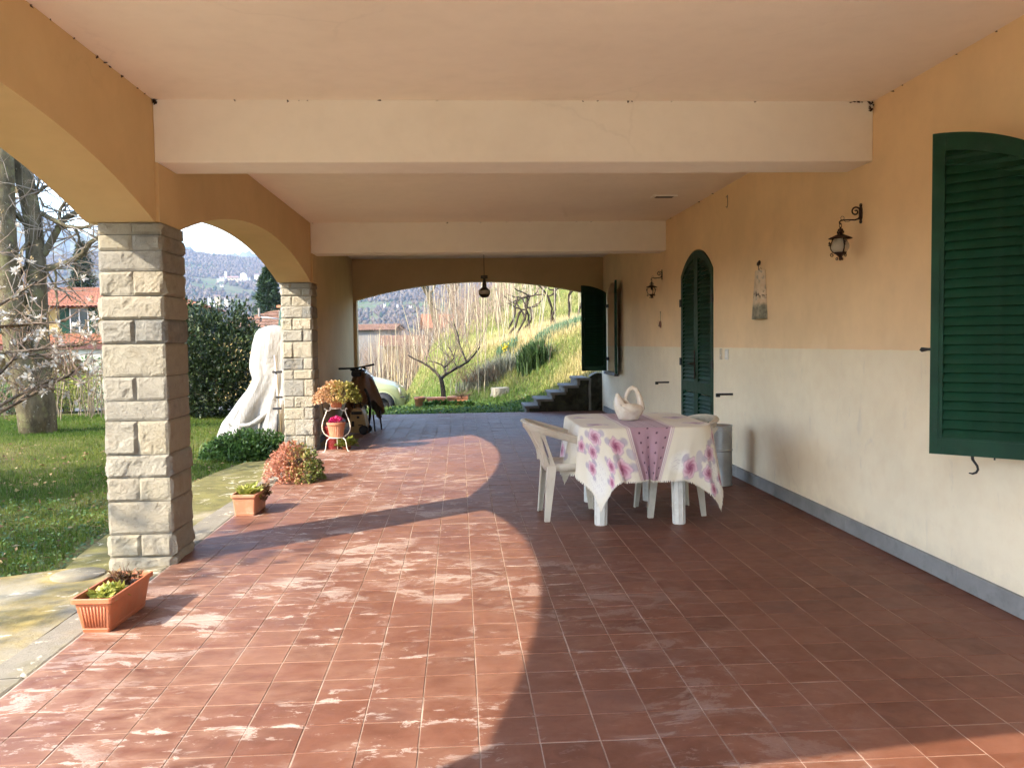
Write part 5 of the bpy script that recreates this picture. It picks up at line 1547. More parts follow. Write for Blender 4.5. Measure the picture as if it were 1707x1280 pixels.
def grow(tb, tw, p, d, L, r, depth, q, up=.10, wig=.22, split=(2, 3), rmin=.006, shrink=.72, ang=.65, tips=None, rd=(.55, .72)):
    """recursive bare branch: tb thick tubes, tw fine twigs"""
    p = Vector(p); d = Vector(d).normalized(); n = max(3, int(L/.18)); n = min(n, 9); pts = [p.copy()]; rs_ = [r]
    for i in range(n):
        d = (d+Vector((q.gauss(0, wig), q.gauss(0, wig), q.gauss(0, wig)+up))*.5).normalized()
        p = p+d*(L/n); pts.append(p.copy()); rs_.append(r*(1-.45*(i+1)/n))
        if depth > 0 and i >= n*.35 and q.random() < .45:
            s = Vector((q.gauss(0, 1), q.gauss(0, 1), q.gauss(0, .7)))
            grow(tb, tw, p, (d*.6+s.normalized()*ang), L*shrink*q.uniform(.5, .9), rs_[-1]*rd[0], depth-1, q, up, wig, split, rmin, shrink, ang, tips, rd)
    (tb if r > .016 else tw).add(pts, rs_, 8 if r > .05 else (5 if r > .016 else 3))
    if depth > 0:
        for k in range(q.randint(*split)):
            s = Vector((q.gauss(0, 1), q.gauss(0, 1), q.gauss(0, .6)))
            grow(tb, tw, p, (d+s.normalized()*ang), L*shrink*q.uniform(.75, 1.1), rs_[-1]*rd[1], depth-1, q, up, wig, split, rmin, shrink, ang, tips, rd)
    elif tips is not None: tips.append((p.copy(), d.copy()))

# ---- the big two-stemmed tree on the lawn
tr = thing('tree', 'big two-stemmed bare tree with lichened bark on the lawn', 'tree', (0, 0, 0))
Y0 = 13.75
base = [(62, 750), (62, 738), (64, 715), (64, 680), (62, 650), (64, 620), (66, 590), (64, 560), (62, 530), (61, 490), (60, 440), (58, 400), (54, 360), (47, 320), (38, 285), (30, 250), (20, 205), (5, 150), (-15, 80)]
rr0 = [.31, .285, .262, .24, .23, .20, .168, .152, .148, .145, .143, .140, .136, .132, .145, .14, .13, .12, .10]
mb = MB(); mb.tube([PX(x, y, Y0) for x, y in base], rr0, 20)
left_stem = [(58, 742), (54, 690), (46, 650), (38, 615), (30, 580), (24, 545), (20, 500), (14, 450), (8, 400), (6, 350), (4, 300), (2, 240), (-4, 170), (-14, 90)]
mb.tube([PX(x, y, Y0-.12-.02*k) for k, (x, y) in enumerate(left_stem)], [.20, .225, .225, .205, .19, .18, .18, .175, .17, .165, .16, .15, .13, .10], 18)
trunk = mb.build('trunk', M_bark, tr)
# swell and flute the bark a little
for v in trunk.data.vertices:
    co = v.co; nz = mnoise.noise(Vector((co.x*3, co.y*3, co.z*.8)))*.035+mnoise.noise(Vector((co.x*8, co.y*8, co.z*2)))*.012
    v.co = co + v.normal*nz
q = random.Random(12); tb, tw = Tubes(), Tubes()
limbs = [([(74, 449), (95, 444), (118, 436), (138, 423), (150, 405), (160, 398), (185, 392), (215, 380)], .055, -.1), ([(72, 425), (84, 405), (95, 385), (103, 370), (112, 362), (128, 354), (140, 346), (165, 330), (200, 312)], .06, .15),
         ([(68, 355), (80, 362), (96, 370), (112, 378), (138, 380), (160, 373), (190, 372)], .04, -.2), ([(50, 345), (36, 322), (26, 314), (10, 312), (-10, 300)], .055, .3), ([(56, 388), (38, 368), (20, 352), (0, 345), (-20, 340)], .05, -.25),
         ([(52, 330), (66, 318), (76, 311), (86, 309), (100, 296)], .035, .1), ([(60, 322), (64, 305), (66, 296), (72, 280)], .025, -.1), ([(24, 470), (34, 452), (46, 446), (54, 446)], .075, -.1), ([(28, 445), (30, 430), (22, 415), (14, 398)], .05, -.3),
         ([(60, 420), (46, 402), (36, 420), (30, 438)], .03, -.5), ([(66, 330), (74, 345), (96, 352), (110, 350)], .018, .4), ([(98, 375), (100, 350), (106, 340), (114, 334), (120, 320)], .03, .0), ([(126, 380), (132, 396), (128, 420), (124, 440), (130, 470)], .022, .1), ([(90, 444), (94, 462), (91, 480), (98, 510)], .02, -.1), ([(78, 452), (86, 468), (92, 478), (108, 486), (120, 502)], .018, .2)]
for pts, r0, dy in limbs:
    P = [PX(x, y, Y0+dy*i/len(pts)*1.5) for i, (x, y) in enumerate(pts)]
    tb.add(P, np.linspace(r0, r0*.45, len(P)), 8)
    for i in range(1, len(P)):
        for k in range(3 if r0 > .03 else 2):
            d = (P[i]-P[i-1]).normalized(); s = Vector((q.gauss(0, 1), q.gauss(0, 1), q.gauss(0, 1)))
            grow(tb, tw, P[i-1].lerp(P[i], q.random()), d*.5+s.normalized(), q.uniform(.35, .8), .013, 2, q, .05, .3, (1, 3), shrink=.7, ang=.8)
for (x, y, dx, r0) in ((25, 240, .3, .10), (5, 160, -.3, .09), (-5, 200, -.8, .10), (-12, 90, -.4, .08), (-10, 100, .5, .08), (28, 250, .9, .08)):
    grow(tb, tw, PX(x, y, Y0), (dx, q.gauss(0, .5), .8), 1.7, r0, 4, q, .08, .25, (2, 3))
tb.obj('branches', M_bark, tr)
o = tw.obj('twigs', M_twigs, tr)

# ---- bare tree outside the frame whose shade dapples pavement and pillar
tr = thing('tree', 'bare tree left of the porch whose branches dapple the pavement with shade', 'tree', (-9.35, 1.55, -.1))
tb, tw = Tubes(), Tubes(); q = random.Random(5); tips = []
tb.add([(0, 0, -.1), (.02, .02, .6), (-.03, .05, 1.4), (.02, .0, 2.3), (.05, .02, 3.0)], [.24, .19, .165, .15, .14], 12)
for k in range(6):
    a = k*2*PI/6+q.random()*.5
    grow(tb, tw, (.05*math.cos(a), .05*math.sin(a), 2.4+.12*k), (math.cos(a)*.8, math.sin(a)*.8, .75), 1.15, .09, 5, q, .08, .24, (2, 3), shrink=.72, tips=tips, rd=(.70, .86))
ivy = []
for k, (p, d) in enumerate(tips[::4]):
    r_ = np.random.default_rng(7000+k); m = 14; ivy.append(leaf_cloud(np.array([p])+r_.normal(0, .10, (m, 3)), r_.normal(0, 1, (m, 3)), .11, .6, .3, 7000+k, .2))
leaves_obj('leaf_clumps', ML_green, tr, ivy)
tb.obj('branches', M_bark, tr); tw.obj('twigs', M_twigs, tr)
tr2 = copy_tree(tr); tr2.location = (-11.2, 4.3, -.1); tr2.rotation_euler = (0, 0, 2.1); tr2.scale = (1.05, 1.05, 1.1)
tr2['label'] = 'bare tree farther left whose trunk and branches shade the lawn'

# ---- white magnolia entering from the left
mg = thing('magnolia', 'magnolia shrub in white blossom in front of the big bare tree', 'shrub', (0, 0, 0))
YM = 9.2; tb, tw = Tubes(), Tubes(); q = random.Random(31); tips = []
mains = [([(-190, 790), (-150, 740), (-60, 705), (0, 687), (40, 665), (85, 640), (120, 622), (132, 612)], .022), ([(-190, 790), (-120, 720), (-50, 692), (0, 676), (50, 648), (90, 632), (118, 628), (140, 640)], .020), ([(-190, 790), (-130, 700), (-60, 660), (0, 622), (25, 595), (38, 577), (48, 560)], .020), ([(-190, 790), (-150, 640), (-90, 560), (-20, 520), (30, 490), (60, 470)], .024), ([(-190, 790), (-160, 600), (-80, 540), (0, 545), (60, 540), (110, 535)], .02), ([(-190, 790), (-130, 660), (-40, 590), (40, 585), (90, 580), (140, 575), (165, 568)], .018), ([(-190, 790), (-170, 620), (-120, 480), (-60, 420), (-10, 410)], .025), ([(20, 600), (60, 590), (90, 600), (120, 590)], .010)]
for pts, r0 in mains:
    P = [PX(x, y, YM+.35*math.sin(i*1.7+r0*300)) for i, (x, y) in enumerate(pts)]
    tb.add(P, np.linspace(r0*1.3, r0*.5, len(P)), 6)
    for i in range(2, len(P)):
        for k in range(7):
            d = (P[i]-P[i-1]).normalized(); s = Vector((q.gauss(0, 1), q.gauss(0, 1), q.gauss(.4, .8)))
            grow(tb, tw, P[i-1].lerp(P[i], q.random()), d*.5+s.normalized(), q.uniform(.16, .36), .007, 1, q, .15, .3, (1, 2), shrink=.7, ang=.8, tips=tips)
tb.obj('branches', M_bark2, mg); tw.obj('twigs', M_twigs_r, mg)
ML_petal = leafmat('white_petals', [(.44, .35, .25), (.54, .47, .37), (.58, .54, .46), (.62, .59, .52)], .6, .35)
ML_bud = leafmat('brown_buds', [(.16, .11, .05), (.26, .19, .09), (.36, .28, .14)], .8, .2)
fl_, bd_ = [], []; qn = np.random.default_rng(8); kf = 0
for p, d in tips:
    if qn.random() < .40:
        n = 13; a = np.arange(n)*2*PI/n+qn.random(); ax = Vector(d).normalized(); u = ax.orthogonal().normalized(); w = ax.cross(u)
        el = qn.uniform(.1, .7, n)
        dirs = np.array([u*math.cos(t_)+w*math.sin(t_)+ax*e for t_, e in zip(a, el)])
        fl_.append(leaf_cloud(np.repeat(np.array([p]), n, 0), dirs, 0.052, .46, .15, 900+kf, .2)); kf += 1
    else:
        bd_.append(leaf_cloud(np.repeat(np.array([p]), 6, 0)+qn.normal(0, .012, (6, 3)), np.repeat(np.array([d]), 6, 0), .030, .5, .5, 1900+kf, .2)); kf += 1
leaves_obj('blossoms', ML_petal, mg, fl_)
leaves_obj('buds', ML_bud, mg, bd_)

# ---- small bare fruit tree beyond the far arch
def gz(x, y): return float(ground_z(np.array([x]), np.array([y]))[0])
def on_ground(px, Yd):
    p = PX(px, 600, Yd); return Vector((p.x, Yd, gz(p.x, Yd)))
ft = thing('fruit_tree', 'small bare fruit tree with forked trunk beside the planter trough', 'tree', (0, 0, 0))
tb, tw = Tubes(), Tubes(); q = random.Random(14); YF = 19.6
bs = on_ground(738, YF)
tb.add([bs-Vector((0, 0, .15))]+[PX(x, y, YF) for x, y in ((739, 652), (737, 640), (735, 630))], [.065, .055, .05, .048], 8)
for pts, r0 in (([(735, 631), (728, 622), (715, 611), (702, 603), (690, 598), (680, 592)], .034), ([(735, 631), (745, 623), (757, 616), (770, 609), (780, 603), (790, 592), (800, 578)], .036), ([(743, 624), (741, 614), (736, 608), (726, 604), (715, 602)], .024), ([(742, 612), (750, 604), (757, 597), (752, 585), (745, 575)], .02), ([(778, 604), (772, 590), (766, 575), (764, 560), (757, 540)], .026), ([(711, 608), (711, 595), (716, 580), (715, 566)], .016), ([(762, 613), (757, 604), (750, 596)], .014)):
    P = [PX(x, y, YF+.12*i) for i, (x, y) in enumerate(pts)]
    tb.add(P, np.linspace(r0, r0*.5, len(P)), 6)
    for i in range(1, len(P)):
        for k in range(2):
            d = (P[i]-P[i-1]).normalized(); s = Vector((q.gauss(0, .8), q.gauss(0, .8), abs(q.gauss(.9, .5))))
            grow(tb, tw, P[i-1].lerp(P[i], q.random()), d*.4+s.normalized(), q.uniform(.4, .95), .010, 1, q, .2, .15, (1, 2), shrink=.6, ang=.45)
tb.obj('trunk', M_bark3, ft); tw.obj('twigs', M_twigs_r, ft)

# ---- taller pollarded trees farther back
for px, Yd, lab, sd in ((714, 46, 'bare pollarded tree farther left behind the vineyard stakes', 3), (752, 44, 'bare pollarded tree farther right behind the vineyard stakes', 4)):
    t_ = thing('pollarded_tree', lab, 'tree', (0, 0, 0), 0, 'pollarded trees behind the vineyard')
    tb, tw = Tubes(), Tubes(); q = random.Random(sd); b = on_ground(px+14, Yd); b.z = min(b.z, .4)-.5
    top = PX(px, 488, Yd)
    mid = b.lerp(top, .55)+Vector((.25, 0, 0))
    tb.add([b, b.lerp(mid, .5), mid, mid.lerp(top, .6), top], [.26, .22, .19, .17, .16], 9)
    for k in range(7):
        a = q.random()*2*PI; grow(tb, tw, top-Vector((0, 0, .15*k/3)), (math.cos(a)*.7, math.sin(a)*.7, .9), 1.1, .07, 2, q, .3, .2, (2, 3), shrink=.7, ang=.5)
    tb.obj('trunk', M_bark, t_); tw.obj('twigs', M_twigs, t_)

# ================================================================== stakes, vines, brush
M_cane = simple('weathered_cane', (.38, .31, .19), .8, .25, 3)
M_cane2 = simple('grey_stake', (.33, .28, .20), .85, .25, 3)
stake_me = []
for k in range(6):
    tb = Tubes(); q = random.Random(200+k); b = q.uniform(-.03, .03)
    tb.add([(0, 0, -.3), (b, .0, .7), (b*1.6, b, 1.5), (b*2+.02, b, 2.4)], [.012, .011, .010, .008], 5)
    stake_me.append(np_mesh('stake', np.concatenate(tb.v), np.concatenate(tb.f), M_cane if k % 3 else M_cane2, True))
qs = random.Random(55); ns = 0
cane_dk = simple('grey_brown_cane', (.20, .155, .10), .85, .35, 3)
stake_dk = []
for m_ in stake_me[:4]:
    m2 = m_.copy(); m2.materials.clear(); m2.materials.append(cane_dk); stake_dk.append(m2)
def stake(x, y, h, lean, label, group, rad_=1.0):
    o = place('stake', stake_dk[qs.randrange(4)] if rad_ < .9 else stake_me[qs.randrange(6)], None, (x, y, gz(x, y)), (qs.gauss(0, lean), qs.gauss(0, lean), qs.random()*6), (rad_, rad_, h/2.4))
    o.name = 'cane_stake'
    return tag(o, label, 'stake', group)
LV = 'pale cane stake standing in the vineyard on the bank beyond the far arch'
rows_ = []
for k in range(170):
    Yd = 22.5+22*qs.random()**1.15; px = qs.uniform(612, 985)
    if px < 705 and Yd < 28: Yd += 8
    x = (px-766)/1424*Yd
    stake(x, Yd, qs.uniform(1.7, 2.7), .075, LV, 'vineyard stakes beyond the far arch', 1.0+.02*(Yd-22))
for px, Yd, h in ((652, 28, 2.1), (646, 28.5, 1.8), (657, 28.2, 2.4), (640, 29, 2.0), (632, 28, 2.3), (662, 27.6, 1.6), (637, 28.7, 1.8), (625, 29.4, 2.1), (797, 20.0, 1.5), (806, 20.2, 1.6), (620, 29, 2.1), (668, 28.5, 1.8)):
    x = (px-766)/1424*Yd; stake(x, Yd, h*1.15, .04, 'cane stake in the gap by the car and fruit tree beyond the far arch', 'stakes near the parked car', 1.15)
LF = 'thin cane in the row of garden canes behind the big bare tree'
for k in range(62):
    px = qs.uniform(-15, 185); Yd = qs.uniform(15.9, 17.8); x = PX(px, 700, Yd).x
    stake(x, Yd, qs.uniform(.6, 1.35), .16, LF, 'garden canes behind the big tree', qs.uniform(.55, .85))

vq = random.Random(71)
for k, (px, Yd, h) in enumerate(((836, 24.5, 1.05), (859, 24, 1.2), (868, 25.5, .9), (888, 24, 1.1), (915, 23.5, 1.15), (930, 24, 1.0), (946, 23.5, 1.1), (957, 24.5, 1.0), (845, 28, 1.0), (878, 29, 1.0))):
    b = on_ground(px, Yd); t_ = tag(bpy.data.objects.new('grapevine', None), 'gnarled dark old vine trunk among the stakes on the bank', 'vine', 'old vines on the bank'); link(t_); t_.location = b
    tb, tw = Tubes(), Tubes(); p = Vector((0, 0, -.1)); pts = [p.copy()]; d = Vector((vq.gauss(0, .15), vq.gauss(0, .1), 1))
    for i in range(9):
        d = (d+Vector((vq.gauss(0, .32), vq.gauss(0, .25), .25))).normalized(); p = p+d*(h/9)*1.15; pts.append(p.copy())
    tb.add(pts, [.026+.010*vq.random()+(.014 if i == 8 else 0) for i in range(10)], 7)
    for s in (-1, 1):
        p2 = pts[-1].copy(); d2 = Vector((s*1.0, vq.gauss(0, .3), .35)); pp = [p2.copy()]
        for i in range(5): d2 = (d2+Vector((0, vq.gauss(0, .3), vq.gauss(.1, .4)))).normalized(); p2 = p2+d2*.10; pp.append(p2.copy())
        tb.add(pp, np.linspace(.026, .016, 6), 6)
        for i in range(3): grow(tb, tw, pp[-1-i], (vq.gauss(0, .5), vq.gauss(0, .5), 1), vq.uniform(.5, 1.0), .010, 1, vq, .25, .15, (1, 2), shrink=.6)
    tb.obj('trunk', M_bark3, t_)
    if tw.v: tw.obj('shoots', M_twigs_r, t_)['kind'] = 'stuff'

# dense bare brush behind the stakes on the left of the far arch
tb, tw = Tubes(), Tubes(); q = random.Random(91)
for k in range(330):
    Yd = q.uniform(29, 42); px = q.choice((q.uniform(600, 700), q.uniform(690, 860), q.uniform(735, 840))); b = on_ground(px, Yd)
    h = q.uniform(.9, 2.0); p = b.copy(); d = Vector((q.gauss(0, .18), q.gauss(0, .18), 1)); pts = [p.copy()]
    for i in range(5): d = (d+Vector((q.gauss(0, .12), q.gauss(0, .12), .1))).normalized(); p = p+d*h/5; pts.append(p.copy())
    tw.add(pts, np.linspace(.013, .004, 6), 3)
    for i in range(2, 6):
        if q.random() < .8: grow(tb, tw, pts[i], (q.gauss(0, .6), q.gauss(0, .4), .8), h*.28, .006, 0, q, .1, .2)
for k in range(44):
    px = q.uniform(594, 700) if k < 34 else q.uniform(700, 800); Yd = q.uniform(32, 44); b = on_ground(px, Yd); b.z = max(b.z, -1.2)
    for j in range(3): grow(tb, tw, b, (q.gauss(0, .35), q.gauss(0, .3), 1), q.uniform(.9, 1.4), .022, 3, q, .12, .2, (2, 3), shrink=.72, ang=.55)
tag(tb.obj('thicket_stems', M_twigs), 'grey stems of the thicket behind the vineyard stakes', 'thicket', kind='stuff')
tag(tw.obj('bare_brush', M_twigs_r), 'tangle of bare reddish brush between the vineyard stakes', 'brush', kind='stuff')

# ================================================================== grasses
def blades(px_xy, h, w, seed, lean=.45, tone=None, curl=.3):
    r = np.random.default_rng(seed); n = len(px_xy); x, y = px_xy[:, 0], px_xy[:, 1]; z = ground_z(x, y)
    a = r.random(n)*2*PI; ln = np.abs(r.normal(0, lean, n)); hh = h*(.5+.9*r.random(n)); ww = w*(.6+.8*r.random(n))
    b = np.c_[x, y, z-.01]; da = np.c_[np.cos(a), np.sin(a), 0*a]; s = np.c_[-np.sin(a), np.cos(a), 0*a]
    m = b+da*(hh*ln*.35)[:, None]+np.c_[0*a, 0*a, hh*.6]; t_ = b+da*(hh*ln)[:, None]+np.c_[0*a, 0*a, hh*(1-.25*ln)]
    V = np.stack([b-s*ww[:, None]/2, b+s*ww[:, None]/2, m+s*ww[:, None]*.4, m-s*ww[:, None]*.4, t_, t_], 1)
    F = np.concatenate([np.arange(n)[:, None]*6+[0, 1, 2, 3], np.arange(n)[:, None]*6+[3, 2, 4, 5]], 0)
    rv = r.random(n) if tone is None else np.clip(tone+r.normal(0, .12, n), 0, 1)
    return V.reshape(-1, 3), F, np.repeat(rv, 6)
def to_px(x, y, z):
    dx = np.stack([x, y, z-CAM_H], -1); zz = dx@np.array(CF)
    return 853.5+1423.6*(dx@np.array(CR))/zz, 640-1423.6*(dx@np.array(CU))/zz
ML_lawn = leafmat('lawn_grass', [(.27, .23, .095), (.185, .19, .043), (.095, .145, .019), (.060, .110, .014), (.034, .068, .011)], .65, .35, .12)
rg = np.random.default_rng(3)
def lawn_pts(n, x0, x1, y0, y1, pw=1.0):
    x = rg.uniform(x0, x1, n); y = y0+(y1-y0)*rg.random(n)**pw
    return np.c_[x, y]
P = lawn_pts(330000, -11.5, -2.2, 5.2, 17.3, 1.25)
edge = np.interp(P[:, 1], [5.0, 5.3, 5.5, 5.9, 6.5, 7.4, 8.6, 9.6, 10.3, 10.8, 17], [-9, -3.0, -2.62, -2.70, -2.76, -2.84, -2.88, -2.80, -2.62, -2.35, -2.35])+.10*fnoise(P[:, 0], P[:, 1], 3.0)
ok = P[:, 0] < edge
px_, py_ = to_px(P[:, 0], P[:, 1], np.full(len(P), -.05)); ok &= (px_ > -70) & (px_ < 500)
P = P[ok]; dry = .5+.5*fnoise(P[:, 0], P[:, 1], .9, 4)+.35*smoothstep(8.8, 10.5, P[:, 1])*(1-smoothstep(12.5, 14, P[:, 1]))
keep = rg.random(len(P)) > .22*np.clip(dry-.4, 0, 1); P, dry = P[keep], dry[keep]
dist = P[:, 1]
tone = np.clip(.74-.55*np.clip(dry-.25, 0, 1)+.10*fnoise(P[:, 0], P[:, 1], 6, 1), 0, 1)
lw = blades(P, .058*(1-.35*np.clip(dry-.4, 0, 1)), .0052, 21, .7, tone)
lawn = tag(leaves_obj('lawn', ML_lawn, None, [lw]), 'short green lawn with dry patches left of the porch', 'grass', kind='stuff')
# broad-leaved weeds towards the pavement
P = lawn_pts(9000, -6.5, -2.45, 5.25, 8.2, 1.5)
edge = np.interp(P[:, 1], [5.0, 5.3, 5.5, 5.9, 8.5], [-9, -2.9, -2.55, -2.66, -2.85]); P = P[(P[:, 0] < edge) & (fnoise(P[:, 0], P[:, 1], 1.6, 6) > -.35)]
zz = ground_z(P[:, 0], P[:, 1])
wd_ = leaf_cloud(np.c_[P, zz+rg.random(len(P))*.035], np.c_[rg.normal(0, 1, (len(P), 2)), rg.random(len(P))*.5], .026, .75, .2, 22, .15)
tag(leaves_obj('lawn_weeds', ML_green, None, [wd_]), 'low broad-leaved weeds along the pavement edge', 'weeds', kind='stuff')
# fallen leaves
P = lawn_pts(900, -7.5, -2.5, 5.4, 12.0); edge = np.interp(P[:, 1], [5.0, 5.5, 8.5, 12], [-9, -2.5, -2.7, -2.5]); P = P[P[:, 0] < edge]
fl2 = leaf_cloud(np.c_[P, ground_z(P[:, 0], P[:, 1])+.035], np.c_[rg.normal(0, 1, (len(P), 2)), rg.normal(0, .15, len(P))], .045, .6, .2, 23, .3)
tag(leaves_obj('fallen_leaves', ML_dead, None, [fl2]), 'scattered brown fallen leaves on the lawn', 'leaves', kind='stuff')

# bank beyond the far arch: straw and fresh green
ML_straw = leafmat('straw_grass', [(.68, .54, .29), (.60, .48, .23), (.42, .39, .14), (.21, .28, .06), (.11, .19, .036)], .7, .35, .2)
P = np.c_[rg.uniform(-5, 6, 170000), 16.6+20*rg.random(170000)**1.5]
px_, py_ = to_px(P[:, 0], P[:, 1], ground_z(P[:, 0], P[:, 1])); ok = (px_ > 575) & (px_ < 1010) & ~((P[:, 0] > 1.1) & (P[:, 1] < 17.25)) & (P[:, 1] > 16.35)
P = P[ok]; gzv = ground_z(P[:, 0], P[:, 1])
green = np.clip(1.30-(gzv-.0)*.95+.5*fnoise(P[:, 0], P[:, 1], .9, 3), 0, 1)*.9 + .25*smoothstep(.3, .8, fnoise(P[:, 0], P[:, 1], .55, 8)); green = np.where(P[:, 1] > 25, .60+.3*fnoise(P[:, 0], P[:, 1], .7, 5), green)
h = .10+.16*np.clip(1-green, 0, 1)*(1+.6*fnoise(P[:, 0], P[:, 1], 1.6, 2)); h = np.where(P[:, 1] < 18.2, .09, h)
bk_ = blades(P, np.maximum(h, .06), .010, 31, .75, np.clip(.08+.85*green, 0, 1))
tag(leaves_obj('bank_grass', ML_straw, None, [bk_]), 'straw-coloured and green grass covering the bank beyond the far arch', 'grass', kind='stuff')
# bluish bulb foliage and a few yellow flowers on top of the bank
ML_iris = leafmat('bluish_bulb_leaves', [(.085, .16, .075), (.13, .22, .11), (.19, .28, .15)], .5, .3)
def clump(name, label, cat, px, Yd, rx, ry, n, h, w, mat, seed, lean=.35, tone=None, group=None, extra=0.0):
    r = np.random.default_rng(seed); b = on_ground(px, Yd); a = r.random(n)*2*PI; q_ = np.sqrt(r.random(n))
    P = np.c_[b.x+rx*q_*np.cos(a), b.y+ry*q_*np.sin(a)]
    V, F, R = blades(P, h, w, seed+1, lean, tone); V = V-np.array(b)
    return tag(leaves_obj(name, mat, None, [(V, F, R)], b), label, cat, group)
clump('bulb_clump', 'bluish green bulb leaves in a wide clump on the bank by the house corner', 'plant', 936, 22.0, .70, .4, 1500, .24, .018, ML_iris, 61)
clump('bulb_clump', 'bluish green bulb leaves with yellow flowers at the middle of the bank', 'plant', 846, 22.4, .28, .25, 420, .32, .02, ML_iris, 63)
ML_yel = leafmat('yellow_petals', [(.70, .50, .01), (.80, .62, .03)], .5, .3)
for px, py, Yd in ((843, 578, 22.2), (848, 576, 22.3), (857, 571, 22.6), (840, 579, 22.1)):
    p = PX(px, py, Yd); r = np.random.default_rng(px); n = 26
    tag(leaves_obj('daffodil', ML_yel, None, [leaf_cloud(r.normal(0, .035, (n, 3)), r.normal(0, 1, (n, 3)), .06, .6, .3, px, .2)], p), 'yellow daffodil blooming among bulb leaves on the bank', 'flower', 'daffodils on the bank')
# rosemary-like upright shrub
ML_rose = leafmat('rosemary', [(.03, .06, .02), (.07, .12, .035), (.12, .19, .06)], .6, .3)
b = on_ground(888, 20.3); r = np.random.default_rng(66); n = 1500
V, F, R = blades(np.c_[b.x+.22*r.normal(0, .6, n), b.y+.20*r.normal(0, .6, n)], .52, .030, 67, .45); V -= np.array(b)
sh = thing('upright_shrub', 'dense upright dark green shrub on the bank above the steps', 'shrub', b); leaves_obj('foliage', ML_rose, sh, [(V, F, R)])
tb, tw = Tubes(), Tubes(); q = random.Random(67)
for k in range(40): grow(tb, tw, (q.gauss(.25, .12), q.gauss(0, .1), 0), (q.gauss(.2, .3), q.gauss(0, .3), 1), .35, .008, 1, q, .1, .2, (1, 2))
tw.obj('stems', M_twigs_r, sh)
# grey lavender-like cushion with dead stems
b = on_ground(815, 21.0); r = np.random.default_rng(68); n = 1800
ML_lav = leafmat('grey_cushion', [(.20, .19, .13), (.27, .27, .19), (.34, .34, .25)], .8, .25)
cu = thing('grey_shrub', 'pale grey cushion shrub with dead twigs behind the fruit tree', 'shrub', b)
V, F, R = blades(np.c_[b.x+.55*r.normal(0, .55, n), b.y+.3*r.normal(0, .5, n)], .42, .022, 69, .6); V -= np.array(b); leaves_obj('foliage', ML_lav, cu, [(V, F, R)])
tb, tw = Tubes(), Tubes(); q = random.Random(69)
for k in range(130): grow(tb, tw, (q.gauss(-.1, .40), q.gauss(-.25, .12), 0), (q.gauss(0, .5), q.gauss(-.2, .3), .8), .30, .007, 1, q, .0, .3, (1, 2))
tw.obj('dead_stems', M_twig, cu)['kind'] = 'stuff'

# planter trough with old pots at the foot of the bank
trg = thing('planter_row', 'terracotta trough and pot with trailing weeds at the foot of the bank', 'planter', (-.50, 18.45, gz(-.5, 18.45)))
mb = MB(); mb.lathe([(.001, .0), (.085, .0), (.115, .20), (.128, .205), (.130, .25), (.118, .252), (.108, .2), (.001, .19)], 22, (-.37, -.05, 0)); mb.build('pot', M_terra2, trg)
for k, (x0, x1, dy) in enumerate(((-.22, .18, .0), (.22, .66, .12))):
    mb = MB(); mb.bbox((x0, dy-.09, .03), (x1, dy+.09, .21), .012); mb.bbox((x0-.012, dy-.10, .18), (x1+.012, dy+.10, .235), .01); mb.build('trough', M_terra2, trg)
rosettes([(x, -.16+.05*math.sin(x*9), .06) for x in np.arange(-.25, .75, .07)], 26, .13, .085, ML_green, 'trailing_weeds', trg, .1, 300)
twigs(trg, (.55, .08, .2), 60, .3, 1.6, .006, M_twig, 'dead_stems', 77)
bd = thing('stone_block', 'small pale mossy stone block in the grass right of the planter trough', 'stone', on_ground(833, 19.6), .3)
stone_mesh(.36, .22, .22, 4242, .03).build('stone', M_stone, bd, (0, 0, .07))
# low weeds and litter along the far kerb
P = np.c_[rg.uniform(-1.5, 1.6, 2600), rg.uniform(16.35, 18.6, 2600)]
tag(leaves_obj('kerb_weeds', ML_green, None, [leaf_cloud(np.c_[P, ground_z(P[:, 0], P[:, 1])+rg.random(len(P))*.08], np.c_[rg.normal(0, 1, (len(P), 2)), rg.random(len(P))], .055, .7, .3, 41, .2)]), 'green weeds sprouting between far kerb and bank', 'weeds', kind='stuff')
P = np.c_[rg.uniform(-1.2, 1.9, 700), 16.3+1.6*rg.random(700)**2]
tag(leaves_obj('leaf_litter', ML_dead, None, [leaf_cloud(np.c_[P, ground_z(P[:, 0], P[:, 1])+.02], np.c_[rg.normal(0, 1, (len(P), 2)), rg.normal(0, .2, len(P))], .06, .6, .2, 42, .3)]), 'brown leaf litter along the far kerb', 'leaves', kind='stuff')

# ================================================================== dark laurel hedge bush
ML_laurel = leafmat('glossy_laurel', [(.006, .014, .006), (.014, .030, .010), (.030, .055, .016), (.075, .105, .035)], .48, .12, .35)
lb = thing('laurel_bush', 'large dark glossy evergreen bush behind the white draped cover', 'bush', (-4.95, 17.0, -.1))
r = np.random.default_rng(81); n = 15000
u = r.random(n)*2*PI; v = np.arccos(1-2*r.random(n)); rad_ = (.72+.34*r.random(n)**.5)
lump = 1+.13*np.sin(u*3+1)*np.sin(v*4)+.10*np.sin(u*7+v*5)
C = np.c_[1.25*np.sin(v)*np.cos(u), .95*np.sin(v)*np.sin(u), 1.06*np.cos(v)]*(rad_*lump)[:, None]+np.array([0, 0, 1.04])
C = C[C[:, 2] > .02]
ci = r.normal(0, 1, (9000, 3)); ci /= np.linalg.norm(ci, axis=1, keepdims=True); ci *= (r.random((9000, 1))**.5)*.92; C = np.concatenate([C, ci*np.array([1.15, .85, 1.0])+np.array([0, 0, 1.02])])
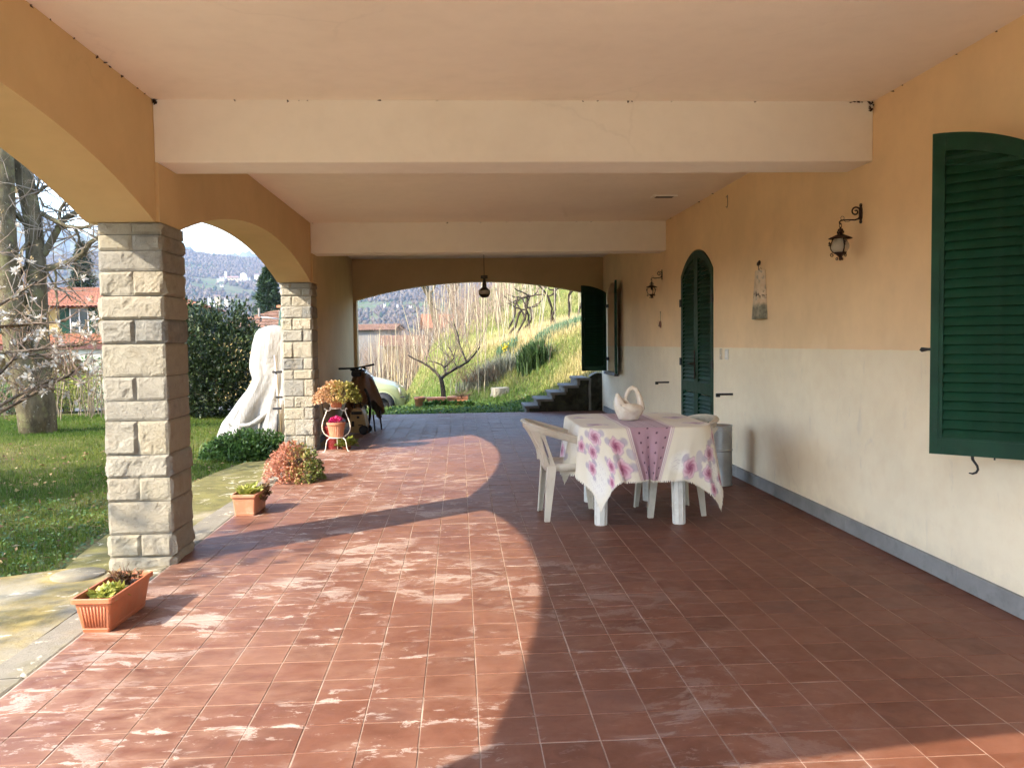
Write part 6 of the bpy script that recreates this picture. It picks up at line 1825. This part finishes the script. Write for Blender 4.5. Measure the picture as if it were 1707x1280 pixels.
# leafy shoots breaking the outline
sh_ = []
for k in range(70):
    a = r.random()*2*PI; e = r.uniform(.25, 1.2); d0 = np.array([math.cos(a)*math.cos(e), math.sin(a)*math.cos(e), math.sin(e)]); s0 = d0*np.array([1.22, .92, 1.08])*1.0+np.array([0, 0, 1.02])
    L_ = r.uniform(.15, .42); m = 22; q_ = r.random(m); sh_.append(s0+np.array([d0[0]*.35, d0[1]*.35, 1.0])*(q_*L_)[:, None]+r.normal(0, .03, (m, 3)))
S = np.concatenate(sh_); C2 = np.concatenate([C, S]); dirs = C2-np.array([0, 0, .9]); dirs[:, 2] += .5
leaves_obj('foliage', ML_laurel, lb, [leaf_cloud(C2, dirs/np.linalg.norm(dirs, axis=1, keepdims=True), .085, .42, .7, 82, .2)])
tb = Tubes(); q = random.Random(83)
for k in range(7): tb.add([(q.gauss(0, .15), q.gauss(0, .12), -.1), (q.gauss(0, .35), q.gauss(0, .3), .6), (q.gauss(0, .5), q.gauss(0, .4), 1.2)], [.05, .035, .02], 6)
tb.obj('stems', M_bark3, lb)

# ---- conifers
ML_pine = leafmat('pine_needles', [(.012, .028, .016), (.024, .050, .024), (.042, .078, .032), (.070, .110, .042)], .6, .2)
def conifer(px, py_top, py_bot, wpx, Yd, label, seed, group=None):
    top = PX(px, py_top, Yd); bot = PX(px, py_bot, Yd); H = top.z-bot.z; W = wpx/1423.6*Yd
    t_ = thing('conifer', label, 'tree', bot, 0, group); r = np.random.default_rng(seed); n = 9000
    h = r.random(n)**.8; env = (1-h)**.62*(.8+.2*np.sin(h*38+r.random(n)*1.5)); a = r.random(n)*2*PI; br = np.floor(h*26)
    a2 = a+.0*br; q_ = .45+.58*r.random(n)**.6
    lob = .78+.30*np.sin(a*5+br*2.1)
    C = np.c_[np.cos(a2)*env*q_*lob*W/2, np.sin(a2)*env*q_*lob*W/2, h*H-.10*H*q_*env*.6]
    d = np.c_[np.cos(a2), np.sin(a2), -.1+.5*r.random(n)]
    leaves_obj('foliage', ML_pine, t_, [leaf_cloud(C, d, W*.075, .30, .5, seed+1, .2)])
    mb = MB(); mb.tube([(0, 0, -.5), (0, 0, H*.5), (0, 0, H*.97)], [W*.05, W*.03, W*.006], 8); mb.build('trunk', M_bark3, t_)
conifer(450, 447, 585, 92, 44, 'dark green conifer rising behind the tiled roof', 101)
conifer(142, 405, 590, 86, 62, 'dark conifer behind the yellow house', 103)

# ================================================================== parked car beyond the far arch
def mk_paint(name, col):
    t = NT(name); p = t.obj()
    c = t.mix(t.ramp(t.noise(3, 4, .5, p), [(.4, 0), (.7, 1)]), tuple(q*.94 for q in col), col)
    return t.set(c, .28, spec=.5, Coat_Weight=.4, Coat_Roughness=.15)
M_car = mk_paint('pale_lime_car_paint', (.25, .265, .125))
M_glass = NT('car_glass').set((.03, .04, .04), .08, spec=.6)
CG = -.775
car = thing('car', 'pale lime-yellow rounded car parked beyond the far arch', 'car', (-1.60, 24.75, CG))
prof = [(0, .34, .40, .50), (.02, .27, .56, .60), (.10, .22, .72, .68), (.21, .20, .82, .74), (.33, .19, .91, .79), (.60, .18, 1.00, .83), (.80, .18, 1.05, .845), (.98, .18, 1.09, .85), (1.25, .18, 1.30, .86), (1.55, .18, 1.43, .86), (1.9, .18, 1.495, .86), (2.3, .18, 1.50, .86), (2.7, .18, 1.45, .86), (3.1, .18, 1.31, .85), (3.5, .19, 1.10, .83), (3.8, .21, .93, .78), (4.0, .25, .75, .70), (4.08, .32, .55, .58)]
rows = []
for x, lo, hi, hw in prof:
    row = []; belt = min(hi, .92); gh = hi > 1.12
    for k in range(25):
        a = k/24; s_ = -1+2*a; A = abs(s_)
        # section: from near sill over the top to the far sill
        if A > .62: q_ = (1-A)/.38; z = lo+(belt*.92-lo)*q_; w = hw*(.93+.07*math.sin(q_*PI*.75+.5)); y = math.copysign(w, s_)
        else:
            q_ = A/.62; wt = hw*(.66 if gh else .80)
            ang = q_*PI/2
            z = belt*.92+(hi-belt*.92)*math.cos(ang)**.8 if q_ < 1 else belt*.92
            y = math.copysign(wt*math.sin(ang)**.85+(hw*.985-wt)*q_**4, s_)
        row.append((-x, y+.87, z))
    rows.append(row)
mb = MB(); mb.grid(rows); mb.add(rows[0], [tuple(range(25))]); mb.add(rows[-1], [tuple(range(25))[::-1]])
body = mb.build('body', M_car, car)
for s_, yy in ((-1, -.0), (1, 1.74)):
    for wx in (.64, 3.22):
        lab = 'wheel'
        mb = MB(); mb.tube([(-wx+.345*math.cos(a), yy+.02*(-s_), .33+.345*math.sin(a)) for a in [PI*k/16 for k in range(17)]], .035, 8); mb.build('fender_lip', M_car, car)
        mb = MB(); mb.lathe([(.001, 0), (.345, 0), (.345, .02), (.001, .02)], 28, M=Matrix.Translation((-wx, yy+.012*s_+.01, .33)) @ Matrix.Rotation(PI/2, 4, 'X')); mb.build('wheel_well_dark', M_dark, car)  # flat black disc painted for the shade inside the wheel well
        R4 = Matrix.Translation((-wx, yy+s_*.02, .31)) @ Matrix.Rotation(PI/2*(-s_)*-1, 4, 'X')
        w = bpy.data.objects.new('wheel', MB().lathe([(.20, .055), (.24, .065), (.295, .055), (.312, .03), (.312, -.10), (.20, -.10)], 32, M=R4).mesh('tyre', M_black)); link(w, car)
        mb = MB(); mb.lathe([(.001, .030), (.05, .034), (.06, .028), (.185, .020), (.195, .052), (.205, .055), (.21, .04)], 30, M=R4); rim = mb.build('rim', M_chrome, w)
        mb = MB()
        for k in range(8):
            a = k*PI/4; mb.box((.05, -.020, .036), (.185, .020, .046), R4 @ Matrix.Rotation(a, 4, 'Z'))
        sp8 = mb.build('rim_spokes', M_chrome, w); sp8['kind'] = 'stuff'
# glazing, lamps and trim
mb = MB(); P = []
for x, z0, z1 in ((1.12, .98, 1.10), (1.35, .97, 1.26), (1.7, .96, 1.36), (2.1, .96, 1.40), (2.5, .96, 1.37), (2.85, .97, 1.26), (3.1, .98, 1.14)):
    P.append([(-x, .022+.13*(z0-.92)/.5, z0), (-x, .06+.30*(z1-.95)/.5, z1)])
mb.grid(P); mb.build('side_window', M_glass, car)
mb = MB(); mb.grid([[(-.985, .30, 1.10), (-.97, .87, 1.105), (-.985, 1.44, 1.10)], [(-1.27, .36, 1.325), (-1.26, .87, 1.34), (-1.27, 1.38, 1.325)]]); mb.build('windshield', M_glass, car)
for y in (.22, 1.52):
    mb = MB(); mb.lathe([(.001, .03), (.08, .025), (.11, .0), (.115, -.03)], 20, M=Matrix.Translation((-.14, y, .68)) @ Matrix.Rotation(rad(75), 4, 'Y')); mb.build('headlight', M_milk, car)
mb = MB(); mb.bbox((-.14, .105, .50), (-.005, .125, .545), .006); mb.build('side_marker', M_black, car)
mb = MB(); mb.bbox((-.10, .30, .36), (.012, 1.44, .47), .03); mb.build('bumper', M_car, car)

# ================================================================== white draped cover beside pillar two
M_white = mk_tarp('white_garden_fleece', (.31, .305, .285), .6)
lv = [(1.62, -2.80, -2.62, .10), (1.60, -2.90, -2.52, .20), (1.52, -2.97, -2.46, .27), (1.35, -3.02, -2.42, .31), (1.14, -3.05, -2.40, .33), (.98, -3.04, -2.39, .34), (.86, -3.01, -2.38, .35), (.70, -3.10, -2.36, .39), (.53, -3.23, -2.35, .45), (.37, -3.34, -2.34, .50), (.22, -3.44, -2.33, .55), (.05, -3.50, -2.32, .58), (-.12, -3.55, -2.31, .60)]
zs_ = np.linspace(1.62, -.13, 46); n = 88; P = []
for z in zs_:
    q_ = [l[0] for l in lv][::-1]; xl = np.interp(z, q_, [l[1] for l in lv][::-1]); xr = np.interp(z, q_, [l[2] for l in lv][::-1]); ry = np.interp(z, q_, [l[3] for l in lv][::-1])
    t_ = (1.62-z)/1.74; row = []
    for k in range(n):
        a = 2*PI*k/n; ca, sa = math.cos(a), math.sin(a)
        f_ = (.035+.11*t_)*(math.sin(a*7+2.5*t_+1)*.6+math.sin(a*11-3*t_)*.45+math.sin(a*19+5*t_)*.25)*min(1, t_*3) + .035*math.sin(z*13+a*2)*t_*(1-t_)*2
        e = 1.6
        X = (xl+xr)/2+(xr-xl)/2*math.copysign(abs(ca)**.8, ca)*(1+f_*.8); Y = 12.75+ry*math.copysign(abs(sa)**.85, sa)*(1+f_*1.6)
        row.append((X, Y, z+.02*math.sin(a*3)*t_))
    P.append(row)
tv = thing('draped_cover', 'tall white fleece cover draped over garden gear outside pillar two', 'cover', (0, 0, 0))
mb = MB(); mb.grid(P, wrap=True); mb.add([(-2.71, 12.75, 1.635)]+P[0], [(0, 1+k, 1+(k+1) % n) for k in range(n)], True); mb.build('fleece', M_white, tv)
# slack flap of cloth and a rope of cloth low on the front
mb = MB(); Pf = []
for i in range(12):
    u = i/11; c = Vector((-3.28+.55*u, 12.28-.10*math.sin(u*PI), .27+.10*u-.10*math.sin(u*PI)))
    Pf.append([c+Vector((0, -.05*math.cos(b), .05*math.sin(b)))*(.9+.3*math.sin(u*9)) for b in [k*PI/5 for k in range(10)]])
mb.grid(Pf, wrap=True); mb.build('gathered_fold', M_white, tv)
ps = thing('leaning_pole', 'grey metal pole with black clamps leaning against the white cover', 'pole', (0, 0, 0))
a0, a1 = PX(458, 592, 12.05), PX(469, 742, 12.05)
mb = MB(); mb.tube([a0, a0.lerp(a1, .5), a1], [.016, .017, .017], 8); mb.build('pole', M_chrome, ps)
for px, py, L in ((460, 620, .12), (464, 662, .08), (460, 681, .11)):
    c = PX(px, py, 12.03); mb = MB(); mb.bbox((c.x-L*.4, c.y-.02, c.z-.015), (c.x+L*.7, c.y+.02, c.z+.015), .004); mb.build('clamp', M_black, ps)
for px0, px1 in ((463, 462), (466, 470)):
    mb = MB(); mb.tube([PX(px0, 690, 12.08), PX(px1, 735, 12.08)], .014, 6); mb.build('leg', M_black, ps)
gp = thing('closed_parasol', 'dark green closed parasol standing behind the second pillar', 'parasol', (-2.66, 13.15, -.1))
mb = MB(); mb.lathe([(.02, .0), (.02, .9), (.09, .95), (.11, 1.25), (.08, 1.7), (.03, 2.02), (.001, 2.06)], 14); mb.build('cover', simple('green_canvas', (.012, .05, .035), .7), gp)
mb = MB(); mb.tube([(-.30, -.1, 1.86), (.2, .05, 1.80)], .012, 6); mb.build('crank_arm', M_chrome, gp)

# leafy mound at the foot of the cover
md = thing('ground_plant', 'dark green leafy mound growing at the foot of the white cover', 'plant', (-2.72, 11.05, -.08))
r = np.random.default_rng(131); n = 7000
u = r.random(n)*2*PI; v = np.arccos(r.random(n)); C = np.c_[.50*np.sin(v)*np.cos(u), .48*np.sin(v)*np.sin(u), .30*np.cos(v)]*(.75+.3*r.random((n, 1)))*(1+.15*np.sin(u*4)[:, None])
d = C.copy(); d[:, 2] += .25
ML_mound = leafmat('mound_leaves', [(.012, .035, .008), (.030, .075, .014), (.06, .13, .025), (.10, .18, .04)], .5, .3)
leaves_obj('leaves', ML_mound, md, [leaf_cloud(C, d/np.linalg.norm(d, axis=1, keepdims=True), .045, .6, .6, 132, .2)])
V, F, R = blades(np.c_[-2.72+.45*r.normal(0, .6, 1300), 11.25+.35*r.normal(0, .6, 1300)], .26, .008, 133, .5); V -= np.array([-2.72, 11.05, -.08]); leaves_obj('grass_tuft', ML_mound, md, [(V, F, R)])

# ================================================================== neighbouring houses
def mk_tileroof(name, c0, c1):
    t = NT(name); p = t.pos()
    c = t.mix(t.ramp(t.noise(2.2, 5, .7, p), [(.3, 0), (.7, 1)]), c0, c1)
    c = t.mix(t.ramp(t.noise(5, 4, .6, p), [(.55, 0), (.75, .6)]), c, tuple(q*.55 for q in c0))
    return t.set(c, .9, spec=.15)
M_roof_red = mk_tileroof('red_roof_tiles', (.30, .11, .06), (.42, .18, .10))
M_roof_brn = mk_tileroof('weathered_roof_tiles', (.15, .085, .055), (.30, .165, .105))
def roof_plane(mb, A, B, C, D, pitch=.24, amp=.05, course=.38):
    """tiled slope: A-B along the eave, D-C along the ridge; rounded rows with overlapping courses"""
    A, B, C, D = map(Vector, (A, B, C, D)); L = (B-A).length; S = ((D+C)/2-(A+B)/2).length
    nc = max(2, int(S/course)); nr = max(3, int(L/pitch)); nrm = (B-A).cross(D-A).normalized()
    if nrm.z < 0: nrm = -nrm
    for j in range(nc):
        v0, v1 = j/nc, min(1.0, (j+1)/nc+.02); rows = []
        for v, up in ((v0, .030), (v1, 0.0)):
            row = []
            for i in range(nr*4+1):
                u = i/(nr*4); base = (A.lerp(B, u)).lerp(D.lerp(C, u), v)
                row.append(base+nrm*(up+amp*abs(math.sin(PI*u*nr))))
            rows.append(row)
        mb.grid(rows, smooth=True)
def house_box(name, label, loc, rz, w, dp, h, z_low, wall_m, roof_m, rise, over=.4, hip=True, wins=(), chim=None, group=None):
    """front at -y; loc is the middle of the front eave line on the ground plane z"""
    t = thing(name, label, 'house', loc, rz, group)
    mb = MB(); mb.box((-w/2, 0, z_low), (w/2, dp, h)); mb.build('wall', wall_m, t)
    e = over; x0, x1, y0, y1 = -w/2-e, w/2+e, -e, dp+e; ym = dp/2; hx = (dp/2+e)*.8 if hip else 0
    mb = MB(); roof_plane(mb, (x0, y0, h), (x1, y0, h), (x1-hx, ym, h+rise), (x0+hx, ym, h+rise)); roof_plane(mb, (x1, y1, h), (x0, y1, h), (x0+hx, ym, h+rise), (x1-hx, ym, h+rise))
    if hip:
        for s_ in (-1, 1):
            xe = x1 if s_ > 0 else x0; xh = xe-s_*hx
            mb.add([(xe, y0, h), (xe, y1, h), (xh, ym, h+rise)], [(0, 1, 2)])
    else:
        for s_ in (-1, 1): mb.add([(s_*w/2, 0, h), (s_*w/2, dp, h), (s_*w/2, ym, h+rise)], [(0, 1, 2)])
    mb.add([(x0, y0, h-.02), (x1, y0, h-.02), (x1, y1, h-.02), (x0, y1, h-.02)], [(0, 3, 2, 1)])
    rf = mb.build('roof', roof_m, t)
    if chim:
        cx_, cw, ch = chim
        mb = MB(); mb.box((cx_-cw/2, ym*.55, h+rise*.2), (cx_+cw/2, ym*.55+cw, h+rise*.4+ch)); mb.build('chimney', M_conc, rf)
        mb = MB(); mb.box((cx_-cw*.75, ym*.55-cw*.25, h+rise*.4+ch+.12), (cx_+cw*.75, ym*.55+cw*1.25, h+rise*.4+ch+.22)); mb.build('chimney_cap', M_roof_red, rf)
    for (x, z, ww, wh, sh) in wins:
        mb = MB(); mb.box((x-ww/2, -.03, z), (x+ww/2, .05, z+wh)); wo = mb.build('window', M_glass, t)
        mb = MB()
        for a_ in (-ww/2, -.03, ww/2-.06): mb.box((x+a_, -.05, z), (x+a_+.06, -.031, z+wh))
        mb.build('window_frame', M_plastic_w, wo)
        if sh:
            for s_ in (-1, 1):
                mb = MB(); mb.box((x+s_*(ww/2+ww*.27)-ww*.25, -.07, z-.05), (x+s_*(ww/2+ww*.27)+ww*.25, -.02, z+wh+.05)); mb.build('window_shutter', M_green, wo)
    return t
M_yel = plaster('yellow_house_render', (.36, .27, .10)); M_pale = plaster('pale_house_render', (.40, .37, .30))
p0_ = PX(95, 512, 50); zb = -2.6
yh = house_box('house', 'yellow two-storey house with red tiled roof behind the big tree', (p0_.x, 50, 0), rad(8), 15.0, 9.0, p0_.z, zb, M_yel, M_roof_red, 1.35, .55, wins=((1.15, 2.1, 1.0, 1.35, True), (-2.6, 2.1, 1.0, 1.35, True), (4.2, 2.1, 1.0, 1.35, True)))
mb = MB(); roof_plane(mb, (-7.6, -2.4, 1.45), (7.6, -2.4, 1.45), (7.6, -.05, 2.0), (-7.6, -.05, 2.0)); mb.build('porch_roof', M_roof_red, yh)
mb = MB(); mb.box((-7.5, -2.45, 1.15), (7.5, -2.30, 1.43)); mb.build('porch_fascia', simple('dark_red_fascia', (.10, .03, .02), .7), yh)
pw_ = arched_wall('porch_wall', M_pale, -7.4, 7.4, -2.28, -2.0, zb, 1.14, [(-6.2+k*3.1, -3.9+k*3.1, zb, -.2, .75) for k in range(4)], 'x', yh, nseg=8)
p1_ = PX(438, 549, 34)
house_box('house', 'low house with weathered tile roof and chimney beyond the evergreen bush', (p1_.x, 34, 0), rad(-12), 4.2, 4.4, p1_.z, -2.5, M_yel, M_roof_brn, .78, .3, chim=(.25, .22, .45))
an = thing('vent_pipe', 'thin pale vent pipe on the tiled roof beyond the evergreen bush', 'pipe', PX(432, 526, 35.4)); mb = MB(); mb.tube([(0, 0, -.5), (0, 0, .30)], .045, 8); mb.build('pipe', M_conc, an)
p2_ = PX(765, 547, 72); house_box('house', 'house with long red roof and white wall behind the vineyard stakes', (p2_.x, 72, 0), rad(6), 5.2, 5, p2_.z, -5, M_pale, M_roof_red, 1.25, .4, hip=False, wins=((-1.2, .6, .7, .9, False), (.9, .6, .7, .9, False)))
p3_ = PX(612, 551, 80); house_box('house', 'red roofed house at the left edge of the far arch', (p3_.x, 80, 0), rad(-10), 4.6, 4, p3_.z, -5, simple('dull_render', (.16, .155, .145), .9), M_roof_brn, .6, .4, hip=False)
p4_ = PX(672, 577, 58); house_box('house', 'low cream house with red roof beside the car behind the stakes', (p4_.x, 58, 0), rad(4), 2.6, 4, p4_.z, -4, M_yel, M_roof_brn, .72, .35, hip=False)
# lane beyond the garden canes
XX, YY = np.meshgrid(np.linspace(-30, -4.2, 60), np.linspace(18.9, 23.0, 12)); idx = np.arange(XX.size).reshape(XX.shape)
F = np.stack([idx[:-1, :-1], idx[:-1, 1:], idx[1:, 1:], idx[1:, :-1]], -1).reshape(-1, 4)
tag(place('lane', np_mesh('lane', np.c_[XX.ravel(), YY.ravel(), ground_z(XX, YY).ravel()+.03], F, simple('lane_asphalt', (.12, .115, .115), .95, .2, 2, .3, 40), True)), kind='structure')
# leafy garden shrubs by the lane
for px, Yd, h, sd, lab in ((112, 18.3, .75, 141, 'pale green bamboo-like shrub by the garden canes'), (22, 18.0, .6, 143, 'green shrub at the far left behind the garden canes'), (205, 20, 1.2, 145, 'dark shrub behind the near pillar')):
    b = PX(px, 690, Yd); b.z = gz(b.x, Yd); r = np.random.default_rng(sd); n = 1700
    t_ = thing('garden_shrub', lab, 'shrub', b); C = np.c_[r.normal(0, .42, n), r.normal(0, .3, n), h*r.random(n)**.8]; d = np.c_[r.normal(0, 1, (n, 2)), r.random(n)]
    leaves_obj('foliage', ML_lime if sd == 141 else ML_green, t_, [leaf_cloud(C, d, .13, .22, .4, sd, .2)])
    tw = Tubes(); q = random.Random(sd)
    for k in range(16): tw.add([(q.gauss(0, .1), q.gauss(0, .1), -.05), (q.gauss(0, .25), q.gauss(0, .2), h*.9)], [.012, .005], 4)
    tw.obj('stems', M_twigs, t_)

# ================================================================== litter on the porch floor
mb = MB(); q = random.Random(19)
for k in range(120):
    x, y = q.uniform(-1.7, 2.5), q.uniform(2.6, 9); s_ = q.uniform(.002, .006)
    if k > 80: x, y = q.gauss(-1.65, .08), q.gauss(4.0, .12)
    a = q.random()*PI; c_, d_ = math.cos(a)*s_, math.sin(a)*s_
    mb.add([(x-c_, y-d_, .0022), (x+d_*.5, y-c_*.5, .0035), (x+c_, y+d_, .0025), (x-d_*.5, y+c_*.5, .0022)], [(0, 1, 2, 3)])
lt = mb.build('floor_litter', simple('dry_litter', (.10, .07, .045), .9, .5, 50)); tag(lt, 'tiny crumbs of soil and dry leaf on the terracotta floor', 'litter', kind='stuff')
